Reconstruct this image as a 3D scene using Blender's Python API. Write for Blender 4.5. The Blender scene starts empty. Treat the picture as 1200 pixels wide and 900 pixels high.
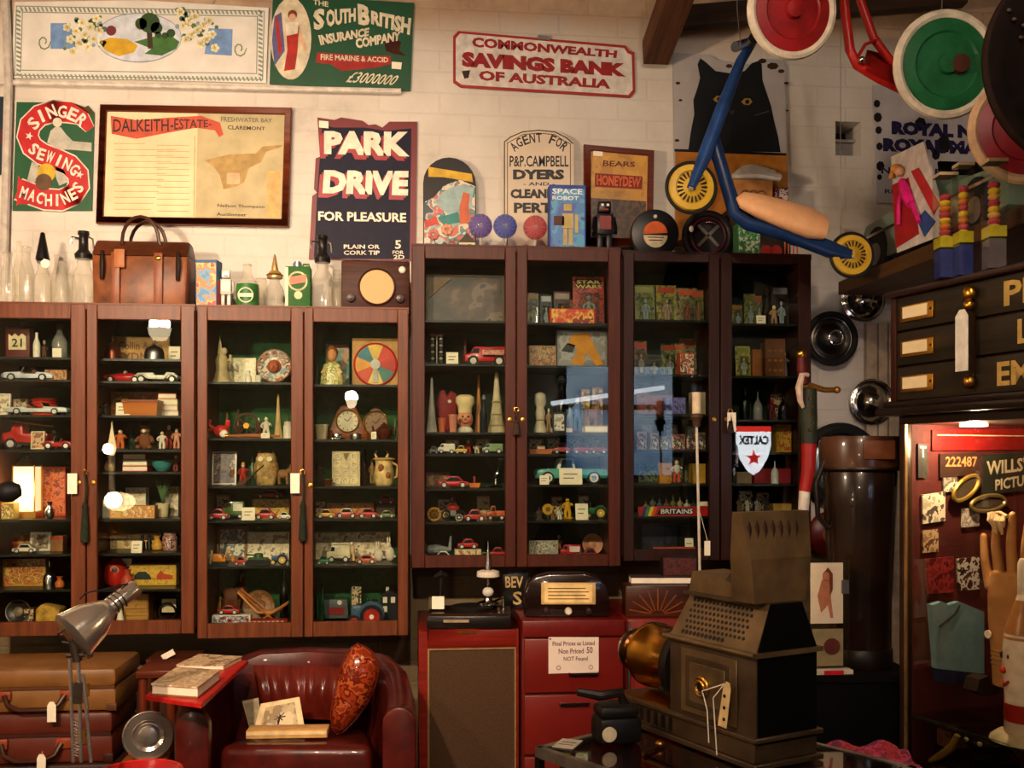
import bpy, bmesh, math, random
from mathutils import Vector, Matrix
random.seed(7)
SC = bpy.context.scene
COL = SC.collection
PI = math.pi
# ---------------------------------------------------------------- camera, world, exposure
F, HY, TH = 1200.0, 540.0, math.radians(5.7)
CAM = Vector((0.0, -4.0, 1.27))
cd = bpy.data.cameras.new('camera'); cam = bpy.data.objects.new('camera', cd); COL.objects.link(cam)
cam.location = CAM; cam.rotation_euler = (PI/2, 0, -TH)
cd.sensor_width = 36.0; cd.lens = 36.0; cd.shift_y = (HY-450)/1200.0; cd.clip_start = 0.02
SC.camera = cam
SC.view_settings.view_transform = 'Standard'; SC.view_settings.look = 'None'
SC.view_settings.gamma = 1.0; SC.view_settings.use_curve_mapping = False
SC.view_settings.exposure = 0.0
SC.cycles.use_denoising = True
SC.cycles.transparent_max_bounces = 24; SC.cycles.max_bounces = 8
SC.cycles.sample_clamp_indirect = 4.0
SC.cycles.caustics_reflective = False; SC.cycles.caustics_refractive = False
w = bpy.data.worlds.new('daylight'); SC.world = w; w.use_nodes = True
bg = w.node_tree.nodes['Background']; bg.inputs[0].default_value = (0.55, 0.74, 1.0, 1); bg.inputs[1].default_value = 3.4
wt_ = w.node_tree; tc_ = wt_.nodes.new('ShaderNodeTexCoord'); nz_ = wt_.nodes.new('ShaderNodeTexNoise'); rp_ = wt_.nodes.new('ShaderNodeValToRGB')
nz_.inputs['Scale'].default_value = 17; wt_.links.new(tc_.outputs['Generated'], nz_.inputs['Vector']); wt_.links.new(nz_.outputs['Fac'], rp_.inputs[0]); wt_.links.new(rp_.outputs[0], bg.inputs[0])
for k_, (p_, c_) in enumerate(((.34, (.04, .08, .16)), (.45, (.25, .42, .7)), (.6, (.75, .86, 1)))):
 if k_ > 1: rp_.color_ramp.elements.new(.5)
 rp_.color_ramp.elements[k_].position = p_; rp_.color_ramp.elements[k_].color = (*c_, 1)
SPOT1, SPOT2 = 700.0, 330.0
KEY_W, BULB_W, LANTERN_W, CASE_W, FILL_W = 195.0, 30.0, 1.2, 10.0, 22.0

def ray(px, py):
 u = (px-600)/F; v = (HY-py)/F; s, c = math.sin(TH), math.cos(TH)
 return Vector((s+c*u, c-s*u, v))
def at(px, py, Y):                      # pixel -> point on the plane y = Y
 d = ray(px, py); return CAM + d*((Y-CAM.y)/d.y)
def atd(px, py, dep): return CAM + ray(px, py)*dep
def mpp(px, Y):                         # metres per pixel on that plane
 d = ray(px, HY); return (Y-CAM.y)/d.y/F

# ---------------------------------------------------------------- materials
def lin(h):
 h = h.lstrip('#'); out = []
 for i in (0, 2, 4):
  c = int(h[i:i+2], 16)/255.0
  out.append(c/12.92 if c <= 0.04045 else ((c+0.055)/1.055)**2.4)
 return out
_mc = {}
def _new(name):
 m = bpy.data.materials.new(name); m.use_nodes = True
 nt = m.node_tree; b = nt.nodes['Principled BSDF']
 return m, nt, b
def _set(b, k, v):
 if k in b.inputs: b.inputs[k].default_value = v
def _coord(nt, sx=1, sy=1, sz=1):
 t = nt.nodes.new('ShaderNodeTexCoord'); mp = nt.nodes.new('ShaderNodeMapping')
 mp.inputs['Scale'].default_value = (sx, sy, sz)
 nt.links.new(t.outputs['Object'], mp.inputs['Vector']); return mp.outputs[0]
def _noise(nt, vec, scale, detail=3, rough=.6):
 n = nt.nodes.new('ShaderNodeTexNoise'); n.inputs['Scale'].default_value = scale
 n.inputs['Detail'].default_value = detail; n.inputs['Roughness'].default_value = rough
 nt.links.new(vec, n.inputs['Vector']); return n.outputs['Fac']
def _ramp(nt, fac, stops, const=False):
 r = nt.nodes.new('ShaderNodeValToRGB'); e = r.color_ramp.elements
 if const: r.color_ramp.interpolation = 'CONSTANT'
 while len(e) < len(stops): e.new(0.5)
 for k, (p, c) in enumerate(stops):
  e[k].position = p; e[k].color = (*c, 1)
 nt.links.new(fac, r.inputs[0]); return r.outputs[0]
def _bump(nt, b, fac, strength, dist=.01):
 k = nt.nodes.new('ShaderNodeBump'); k.inputs['Strength'].default_value = strength; k.inputs['Distance'].default_value = dist
 nt.links.new(fac, k.inputs['Height']); nt.links.new(k.outputs[0], b.inputs['Normal'])
def M(h, rough=.5, metal=0.0, var=.15, scale=25, bump=0, emit=0, spec=.28, coat=0):
 key = ('M', h, rough, metal, var, scale, bump, emit, spec, coat)
 if key in _mc: return _mc[key]
 m, nt, b = _new('paint_'+h.lstrip('#')); c = lin(h)
 n = _noise(nt, _coord(nt), scale)
 lo = [x*(1-var*1.6) for x in c]; hi = [min(1, x*(1+var)) for x in c]
 col = _ramp(nt, n, [(.3, lo), (.68, hi)])
 nt.links.new(col, b.inputs['Base Color'])
 _set(b, 'Roughness', rough); _set(b, 'Metallic', metal); _set(b, 'Specular IOR Level', spec); _set(b, 'Coat Weight', coat)
 if bump: _bump(nt, b, n, bump)
 if emit:
  nt.links.new(col, b.inputs['Emission Color']); _set(b, 'Emission Strength', emit)
 _mc[key] = m; return m
def WOOD(h1, h2, rough=.35, axis='z', scale=6, coat=.15):
 key = ('W', h1, h2, rough, axis, scale, coat)
 if key in _mc: return _mc[key]
 m, nt, b = _new('wood_'+h1.lstrip('#')); s = dict(x=(.6, 9, 9), y=(9, .6, 9), z=(9, 9, .6))[axis]
 n = _noise(nt, _coord(nt, *s), scale, 5, .65)
 nt.links.new(_ramp(nt, n, [(.3, lin(h1)), (.7, lin(h2))]), b.inputs['Base Color'])
 _set(b, 'Roughness', rough); _set(b, 'Specular IOR Level', .22); _set(b, 'Coat Weight', coat*.4); _set(b, 'Coat Roughness', .3); _bump(nt, b, n, .08)
 _mc[key] = m; return m
def PRINT(cols, scale=40, rough=.4, stretch=(1, 1, 1), seed=0):     # printed artwork: blotches of flat inks
 key = ('P', tuple(cols), scale, rough, stretch, seed)
 if key in _mc: return _mc[key]
 m, nt, b = _new('printed_inks'); mp = _coord(nt, *stretch)
 ad = nt.nodes.new('ShaderNodeVectorMath'); ad.inputs[1].default_value = (seed*3.1, seed*1.7, seed*2.3); nt.links.new(mp, ad.inputs[0])
 n = _noise(nt, ad.outputs[0], scale, 2.5, .6)
 k = len(cols); lo, hi = .34, .66
 st = [((lo+(hi-lo)*i/k) if i else 0, lin(c)) for i, c in enumerate(cols)]
 nt.links.new(_ramp(nt, n, st, True), b.inputs['Base Color']); _set(b, 'Roughness', rough)
 _mc[key] = m; return m
def GLASS(tint='#ffffff', refl=1.0, name='clear_glass', rough=.02, ior=1.5, haze=0):
 key = ('G', tint, refl, rough, ior, haze)
 if key in _mc: return _mc[key]
 m = bpy.data.materials.new(name); m.use_nodes = True; nt = m.node_tree; nt.nodes.remove(nt.nodes['Principled BSDF'])
 tr = nt.nodes.new('ShaderNodeBsdfTransparent'); tr.inputs[0].default_value = (*lin(tint), 1)
 gl = nt.nodes.new('ShaderNodeBsdfGlossy'); gl.inputs['Roughness'].default_value = rough
 fr = nt.nodes.new('ShaderNodeFresnel'); ge = nt.nodes.new('ShaderNodeNewGeometry'); mr = nt.nodes.new('ShaderNodeMapRange')
 mr.inputs[3].default_value = ior; mr.inputs[4].default_value = 1/ior; nt.links.new(ge.outputs['Backfacing'], mr.inputs[0]); nt.links.new(mr.outputs[0], fr.inputs['IOR'])
 mu = nt.nodes.new('ShaderNodeMath'); mu.operation = 'MULTIPLY'; mu.inputs[1].default_value = refl; mu.use_clamp = True
 mx = nt.nodes.new('ShaderNodeMixShader'); out = nt.nodes['Material Output']
 nt.links.new(fr.outputs[0], mu.inputs[0]); nt.links.new(mu.outputs[0], mx.inputs[0])
 body = tr.outputs[0]
 if haze:                                  # diffuse white mixed in, painting a pale brightness into the glass
  df = nt.nodes.new('ShaderNodeBsdfDiffuse'); df.inputs[0].default_value = (.85, .82, .76, 1); m2 = nt.nodes.new('ShaderNodeMixShader'); m2.inputs[0].default_value = haze
  nt.links.new(tr.outputs[0], m2.inputs[1]); nt.links.new(df.outputs[0], m2.inputs[2]); body = m2.outputs[0]
 nt.links.new(body, mx.inputs[1]); nt.links.new(gl.outputs[0], mx.inputs[2]); nt.links.new(mx.outputs[0], out.inputs[0])
 _mc[key] = m; return m
def GLOW(h, strength):
 key = ('E', h, strength)
 if key in _mc: return _mc[key]
 m, nt, b = _new('lit_glass'); c = lin(h)
 b.inputs['Base Color'].default_value = (*c, 1); b.inputs['Emission Color'].default_value = (*c, 1); _set(b, 'Emission Strength', strength)
 _mc[key] = m; return m
CHROME = lambda: M('#d8d4cc', .16, 1.0, .05)
STEEL = lambda: M('#8d8a86', .35, 1.0, .1)
BRASS = lambda: M('#c8923c', .28, 1.0, .12)
BLACK = lambda: M('#131110', .35)
PAPER = lambda: M('#efe3cb', .8, var=.05)
TYRE = lambda: M('#171615', .7)
MAHOG = lambda ax='z': WOOD('#43170b', '#6f2e17', .34, ax)
PANE = lambda: GLASS('#f4f8f5', 1.0, 'door_glass', .0, 1.5)
CLEAR = lambda: GLASS('#f6f4ec', 1.5, 'clear_glass', .06, 1.3, .16)

# ---------------------------------------------------------------- mesh builder
class MB:
 def __init__(s): s.v = []; s.f = []; s.X = None
 def _add(s, vs, fs, m=0, sm=False):
  o = len(s.v)
  for p in vs:
   p = Vector(p); s.v.append(s.X @ p if s.X is not None else p)
  for f in fs: s.f.append(([i+o for i in f], m, sm))
  return s
 def box(s, c, d, m=0, rot=None):
  x, y, z = d[0]/2, d[1]/2, d[2]/2
  vs = [Vector((a*x, b*y, g*z)) for a in (-1, 1) for b in (-1, 1) for g in (-1, 1)]
  if rot is not None: vs = [rot @ p for p in vs]
  vs = [p+Vector(c) for p in vs]
  return s._add(vs, [(0, 1, 3, 2), (4, 6, 7, 5), (0, 4, 5, 1), (2, 3, 7, 6), (0, 2, 6, 4), (1, 5, 7, 3)], m)
 def bx(s, x0, x1, y0, y1, z0, z1, m=0):
  return s.box(((x0+x1)/2, (y0+y1)/2, (z0+z1)/2), (abs(x1-x0), abs(y1-y0), abs(z1-z0)), m)
 def hexa(s, pts, m=0):              # 8 points: bottom loop 4, top loop 4
  return s._add(pts, [(3, 2, 1, 0), (4, 5, 6, 7), (0, 1, 5, 4), (1, 2, 6, 5), (2, 3, 7, 6), (3, 0, 4, 7)], m)
 def cyl(s, p0, p1, r0, r1=None, n=16, m=0, caps=True, sm=True):
  p0, p1 = Vector(p0), Vector(p1); r1 = r0 if r1 is None else r1
  d = (p1-p0).normalized(); a = d.orthogonal().normalized(); b = d.cross(a)
  vs = []
  for p, r in ((p0, r0), (p1, r1)):
   for i in range(n):
    t = 2*PI*i/n; vs.append(p+a*(r*math.cos(t))+b*(r*math.sin(t)))
  s._add(vs, [(i, (i+1) % n, n+(i+1) % n, n+i) for i in range(n)], m, sm)
  if caps:
   o = len(s.v)-2*n
   s.f.append(([o+i for i in range(n)][::-1], m, False)); s.f.append(([o+n+i for i in range(n)], m, False))
  return s
 def lathe(s, prof, c=(0, 0, 0), n=18, m=0, sx=1, sy=1, axis=None, sm=True):
  c = Vector(c); vs = []
  A = Vector(axis).normalized() if axis is not None else Vector((0, 0, 1))
  if axis is None: a, b = Vector((1, 0, 0)), Vector((0, 1, 0))
  else: a = A.orthogonal().normalized(); b = A.cross(a)
  for r, z in prof:
   for i in range(n):
    t = 2*PI*i/n; vs.append(c+a*(r*sx*math.cos(t))+b*(r*sy*math.sin(t))+A*z)
  fs = [(k*n+i, k*n+(i+1) % n, (k+1)*n+(i+1) % n, (k+1)*n+i) for k in range(len(prof)-1) for i in range(n)]
  s._add(vs, fs, m, sm); o = len(s.v)-len(vs)
  if prof[0][0] > 1e-6: s.f.append(([o+i for i in range(n)][::-1], m, False))
  if prof[-1][0] > 1e-6: s.f.append(([o+(len(prof)-1)*n+i for i in range(n)], m, False))
  return s
 def ell(s, c, r, n=12, m=0, k=8):
  r = (r, r, r) if isinstance(r, (int, float)) else r
  prof = [(max(1e-7, math.sin(PI*i/k)), -math.cos(PI*i/k)) for i in range(k+1)]
  vs = [Vector((c[0]+r[0]*q*math.cos(2*PI*i/n), c[1]+r[1]*q*math.sin(2*PI*i/n), c[2]+r[2]*z)) for q, z in prof for i in range(n)]
  return s._add(vs, [(a*n+i, a*n+(i+1) % n, (a+1)*n+(i+1) % n, (a+1)*n+i) for a in range(k) for i in range(n)], m, True)
 def tube(s, pts, r, n=8, m=0, closed=False):
  pts = [Vector(p) for p in pts]; N = len(pts); rs = r if isinstance(r, (list, tuple)) else [r]*N
  tg = []
  for i in range(N):
   a = pts[(i-1) % N] if (closed or i) else pts[0]; b = pts[(i+1) % N] if (closed or i < N-1) else pts[-1]
   tg.append((b-a).normalized() if (b-a).length > 1e-9 else Vector((0, 0, 1)))
  nv = tg[0].orthogonal().normalized(); vs = []
  for i in range(N):
   nv = (nv-tg[i]*nv.dot(tg[i]))
   nv = nv.normalized() if nv.length > 1e-6 else tg[i].orthogonal().normalized()
   b = tg[i].cross(nv)
   vs += [pts[i]+nv*(rs[i]*math.cos(2*PI*k/n))+b*(rs[i]*math.sin(2*PI*k/n)) for k in range(n)]
  R = N if closed else N-1
  s._add(vs, [(i*n+k, i*n+(k+1) % n, ((i+1) % N)*n+(k+1) % n, ((i+1) % N)*n+k) for i in range(R) for k in range(n)], m, True)
  if not closed:
   o = len(s.v)-len(vs); s.f.append(([o+k for k in range(n)][::-1], m, False)); s.f.append(([o+(N-1)*n+k for k in range(n)], m, False))
  return s
 def ring(s, c, R, r, axis=(0, 1, 0), n=28, k=8, m=0):
  A = Vector(axis).normalized(); a = A.orthogonal().normalized(); b = A.cross(a); c = Vector(c)
  return s.tube([c+a*(R*math.cos(2*PI*i/n))+b*(R*math.sin(2*PI*i/n)) for i in range(n)], r, k, m, True)
 def prism(s, poly, y0, y1, m=0, sm=False):    # polygon in x,z pushed from y0 (front) to y1
  n = len(poly)
  vs = [(x, y0, z) for x, z in poly]+[(x, y1, z) for x, z in poly]
  s._add(vs, [tuple(range(n)), tuple(range(2*n-1, n-1, -1))], m)
  o = len(s.v)-2*n
  for i in range(n): s.f.append(([o+i, o+n+i, o+n+(i+1) % n, o+(i+1) % n], m, sm))
  return s
 def prismx(s, poly, x0, x1, m=0):             # polygon in y,z pushed along x
  n = len(poly)
  s._add([(x0, y, z) for y, z in poly]+[(x1, y, z) for y, z in poly],
               [tuple(range(n)), tuple(range(2*n-1, n-1, -1))]+[(i, (i+1) % n, n+(i+1) % n, n+i) for i in range(n)], m)
  return s
 def slab(s, poly, z0, z1, m=0):               # polygon in x,y pushed up
  n = len(poly)
  s._add([(x, y, z0) for x, y in poly]+[(x, y, z1) for x, y in poly],
               [tuple(range(n-1, -1, -1)), tuple(range(n, 2*n))]+[(i, (i+1) % n, n+(i+1) % n, n+i) for i in range(n)], m)
  return s
 def rect(s, x0, x1, z0, z1, y0, y1, m=0): return s.bx(x0, x1, y0, y1, z0, z1, m)
 def mesh(s, name, mats, bevel=0, seg=2, sub=0):
  me = bpy.data.meshes.new(name); bm = bmesh.new()
  vs = [bm.verts.new(p) for p in s.v]
  for f, m, sm in s.f:
   try: q = bm.faces.new([vs[i] for i in f])
   except ValueError: continue
   q.material_index = m; q.smooth = sm
  if s.f: bmesh.ops.remove_doubles(bm, verts=bm.verts, dist=1e-6)
  bmesh.ops.recalc_face_normals(bm, faces=bm.faces)
  if bevel:
   ed = [e for e in bm.edges if len(e.link_faces) == 2 and e.calc_face_angle(0) > .6]
   bmesh.ops.bevel(bm, geom=ed, offset=bevel, segments=seg, affect='EDGES', profile=.5, clamp_overlap=True)
   if seg > 1:
    for q in bm.faces: q.smooth = q.smooth or q.calc_area() < bevel*bevel*60 and len(q.verts) <= 4 and False
  bm.to_mesh(me); bm.free(); me.set_sharp_from_angle(angle=.75)
  for m in (mats if isinstance(mats, (list, tuple)) else [mats]): me.materials.append(m)
  return me
def P(name, mb, mats, parent=None, loc=None, rot=None, bevel=0, seg=2, sub=0, label=None):
 me = mb if isinstance(mb, bpy.types.Mesh) else mb.mesh(name, mats, bevel, seg)
 o = bpy.data.objects.new(name, me); COL.objects.link(o)
 if parent is not None: o.parent = parent
 if loc is not None: o.location = loc
 if rot is not None: o.rotation_euler = rot
 if sub:
  k = o.modifiers.new('smooth', 'SUBSURF'); k.levels = sub; k.render_levels = sub
  for q in me.polygons: q.use_smooth = True
 if label: o['label'] = label
 return o
def tag(o, label, cat, group=None, kind=None):
 if label: o['label'] = label
 if cat: o['category'] = cat
 if group: o['group'] = group
 if kind: o['kind'] = kind
 return o
def T(name, label, cat, loc=(0, 0, 0), rz=0.0, group=None, rx=0.0, ry=0.0):
 o = bpy.data.objects.new(name, None); COL.objects.link(o); o.empty_display_size = .05
 o.location = loc; o.rotation_euler = (rx, ry, rz); return tag(o, label, cat, group)
def ONE(name, label, cat, mb, mats, loc=None, rot=None, group=None, **k): return tag(P(name, mb, mats, None, loc, rot, **k), label, cat, group)
def STRUCT(name, mb, mats, **k):
 o = P(name, mb, mats, **k); o['kind'] = 'structure'; return o
RZ = lambda a: Matrix.Rotation(a, 4, 'Z')

# ---------------------------------------------------------------- lettering
_tc = {}
def glyphs(s, bold=0.0, shear=0.0, space=1.0):
 key = (s, bold, shear, space)
 if key not in _tc:
  cu = bpy.data.curves.new('t', 'FONT'); cu.body = s; cu.offset = bold; cu.shear = shear; cu.space_character = space; cu.resolution_u = 2
  ob = bpy.data.objects.new('t', cu); COL.objects.link(ob)
  dg = bpy.context.evaluated_depsgraph_get(); me = bpy.data.meshes.new_from_object(ob.evaluated_get(dg))
  vs = [tuple(v.co) for v in me.vertices]; fs = [tuple(p.vertices) for p in me.polygons]
  bpy.data.objects.remove(ob); bpy.data.curves.remove(cu); bpy.data.meshes.remove(me)
  xs = [v[0] for v in vs]; ys = [v[1] for v in vs]
  _tc[key] = (vs, fs, min(xs), max(xs), min(ys), max(ys))
 return _tc[key]
def text(mb, s, x0, x1, z0, z1, y, m=0, bold=.02, shear=0, warp=None, space=1.0):   # fills the box x0..x1, z0..z1 on the plane y
 vs, fs, a, b, c, d = glyphs(s, bold, shear, space)
 out = []
 for vx, vy, _ in vs:
  u = (vx-a)/(b-a or 1); v = (vy-c)/(d-c or 1)
  if warp: X, Z = warp(u, v)
  else: X, Z = x0+(x1-x0)*u, z0+(z1-z0)*v
  out.append((X, y, Z))
 mb._add(out, fs, m); return mb
# ================================================================ lamps of the shop (seen only as reflections in the cabinet glass)
YG = -0.335                              # plane of the door glass
def mirror(px, py, yv):
 p = at(px, py, yv); return Vector((p.x, 2*YG-p.y, p.z))
def lamp_light(name, kind, loc, energy, col, size=.05, **k):
 d = bpy.data.lights.new(name, kind); d.energy = energy; d.color = col
 if kind in ('POINT', 'SPOT'): d.shadow_soft_size = size
 if kind == 'AREA': d.size = size
 for a, b in k.items(): setattr(d, a, b)
 o = bpy.data.objects.new(name, d); COL.objects.link(o); o.location = loc; return o
WARM = (1.0, .74, .51)
def pendant(px, py, yv, watts, label, r=.06, glow=9):
 p = mirror(px, py, yv); t = T('pendant_lamp', label, 'lamp', p)
 P('lamp_shade', MB().lathe([(.012, -.055), (r*.55, -.05), (r*.85, -.025), (r, .012), (r*.94, .012), (r*.8, -.02), (.012, -.045)]), GLOW('#ffe3b8', glow), t)
 P('bulb', MB().ell((0, 0, -.01), .025), GLOW('#ffd9a0', 40), t)
 P('cord', MB().cyl((0, 0, .012), (0, 0, 3.21-p.z), .004, n=6), BLACK(), t)
 P('ceiling_rose', MB().lathe([(.04, 3.19-p.z), (.05, 3.22-p.z)]), BRASS(), t)
 lamp_light('pendant_bulb', 'POINT', p+Vector((0, 0, .03)), watts, WARM, .05); return t
pendant(187, 387, 1.40, KEY_W, 'white glass bowl pendant lamp hanging before the cabinet under the leather bag')
pendant(412, 470, 4.0, BULB_W, 'bare bulb pendant lamp reflected in front of the mantel clock', .045, 14)
p = mirror(140, 588, 3.9)
t = T('shop_counter', 'long wooden shop counter carrying two table lamps behind the viewer', 'counter', (p.x, p.y, 0))
P('counter_body', MB().bx(-.6, .35, -.3, .3, 0, .68), MAHOG('x'), t, bevel=.01)
P('counter_top', MB().bx(-.64, .4, -.34, .34, .68, .72), WOOD('#3a1a0c', '#6b3a1c', .3, 'x'), t, bevel=.008)
g = T('globe_lamp', 'white glowing globe table lamp standing on the shop counter', 'lamp', (p.x, p.y, .72))
P('base', MB().lathe([(.08, 0), (.08, .015), (.02, .03), (.018, p.z-.80)]), BRASS(), g)
P('globe', MB().ell((0, 0, p.z-.72), (.115, .115, .07), 18), GLOW('#ffd9a0', 13), g)
lamp_light('globe_bulb', 'POINT', p+Vector((.0, 0.16, .02)), 16, WARM, .06)
q = mirror(122, 526, 3.9)
g = T('candle_lamp', 'slim candle shaped lamp with flame bulb on the shop counter', 'lamp', (q.x, p.y-.2, .72))
P('base', MB().lathe([(.06, 0), (.06, .012), (.02, .03), (.014, .1), (.022, .14)]), BRASS(), g)
P('candle_tube', MB().cyl((0, 0, .12), (0, 0, q.z-.77), .024), PAPER(), g)
P('flame_bulb', MB().lathe([(.014, 0), (.03, .03), (.033, .06), (.022, .12), (.009, .2), (.001, .26)], (0, 0, q.z-.77)), GLOW('#ffcf8a', 16), g)
lamp_light('candle_bulb', 'POINT', Vector((q.x, p.y-.1, q.z)), 10, WARM, .04)
# the lit oil company shield that mirrors in the far cabinet door
p = mirror(883, 528, 2*YG+1.1)
t = T('light_box_sign', 'lit shield sign with red star on the far end of the showcase', 'sign', p)
sw, sh = .079, .108
shield = [(-sw, sh), (sw, sh), (sw*1.02, sh*.2), (sw*.8, -sh*.35), (sw*.35, -sh*.85), (0, -sh), (-sw*.35, -sh*.85), (-sw*.8, -sh*.35), (-sw*1.02, sh*.2)]
P('housing', MB().prism([(x*1.06, z*1.05) for x, z in shield], -.035, -.003), BLACK(), t); P('light_face', MB().prism(shield, -.002, .0), GLOW('#f4f8ff', 13), t)
P('red_band', MB().rect(-sw, sw, sh*.78, sh*1.0, .0, .004), GLOW('#ff3a2a', 9), t)
mb = MB(); s5 = []
for k in range(10):
 a = PI/2+k*PI/5; r = .038 if k % 2 == 0 else .015; s5.append((r*math.cos(a), -.034+r*math.sin(a)))
P('star', mb.prism(s5, .001, .004), GLOW('#e33226', 7), t)
mb = MB(); text(mb, 'CALTEX', sw*.86, -sw*.86, .026, .066, .004, bold=.05)
P('lettering', mb, M('#0e1a2c', .5), t)
P('hanger', MB().tube([(0, -.03, .05), (0, -.07, .06)], .006).tube([(-.04, -.03, -.03), (-.04, -.08, -.03)], .006), BLACK(), t)

# fill spotlights added out of view to brighten the cabinet interiors
def spot(x, y, tx, ty, tz, watts, label, ang=62, col=WARM):
 p = Vector((x, y, 3.04)); d = (Vector((tx, ty, tz))-p).normalized(); t = T('fill_spotlight', label, 'lamp', p)
 P('can', MB().lathe([(.035, -.1), (.05, -.08), (.055, .05), (.048, .05), (.04, -.06)], axis=d), BLACK(), t); P('lens', MB().cyl(d*.012, d*.02, .043), GLOW('#ffe0b0', 6), t); P('stem', MB().cyl((0, 0, 0), (0, 0, .2), .01), BLACK(), t)
 l = lamp_light('spot_beam', 'SPOT', p+d*.07, watts, col, .05, spot_size=math.radians(ang), spot_blend=.8); l.rotation_euler = d.to_track_quat('-Z', 'Y').to_euler(); return t
spot(-1.1, -5.0, -1.0, 0, 1.1, SPOT1, 'ceiling spotlight aimed at the cabinets under the bag', 50)
spot(-.1, -5.0, .2, 0, 1.25, SPOT2, 'ceiling spotlight aimed at the cabinets under the goblets', 46)

def fill_batten(x, y, watts, label, aim):  # unseen tube lights added as fill for the dim wall
 p = Vector((x, y, 3.12)); t = T('fill_tube_light', label, 'lamp', p); P('housing', MB().bx(-.6, .6, -.05, .05, .03, .09), M('#d8d4cc', .5), t, bevel=.004); P('tube', MB().cyl((-.58, 0, .0), (.58, 0, 0), .016), GLOW('#fff2e0', 8), t); P('end_cap', MB().bx(-.6, -.58, -.03, .03, -.02, .04), M('#c8c4bc'), t); P('end_cap', MB().bx(.58, .6, -.03, .03, -.02, .04), M('#c8c4bc'), t); P('rods', MB().cyl((-.4, 0, .09), (-.4, 0, .12), .006).cyl((.4, 0, .09), (.4, 0, .12), .006), STEEL(), t)
 l = lamp_light('fill_tube', 'AREA', p+Vector((0, 0, -.03)), watts, (1, .82, .66), 1.1, shape='RECTANGLE'); l.data.size_y = .06; l.rotation_euler = (Vector(aim)-p).to_track_quat('-Z', 'X').to_euler(); return t
fill_batten(.9, -2.9, FILL_W, 'white ceiling tube light above the magic lantern', (1.3, 0, 1.7))
fill_batten(-.6, -4.6, FILL_W*.5, 'white ceiling tube light behind the viewer', (-.3, 0, 1.0))

# ================================================================ room shell
def wall_mat():
 m, nt, b = _new('painted_brick')
 tc = nt.nodes.new('ShaderNodeTexCoord'); sp = nt.nodes.new('ShaderNodeSeparateXYZ'); cb = nt.nodes.new('ShaderNodeCombineXYZ')
 L = nt.links.new; L(tc.outputs['Object'], sp.inputs[0]); L(sp.outputs['X'], cb.inputs['X']); L(sp.outputs['Z'], cb.inputs['Y'])
 br = nt.nodes.new('ShaderNodeTexBrick'); br.inputs['Scale'].default_value = 1.0
 br.inputs['Brick Width'].default_value = .235; br.inputs['Row Height'].default_value = .082
 br.inputs['Mortar Size'].default_value = .006; br.inputs['Mortar Smooth'].default_value = .6
 br.inputs['Color1'].default_value = (1, 1, 1, 1); br.inputs['Color2'].default_value = (.85, .85, .85, 1); br.inputs['Mortar'].default_value = (.45, .45, .45, 1)
 L(cb.outputs[0], br.inputs['Vector'])
 n = _noise(nt, tc.outputs['Object'], 3.2, 6, .65); n2 = _noise(nt, tc.outputs['Object'], 38, 4)
 base = _ramp(nt, n, [(.25, lin('#a89f93')), (.42, lin('#c6bdb1')), (.75, lin('#d6cec4'))])
 top_tone = _ramp(nt, n, [(.3, lin('#7d6148')), (.5, lin('#a3866a')), (.7, lin('#b79f83'))])  # darker beige band near the top of the wall
 low = _ramp(nt, n, [(.3, lin('#57472c')), (.7, lin('#75623f'))])
 def mix(f, a, c):
  x = nt.nodes.new('ShaderNodeMix'); x.data_type = 'RGBA'; L(f, x.inputs[0]); L(a, x.inputs[6]); L(c, x.inputs[7]); return x.outputs[2]
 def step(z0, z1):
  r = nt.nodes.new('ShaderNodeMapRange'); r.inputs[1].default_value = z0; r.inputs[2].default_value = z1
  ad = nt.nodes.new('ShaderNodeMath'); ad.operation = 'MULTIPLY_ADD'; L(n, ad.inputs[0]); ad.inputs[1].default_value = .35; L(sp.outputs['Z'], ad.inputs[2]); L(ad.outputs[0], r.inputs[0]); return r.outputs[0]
 col = mix(step(3.05, 3.2), base, top_tone); col = mix(step(1.3, 1.26), low, low) if False else col
 r = nt.nodes.new('ShaderNodeMapRange'); r.inputs[1].default_value = .90; r.inputs[2].default_value = .91; L(sp.outputs['Z'], r.inputs[0])
 col = mix(r.outputs[0], low, col)
 x = nt.nodes.new('ShaderNodeMix'); x.data_type = 'RGBA'; x.blend_type = 'MULTIPLY'; x.inputs[0].default_value = .1; L(col, x.inputs[6]); L(br.outputs['Color'], x.inputs[7])
 L(x.outputs[2], b.inputs['Base Color']); _set(b, 'Roughness', .6)
 h = nt.nodes.new('ShaderNodeMath'); h.operation = 'MULTIPLY_ADD'; L(br.outputs['Fac'], h.inputs[0]); h.inputs[1].default_value = -.5; L(n2, h.inputs[2])
 _bump(nt, b, h.outputs[0], .35, .005); return m
WALLM = wall_mat(); XW = 2.95; YF = -6.6; ZC = 3.24
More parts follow.
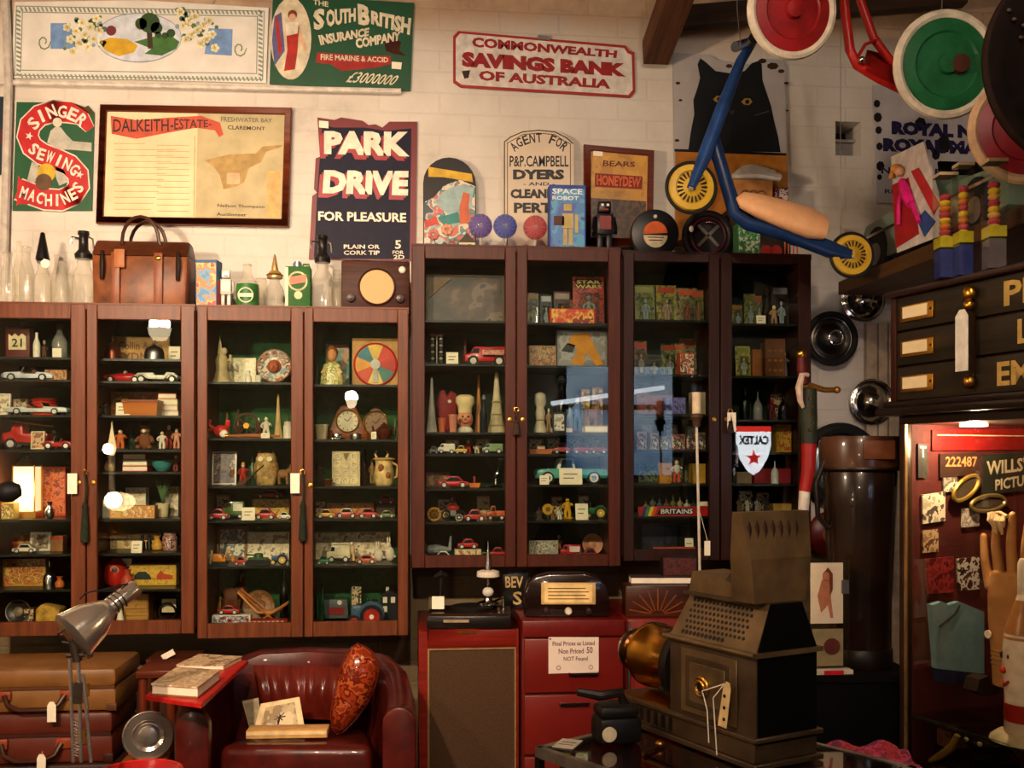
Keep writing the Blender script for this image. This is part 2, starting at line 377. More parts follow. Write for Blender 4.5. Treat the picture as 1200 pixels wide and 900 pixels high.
# back wall with the small recess near the cat sign
ra, rb = at(979, 142, 0), at(1009, 183, 0)
mb = MB()
for x0, x1, z0, z1 in ((-XW, ra.x, 0, ZC), (rb.x, XW, 0, ZC), (ra.x, rb.x, 0, rb.z), (ra.x, rb.x, ra.z, ZC)): mb.bx(x0, x1, 0, .18, z0, z1)
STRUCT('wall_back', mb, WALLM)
zm = at(990, 160, 0).z
STRUCT('trim_1', MB().bx(ra.x, rb.x, .07, .18, rb.z, zm).bx(ra.x-.006, rb.x+.006, .05, .07, zm-.006, zm+.004), M('#9a938c', .7))
STRUCT('trim_2', MB().bx(ra.x, rb.x, .15, .18, zm, ra.z), M('#1b120d', .9))
plain = M('#b3a693', .8, var=.1, scale=3)
STRUCT('wall_left', MB().bx(-XW-.15, -XW, YF, .18, 0, ZC), plain)
STRUCT('wall_right', MB().bx(XW, XW+.15, YF, .18, 0, ZC), plain)
a, c = mirror(655, 425, 2*YG-YF), mirror(800, 560, 2*YG-YF)
wx0, wx1, wz0, wz1 = a.x, c.x, c.z, a.z
mb = MB()
for x0, x1, z0, z1 in ((-XW, wx0, 0, ZC), (wx1, XW, 0, ZC), (wx0, wx1, 0, wz0), (wx0, wx1, wz1, ZC)): mb.bx(x0, x1, YF-.15, YF, z0, z1)
STRUCT('wall_front', mb, plain)
mb = MB()
for f in (0, .5, 1): mb.bx(wx0+(wx1-wx0)*f-.08, wx0+(wx1-wx0)*f+.08, YF-.1, YF-.04, wz0, wz1)
for f in (0, .62, 1): mb.bx(wx0, wx1, YF-.1, YF-.04, wz0+(wz1-wz0)*f-.025, wz0+(wz1-wz0)*f+.025)
w1 = STRUCT('window_1', mb, M('#2a1a10', .5))
P('pane', MB().bx(wx0, wx1, YF-.074, YF-.07, wz0, wz1), GLASS('#f2f6f8', 1, 'window_glass'), w1)
a, c = mirror(646, 473, 2*YG-YF-.25), mirror(778, 454, 2*YG-YF-.25); t = T('tube_light', 'bare white tube light slung across the shop window behind the viewer', 'lamp', (a+c)/2); o = (a+c)/2
P('tube', MB().cyl(a-o, c-o, .022), GLOW('#eef4ff', 9), t); P('hanger', MB().cyl((a-o)*.8, (a-o)*.8+Vector((0, 0, 3.24-a.z)), .004, n=6).cyl((c-o)*.8, (c-o)*.8+Vector((0, 0, 3.24-c.z)), .004, n=6), STEEL(), t)
def floor_mat():
 return WOOD('#2b1a0e', '#4b2f1a', .45, 'y', 3)
STRUCT('floor', MB().bx(-XW, XW, YF, .18, -.1, 0), floor_mat())
STRUCT('ceiling', MB().bx(-XW, XW, YF, .18, ZC, ZC+.1), WOOD('#3a2415', '#5d3d25', .7, 'y', 4))
# rafter ends under the ceiling
def beam(n, p0, p1, wd, hh, m):
 p0, p1 = Vector(p0), Vector(p1); d = (p1-p0); L = d.length; mb = MB().box((0, 0, L/2), (wd, hh, L))
 o = STRUCT(n, mb, m); o.rotation_mode = 'QUATERNION'; o.rotation_quaternion = d.to_track_quat('Z', 'Y'); o.location = p0; return o
RAF = WOOD('#341c0f', '#6d4227', .75, 'z', 5)
beam('beam_1', at(768, 62, -.03), at(802, -30, -.5), .10, .10, RAF)
beam('beam_2', at(790, 22, -.10), at(1130, -6, -.2), .05, .08, WOOD('#1d120b', '#3a2415', .8, 'z', 5))
# picture rail / conduit under the tin signs, and the vertical pipe in the corner
a, c = at(-6, 96, -.02), at(470, 107, -.02)
STRUCT('trim_3', MB().tube([a, c], .011, 8), M('#cfc6ba', .5))
mb = MB().tube([at(6, -10, -.03), at(10, 96, -.03), at(3, 360, -.03)], .016, 8); STRUCT('trim_4', mb, M('#b9b0a5', .5))
# boards cladding the far corner behind the hub caps
mb = MB()
for x0, x1 in ((1012, 1024), (1026, 1036), (1038, 1062)): mb.bx(at(x0, 500, 0).x, at(x1, 500, 0).x, -.03, -.002, .1, at(1020, 380, 0).z)
STRUCT('trim_5', mb, M('#b7a48c', .6))

# ================================================================ the four glazed wall cabinets
YD, YFR = -.34, -.32                     # door face plane, carcass front
FELT = lambda: M('#2c5a34', .95, var=.25, scale=60)
FELT2 = lambda: M('#1a3022', .95, var=.25, scale=60)
SHELFM = lambda: M('#191b14', .3, var=.2)
BX = []; BT = []; BAYX = {}; BAYT = {}; BAYS = {}                                # bay -> (list of shelf tops in z, bottom z)
def px_x(px, Y=YD): return at(px, 540, Y).x
def cabinet(name, label, o0, o1, mid, g, yt, yb, gt, gb, shelves, felt, wood):
 """o0,o1 outer sides; mid gap between doors; g = four glass edges; all in pixels on the door plane"""
 xc = (o0+o1)/2; zt, zb = at(xc, yt, YD).z, at(xc, yb, YD).z
 X0, X1, XM = px_x(o0), px_x(o1), px_x(mid)
 t = T(name, label, 'cabinet', ((X0+X1)/2, YD, zb), 0, 'glazed wall cabinets')
 cx = (X0+X1)/2
 W = wood; d = .018; yb0, yf = -.004-YD, .02
 L = lambda x: x-cx
 P('side_panel', MB().bx(L(X0), L(X0)+d, yf, yb0, 0, zt-zb), W('z'), t); P('side_panel', MB().bx(L(X1)-d, L(X1), yf, yb0, 0, zt-zb), W('z'), t)
 P('top_panel', MB().bx(L(X0), L(X1), yf-.02, yb0, zt-zb-d, zt-zb+.004), W('x'), t); P('bottom_panel', MB().bx(L(X0), L(X1), yf, yb0, 0, d), W('x'), t)
 P('divider', MB().bx(L(XM)-.009, L(XM)+.009, yf+.01, yb0, d, zt-zb-d), W('z'), t)
 P('back_panel', MB().bx(L(X0)+d, L(X1)-d, yb0-.012, yb0, d, zt-zb-d), felt(), t)
 bays = []
 for k, (xa, xb, ga, gb_) in enumerate(((X0, XM, px_x(g[0]), px_x(g[1])), (XM, X1, px_x(g[2]), px_x(g[3])))):
  zg1, zg0 = at(xc, gt, YD).z-zb, at(xc, gb, YD).z-zb; e = .0018; hh = zt-zb
  xa2, xb2 = xa+e, xb-e
  dr = P('door', MB().bx(L(xa2), L(ga), -.002, .018, 0.001, hh-.001).bx(L(gb_), L(xb2), -.002, .018, .001, hh-.001)
               .bx(L(ga), L(gb_), -.0015, .0175, zg1, hh-.001).bx(L(ga), L(gb_), -.0015, .0175, .001, zg0), W('z'), t, bevel=.0025, seg=1)
  P('glass', MB().bx(L(ga)-.004, L(gb_)+.004, .003, .007, zg0-.004, zg1+.004), PANE(), dr)
  kx = L(xb2)-.022 if k == 0 else L(xa2)+.022
  P('lock', MB().lathe([(.008, 0), (.008, .003), (.003, .004)], (kx, -.002, hh*.46), 10, axis=(0, -1, 0)), BRASS(), dr)
  zs = [at((o0+o1)/2, y, -.26).z for y in shelves[k]]
  for z in zs: P('shelf', MB().bx(L(xa)+(d if k == 0 else .009), L(xb)-(d if k else .009), .045, yb0-.012, z-zb-.008, z-zb), SHELFM(), t)
  bays.append(zs+[zb+d]); BX.append((xa+(d if k == 0 else .009), xb-(d if k else .009))); BT.append(zt-d-.002)
 return t, bays, zt
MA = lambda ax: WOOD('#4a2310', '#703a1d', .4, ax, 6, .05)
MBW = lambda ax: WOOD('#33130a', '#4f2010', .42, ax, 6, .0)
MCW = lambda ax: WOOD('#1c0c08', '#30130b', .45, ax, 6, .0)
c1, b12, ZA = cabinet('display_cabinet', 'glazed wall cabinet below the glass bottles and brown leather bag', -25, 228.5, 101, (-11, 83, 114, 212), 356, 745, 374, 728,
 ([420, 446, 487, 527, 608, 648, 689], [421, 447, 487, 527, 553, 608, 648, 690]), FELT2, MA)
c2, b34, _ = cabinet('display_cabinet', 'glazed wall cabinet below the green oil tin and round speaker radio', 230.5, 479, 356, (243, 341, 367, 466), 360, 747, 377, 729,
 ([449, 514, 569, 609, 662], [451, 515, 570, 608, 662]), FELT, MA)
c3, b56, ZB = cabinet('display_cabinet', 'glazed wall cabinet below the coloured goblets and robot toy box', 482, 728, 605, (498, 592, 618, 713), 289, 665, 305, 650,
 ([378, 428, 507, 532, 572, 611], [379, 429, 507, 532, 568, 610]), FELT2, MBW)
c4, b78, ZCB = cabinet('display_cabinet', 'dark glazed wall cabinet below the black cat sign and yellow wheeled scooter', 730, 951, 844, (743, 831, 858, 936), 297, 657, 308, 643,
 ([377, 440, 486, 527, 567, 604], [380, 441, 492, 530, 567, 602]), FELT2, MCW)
for k, zs in enumerate(b12+b34+b56+b78): BAYS[k+1] = zs; BAYX[k+1] = BX[k]; BAYT[k+1] = BT[k]
# keys with tassels and price tickets hanging on the meeting stiles
def tassel(px, py, label, col, ln=.2, tk=None):
 p = at(px, py, YD-.012); t = T('key_tassel', label, 'tassel', (p.x, p.y-.008, p.z))
 P('key', MB().ring((0, 0, 0), .008, .0018, n=12, k=5).cyl((0, 0, -.008), (0, .005, -.02), .002, n=6), BRASS(), t)
 P('cord', MB().tube([(0, 0, -.005), (.006, -.002, -.05), (.002, -.002, -ln*.45)], .004, 6), M(col, .9), t)
 P('fringe', MB().lathe([(.004, -ln*.42), (.011, -ln*.5), (.009, -ln*.55), (.012, -ln*.7), (.015, -ln)], n=10), M(col, .95, var=.4, scale=150), t)
 if tk: P('ticket', MB().bx(tk-.016, tk+.016, -.004, -.002, -.075, -.005), PAPER(), t, label='cream paper ticket')
tassel(100, 553, 'dark green key tassel on the cabinet doors below the bottles and bag', '#232a1b', .24, -.04)
tassel(355, 553, 'dark green key tassel with ticket on the doors below the oil tin', '#20261b', .24, -.026)
tassel(605, 480, 'small pale ticket and key cord on doors below the coloured goblets', '#3b2a20', .09, 0)
tassel(855, 482, 'small key tassel on the dark doors below the scooter', '#2b201b', .08, .004)
# ================================================================ builders for the collectables (x = width, -y = front, z up, base at 0)
def car(t, W, H, col='#a01c18', style='sedan', D=None, glass='#20262a', hub='#c9c4ba', roof=None, flip=1, tyre='#141312', wr=None):
 D = D or min(W*.42, .11); r = wr or min(.27*H, .13*W); m = [M(col, .3, coat=.4), M(roof or col, .3, coat=.3)]
 X = lambda p: [(x*W*flip, z*H) for x, z in p]
 if style == 'sedan':
  P('body', MB().prism(X([(-.5, .2), (-.5, .46), (-.47, .52), (-.28, .57), (.33, .57), (.47, .52), (.5, .44), (.5, .2)]), -D/2, D/2), m[0], t, bevel=H*.06)
  P('cabin', MB().prism(X([(-.3, .55), (-.17, .92), (-.1, 1), (.14, 1), (.2, .94), (.34, .55)]), -D*.42, D*.42), m[1], t, bevel=H*.04)
  P('side_window', MB().prism(X([(-.23, .6), (-.14, .9), (.14, .9), (.26, .6)]), -D*.43, D*.43), M(glass, .15), t)
 elif style == 'open':
  P('body', MB().prism(X([(-.5, .2), (-.5, .5), (-.42, .62), (-.12, .66), (-.1, .52), (.16, .52), (.18, .66), (.4, .6), (.5, .46), (.5, .2)]), -D/2, D/2), m[0], t, bevel=H*.07)
  P('seat', MB().prism(X([(-.08, .5), (.14, .5), (.17, .8), (.12, .82), (.06, .6), (-.08, .58)]), -D*.38, D*.38), M('#5b2a1c', .6), t)
  P('windscreen', MB().prism(X([(-.13, .64), (-.11, .64), (-.05, 1), (-.07, 1)]), -D*.42, D*.42), CHROME(), t)
 elif style == 'vintage':
  P('body', MB().prism(X([(-.45, .3), (-.45, .62), (-.1, .66), (-.06, .5), (.16, .5), (.2, .7), (.38, .66), (.44, .3)]), -D*.36, D*.36), m[0], t, bevel=H*.03)
  P('mudguard', MB().tube([(x*W*flip, -D*.42, z*H) for x, z in ((-.5, .36), (-.4, .58), (-.28, .55), (-.2, .3), (.15, .28), (.22, .5), (.33, .58), (.46, .4))], H*.05, 6), m[1], t)
  P('mudguard', MB().tube([(x*W*flip, D*.42, z*H) for x, z in ((-.5, .36), (-.4, .58), (-.28, .55), (-.2, .3), (.15, .28), (.22, .5), (.33, .58), (.46, .4))], H*.05, 6), m[1], t)
  P('hood', MB().tube([(x*W*flip, y, z*H) for x, y, z in ((-.06, -D*.34, .62), (.0, -D*.34, .95), (.02, 0, 1), (.0, D*.34, .95), (-.06, D*.34, .62))], H*.03, 5), BLACK(), t); r = .24*H
 elif style == 'racer':
  P('body', MB().lathe([(.01, -.5*W), (H*.22, -.46*W), (H*.36, -.1*W), (H*.38, .12*W), (H*.22, .4*W), (.004, .5*W)], (0, 0, H*.45), 12, axis=(flip, 0, 0)), m[0], t)
  P('driver_head', MB().ell((W*.02*flip, 0, H*.86), H*.15), M('#e3c6a2'), t)
 elif style in ('truck', 'bus', 'van', 'engine'):
  P('chassis', MB().bx(-W/2, W/2, -D*.4, D*.4, H*.16, H*.28), M('#1c1a19', .5), t)
  if style == 'bus':
   P('body', MB().bx(-W/2, W/2, -D/2, D/2, H*.24, H), m[0], t, bevel=H*.08)
   mb = MB(); k = max(4, int(W/H*1.6))
   for i in range(k): mb.bx(-W*.45+W*.9*i/k+W*.015, -W*.45+W*.9*(i+1)/k-W*.015, -D*.505, D*.505, H*.6, H*.85)
   P('window_row', mb, M(glass if roof is None else roof, .2), t)
  elif style == 'van':
   P('body', MB().prism(X([(-.5, .24), (-.5, .6), (-.36, .66), (-.3, .96), (-.26, 1), (.5, 1), (.5, .24)]), -D/2, D/2), m[0], t, bevel=H*.06)
   P('cab_window', MB().prism(X([(-.34, .66), (-.29, .9), (-.16, .9), (-.16, .66)]), -D*.505, D*.505), M(glass, .2), t)
   P('side_panel', MB().prism(X([(-.05, .45), (-.05, .88), (.44, .88), (.44, .45)]), -D*.503, D*.503), m[1], t)
  elif style == 'engine':
   P('body', MB().prism(X([(-.5, .24), (-.5, .55), (-.3, .6), (-.26, .9), (-.05, .9), (-.03, .55), (.5, .55), (.5, .24)]), -D/2, D/2), m[0], t, bevel=H*.04)
   mb = MB()
   for s in (-1, 1): mb.cyl((-.3*W*flip, s*D*.25, H*.95), (.52*W*flip, s*D*.25, H*.8), H*.03, n=6)
   for i in range(9): mb.cyl(((-.28+.09*i)*W*flip, -D*.25, H*(.95-.0165*i)), ((-.28+.09*i)*W*flip, D*.25, H*(.95-.0165*i)), H*.02, n=5)
   P('ladder', mb, m[1], t)
  else:
   P('cab', MB().prism(X([(-.5, .26), (-.5, .55), (-.3, .6), (-.25, .98), (-.02, .98), (-.02, .26)]), -D/2, D/2), m[0], t, bevel=H*.05)
   P('cab_window', MB().prism(X([(-.27, .62), (-.22, .9), (-.07, .9), (-.07, .62)]), -D*.505, D*.505), M(glass, .2), t)
   P('load_bed', MB().bx(min(0, .5*W*flip), max(0, .5*W*flip), -D/2, D/2, H*.28, H*.62).bx(min(0, .49*W*flip), max(0, .49*W*flip), -D*.46, D*.46, H*.6, H*.64), m[1], t, bevel=H*.02)
 wx = .3 if style != 'vintage' else .34
 for sx in (-wx, wx):
  for sy in (-1, 1):
   y = sy*D*.46; wb = MB().cyl((sx*W, y-D*.07, r), (sx*W, y+D*.07, r), r, n=16).cyl((sx*W, y-D*.08, r), (sx*W, y+D*.08, r), r*.6, n=12, m=1)
   P('wheel', wb, [M(tyre, .6), M(hub, .35)], t)
def carton(t, W, H, D=.05, col='#b98a4e', inks=None, scale=60, seed=0, txt=None, tcol='#2a1a10', band=None, lid=False):
 P('carton', MB().bx(-W/2, W/2, -D/2, D/2, 0, H), M(col, .55), t, bevel=min(W, H, D)*.02, seg=1)
 if inks: P('printed_front', MB().bx(-W*.46, W*.46, -D/2-.001, -D/2, H*.06, H*.94), PRINT(inks, scale, seed=seed), t)
 if band: P('colour_band', MB().bx(-W*.5, W*.5, -D/2-.0015, -D/2, H*.76, H*.95), M(band, .5), t)
 if lid: P('lid', MB().bx(-W*.515, W*.515, -D*.53, D*.53, H*.7, H*1.01), M(lid, .5), t)
 if txt:
  mb = MB(); n = len(txt)
  for i, s in enumerate(txt): text(mb, s, -W*.38, W*.38, H*(.88-.8*(i+.9)/n), H*(.88-.8*(i+.15)/n), -D/2-.002)
  P('lettering', mb, M(tcol, .5), t)
def picture(t, W, H, fr='#e9dcc0', inks=('#3b2c22', '#8a705a', '#d8c4a4'), scale=30, seed=0, b=.08, lean=.12, mount=None):
 D = .012; X = Matrix.Rotation(-lean, 4, 'X'); mb = MB(); mb.X = X; e = min(W, H)*b
 mb.rect(-W/2, W/2, 0, e, -D, 0).rect(-W/2, W/2, H-e, H, -D, 0).rect(-W/2, -W/2+e, e, H-e, -D, 0).rect(W/2-e, W/2, e, H-e, -D, 0)
 P('frame', mb, M(fr, .5), t); mb = MB(); mb.X = X; mb.rect(-W/2+e*.9, W/2-e*.9, e*.9, H-e*.9, -D*.5, -.001); P('print', mb, PRINT(inks, scale, seed=seed), t)
def card(t, W, H, head='#c4451f', cols=('#6c7a2c', '#a9a43a', '#3b4a22'), body='#d8d0b8', seed=0):
 X = Matrix.Rotation(-.08, 4, 'X'); mb = MB(); mb.X = X; mb.rect(-W/2, W/2, 0, H, -.003, 0); P('backing_card', mb, PRINT(cols, 45, seed=seed), t)
 mb = MB(); mb.X = X; mb.rect(-W*.42, W*.42, H*.8, H*.95, -.005, -.003); P('header_print', mb, M(head, .5), t)
 mb = MB(); mb.X = X; mb.bx(-W*.3, W*.3, -.026, -.003, H*.08, H*.66); P('blister', mb, GLASS('#f0f4f0', 1.2, 'blister'), t)
 mb = MB(); mb.X = X; w = W*.13
 mb.tube([(-w*.5, -.013, H*.1), (-w*.6, -.013, H*.3), (0, -.013, H*.42), (0, -.013, H*.5)], w*.5, 6).tube([(w*.5, -.013, H*.1), (w*.6, -.013, H*.3), (0, -.013, H*.4)], w*.5, 6)
 mb.tube([(-w*1.5, -.014, H*.28), (-w*1.2, -.013, H*.42), (0, -.013, H*.48), (w*1.2, -.013, H*.42), (w*1.5, -.014, H*.28)], w*.38, 6).ell((0, -.013, H*.57), (w*.6, w*.5, H*.055))
 P('figure', mb, M(body, .5), t)
def figurine(t, W, H, col='#c9b48a', head='#e6c9a0', base='#3a2a1c', leg=None, hat=None):
 r = W*.5
 P('base', MB().lathe([(r, 0), (r, H*.05), (r*.85, H*.07)], n=12), M(base, .6), t)
 mb = MB().tube([(-r*.35, 0, H*.06), (-r*.38, 0, H*.28), (-r*.2, 0, H*.48)], [r*.28, r*.26, r*.32], 8).tube([(r*.35, -r*.1, H*.06), (r*.38, 0, H*.28), (r*.2, 0, H*.48)], [r*.28, r*.26, r*.32], 8)
 P('legs', mb, M(leg or col, .6), t)
 mb = MB().lathe([(r*.4, H*.42), (r*.52, H*.5), (r*.6, H*.7), (r*.45, H*.77), (r*.16, H*.8)], n=12, sy=.7)
 mb.tube([(-r*.55, 0, H*.72), (-r*.9, -r*.1, H*.58), (-r*.6, -r*.5, H*.5)], r*.17, 6).tube([(r*.55, 0, H*.72), (r*.9, -r*.1, H*.6), (r*.7, -r*.5, H*.66)], r*.17, 6)
 P('torso', mb, M(col, .55), t)
 P('head', MB().ell((0, 0, H*.88), (r*.34, r*.34, H*.1)), M(head, .55), t)
 if hat: P('hat', MB().lathe([(r*.55, H*.93), (r*.3, H*.95), (r*.28, H*1.02), (0.0005, H*1.03)], n=10), M(hat, .6), t)
BOT = {'milk': [(.5, 0), (.5, .02), (.5, .55), (.42, .66), (.27, .78), (.27, .92), (.33, .94), (.33, 1), (.25, 1)],
       'soda': [(.45, 0), (.5, .03), (.5, .5), (.45, .6), (.2, .78), (.17, .95), (.2, .96), (.2, 1), (.12, 1)],
       'jar': [(.5, 0), (.5, .03), (.5, .75), (.4, .84), (.38, .88), (.42, .89), (.42, 1), (.36, 1)],
       'oil': [(.5, 0), (.5, .04), (.48, .5), (.36, .62), (.2, .68), (.1, .75), (.05, 1), (.03, 1)],
       'cone': [(.5, 0), (.5, .03), (.36, .2), (.2, .6), (.1, .96), (.001, 1)],
       'vase': [(.3, 0), (.42, .05), (.5, .3), (.4, .55), (.22, .72), (.26, .9), (.34, 1), (.28, 1)],
       'pot': [(.36, 0), (.38, .02), (.46, .9), (.5, .92), (.5, 1), (.42, 1), (.4, .86)],
       'can': [(.5, 0), (.5, .3), (.42, .5), (.22, .62), (.1, .66), (.06, .72), (.035, 1), (.02, 1)]}
def bottle(t, W, H, kind='milk', mat=None, label=None, cap=None, capH=.12, ticket=None, name='glass_body', n=18):
 P(name, MB().lathe([(r*W, z*H*(1 if not cap else 1-capH*.7)) for r, z in BOT[kind]], n=n), mat or CLEAR(), t)
 if label: P('label_band', MB().lathe([(W*.505, H*.15), (W*.505, H*.45)], n=n), M(label, .6), t)
 if cap: P('cap', MB().lathe([(W*.22, H*(1-capH)), (W*.24, H*(1-capH*.6)), (W*.16, H*(1-capH*.3)), (W*.12, H)], n=10), M(cap, .4), t)
 if ticket: P('ticket', MB().bx(-W*.3, W*.3, -W*.52-.002, -W*.52, H*.05, H*.3), PAPER(), t)
def ticket(t, W, H, col='#efe2c4'):
 X = Matrix.Rotation(-.15, 4, 'X'); mb = MB(); mb.X = X; mb.rect(-W/2, W/2, 0, H, -.0015, 0); P('card_face', mb, M(col, .8, var=.05), t)
 mb = MB(); mb.X = X
 for k in range(2): mb.rect(-W*.32, W*(.3-.15*k), H*(.62-.25*k), H*(.68-.25*k), -.0022, -.0015)
 P('pencil_marks', mb, M('#6a5a4a', .8), t)
def bowl(t, W, H, col='#7f8f8a', metal=0):
 r = W/2; P('bowl', MB().lathe([(r*.4, 0), (r*.45, .02*H), (r*.85, H*.5), (r, H), (r*.95, H), (r*.78, H*.5), (r*.35, .1*H), (.0005, .08*H)], n=20), M(col, .25, metal), t)
 P('foot_ring', MB().ring((0, 0, .002), r*.42, .002, (0, 0, 1), 16, 5), M(col, .3, metal), t)
def plate(t, W, H, col='#8a2b22', rim='#d8c8a4', inks=None, lean=.2, seed=0, centre=None):
 R = min(W, H)/2; X = Matrix.Translation((0, 0, R)) @ Matrix.Rotation(-lean, 4, 'X'); mb = MB(); mb.X = X
 mb.lathe([(R*.3, .004), (R*.7, .008), (R, .018), (R, .022), (R*.68, .014), (R*.0005+.0003, .012)], n=26, axis=(0, -1, 0)); P('dish', mb, PRINT(inks, 30, seed=seed) if inks else M(col, .35), t)
 mb = MB(); mb.X = X; mb.ring((0, -.02, 0), R*.97, R*.045, (0, 1, 0), 26, 6); P('rim', mb, M(rim, .35), t)
 mb = MB(); mb.X = X; mb.lathe([(R*.42, .013), (R*.38, .018), (R*.15, .022), (.0004, .023)], n=20, axis=(0, -1, 0)); P('centre_boss', mb, M(centre or rim, .35), t)
def stackbooks(t, W, H, cols, D=.07):
 z = 0
 for k, c in enumerate(cols):
  h = H/len(cols); j = (random.random()-.5)*W*.06; w = W*(1-.05*k)
  P('book', MB().bx(-w/2+j, w/2+j, -D/2, D/2, z, z+h*.15).bx(-w/2+j, w/2+j, -D/2, D/2, z+h*.85, z+h).bx(w/2+j-.003, w/2+j, -D/2, D/2, z, z+h), M(c, .6), t)
  P('pages', MB().bx(-w/2+j+.002, w/2+j-.003, -D/2+.002, D/2-.002, z+h*.15, z+h*.85), PAPER(), t); z += h
def animal(t, W, H, col='#7a4a28', col2=None, flip=1):
 X = lambda x: x*W*flip; m = M(col, .6, scale=60)
 mb = MB().lathe([(.001, -.36*W), (H*.2, -.32*W), (H*.24, -.1*W), (H*.22, .12*W), (H*.24, .24*W), (.001, .33*W)], (0, 0, H*.52), 12, axis=(flip, 0, 0))
 mb.tube([(X(.24), 0, H*.58), (X(.34), 0, H*.78)], [H*.17, H*.12], 8).ell((X(.4), 0, H*.83), (W*.12, H*.13, H*.13)).ell((X(.49), 0, H*.79), (W*.05, H*.07, H*.07))
 P('body', mb, m, t)
 for x in (-.26, .22):
  for y in (-1, 1): P('leg', MB().tube([(X(x), y*H*.13, H*.5), (X(x-.03), y*H*.13, H*.24), (X(x), y*H*.13, H*.035)], [H*.1, H*.07, H*.06], 7), m, t)
 for y in (-1, 1): P('ear', MB().ell((X(.36), y*H*.1, H*.93), (W*.03, H*.03, H*.09)), M(col2 or col, .6), t)
 P('tail', MB().tube([(X(-.34), 0, H*.58), (X(-.46), 0, H*.7), (X(-.5), 0, H*.85)], H*.03, 6), m, t)
def clock(t, W, H, col='#7c3f1c', face='#efe0bc', hat=True):
 R = H*(.29 if hat else .36); D = .06
 if hat: poly = [(-W/2, 0), (-W/2, H*.18), (-W*.34, H*.3), (-W*.22, H*.7), (-W*.12, H*.95), (0, H), (W*.12, H*.95), (W*.22, H*.7), (W*.34, H*.3), (W/2, H*.18), (W/2, 0)]
 else: poly = [(-W/2, 0), (-W/2, H*.6), (-W*.3, H*.92), (0, H), (W*.3, H*.92), (W/2, H*.6), (W/2, 0)]
 P('case', MB().prism(poly, -D/2, D/2), WOOD('#5a2a10', col, .3, 'x'), t, bevel=.003)
 P('bezel', MB().ring((0, -D/2-.002, H*.5), R, R*.09), BRASS(), t); f = P('dial', MB().cyl((0, -D/2, H*.5), (0, -D/2-.003, H*.5), R*.95, n=28), M(face, .5), t)
 mb = MB()
 for k in range(12):
  a = k*PI/6; mb.box((R*.78*math.sin(a), -D/2-.0035, H*.5+R*.78*math.cos(a)), (R*.07, .001, R*.16), rot=Matrix.Rotation(a, 3, 'Y'))
 P('hour_marks', mb, M('#22160c'), f); P('hands', MB().box((R*.16, -D/2-.0045, H*.5+R*.2), (R*.05, .001, R*.6), rot=Matrix.Rotation(.7, 3, 'Y')).box((-R*.15, -D/2-.0055, H*.5+R*.1), (R*.06, .001, R*.4), rot=Matrix.Rotation(-1.0, 3, 'Y')), M('#1a1210'), f)
def plane(t, W, H, col='#8d8f8e'):
 P('fuselage', MB().lathe([(.001, -.5*W), (H*.2, -.42*W), (H*.25, -.1*W), (H*.12, .35*W), (.004, .5*W)], (0, 0, H*.4), 10, axis=(1, 0, 0)), M(col, .4), t)
 P('wing', MB().slab([(-.2*W, -.07), (.0, -.08), (.05*W, .08), (-.1*W, .08)], H*.36, H*.42), M(col, .4), t)
 P('tail_fin', MB().prism([(.36*W, H*.4), (.44*W, H*1), (.5*W, H*1), (.5*W, H*.4)], -.002, .002), M(col, .4), t)
 P('propeller', MB().box((-.5*W, 0, H*.4), (.002, .005, H*.6)).ell((-.5*W, 0, H*.4), .004, 8), STEEL(), t)
 for s in (-1, 1): P('wheel', MB().cyl((-.2*W, s*.02, H*.12), (-.2*W, s*.026, H*.12), H*.12, n=12), TYRE(), t)
def spoked(t, R, col='#c98a2a', tyre='#171615', n=16, tk=.016, hubc='#8a3420', X=None):
 A = MB(); A.X = X; A.ring((0, 0, 0), R*.9, R*.1, n=32); P('tyre', A, M(tyre, .6), t)
 A = MB(); A.X = X; A.ring((0, 0, 0), R*.78, R*.07, n=28, k=6)
 for k in range(n):
  a = 2*PI*k/n; A.cyl((R*.2*math.cos(a), 0, R*.2*math.sin(a)), (R*.76*math.cos(a), 0, R*.76*math.sin(a)), R*.035, n=5)
 P('spoke_wheel', A, M(col, .45), t); A = MB(); A.X = X; A.cyl((0, -tk, 0), (0, tk, 0), R*.2, n=16); P('hub', A, M(hubc, .5), t)
def tractor(t, W, H, col='#2b4f7c', wheel='#a0231c', flip=1):
 X = lambda x: x*W*flip
 P('bonnet', MB().prism([(X(-.45), H*.3), (X(-.45), H*.62), (X(-.4), H*.66), (X(.1), H*.68), (X(.1), H*.3)], -H*.14, H*.14), M(col, .35), t, bevel=.002)
 P('mudguard', MB().lathe([(H*.38, -.0), (H*.4, H*.02), (H*.38, H*.04)], (X(.22), -H*.3, H*.43), 16, axis=(0, 1, 0)), M(col, .35), t)
 P('seat', MB().ell((X(.3), 0, H*.82), (W*.11, H*.13, H*.04)).cyl((X(.25), 0, H*.5), (X(.3), 0, H*.8), .002), M('#2c2622'), t)
 P('exhaust', MB().cyl((X(-.2), 0, H*.66), (X(-.2), 0, H), H*.025, n=8), STEEL(), t); P('steering_wheel', MB().ring((X(.1), 0, H*.86), H*.1, H*.012, (1, 0, .6), 14, 5).cyl((X(.02), 0, H*.66), (X(.1), 0, H*.86), H*.012, n=5), BLACK(), t)
 for x, r in ((.22, .36), (-.34, .2)):
  for s in (-1, 1):
   P('wheel', MB().cyl((X(x), s*H*.3-H*.06, H*r), (X(x), s*H*.3+H*.06, H*r), H*r, n=20).cyl((X(x), s*H*.3-H*.07, H*r), (X(x), s*H*.3+H*.07, H*r), H*r*.68, n=18, m=1).cyl((X(x), s*H*.3-H*.085, H*r), (X(x), s*H*.3+H*.085, H*r), H*r*.2, n=10, m=2), [TYRE(), M(wheel, .4), PAPER()], t)
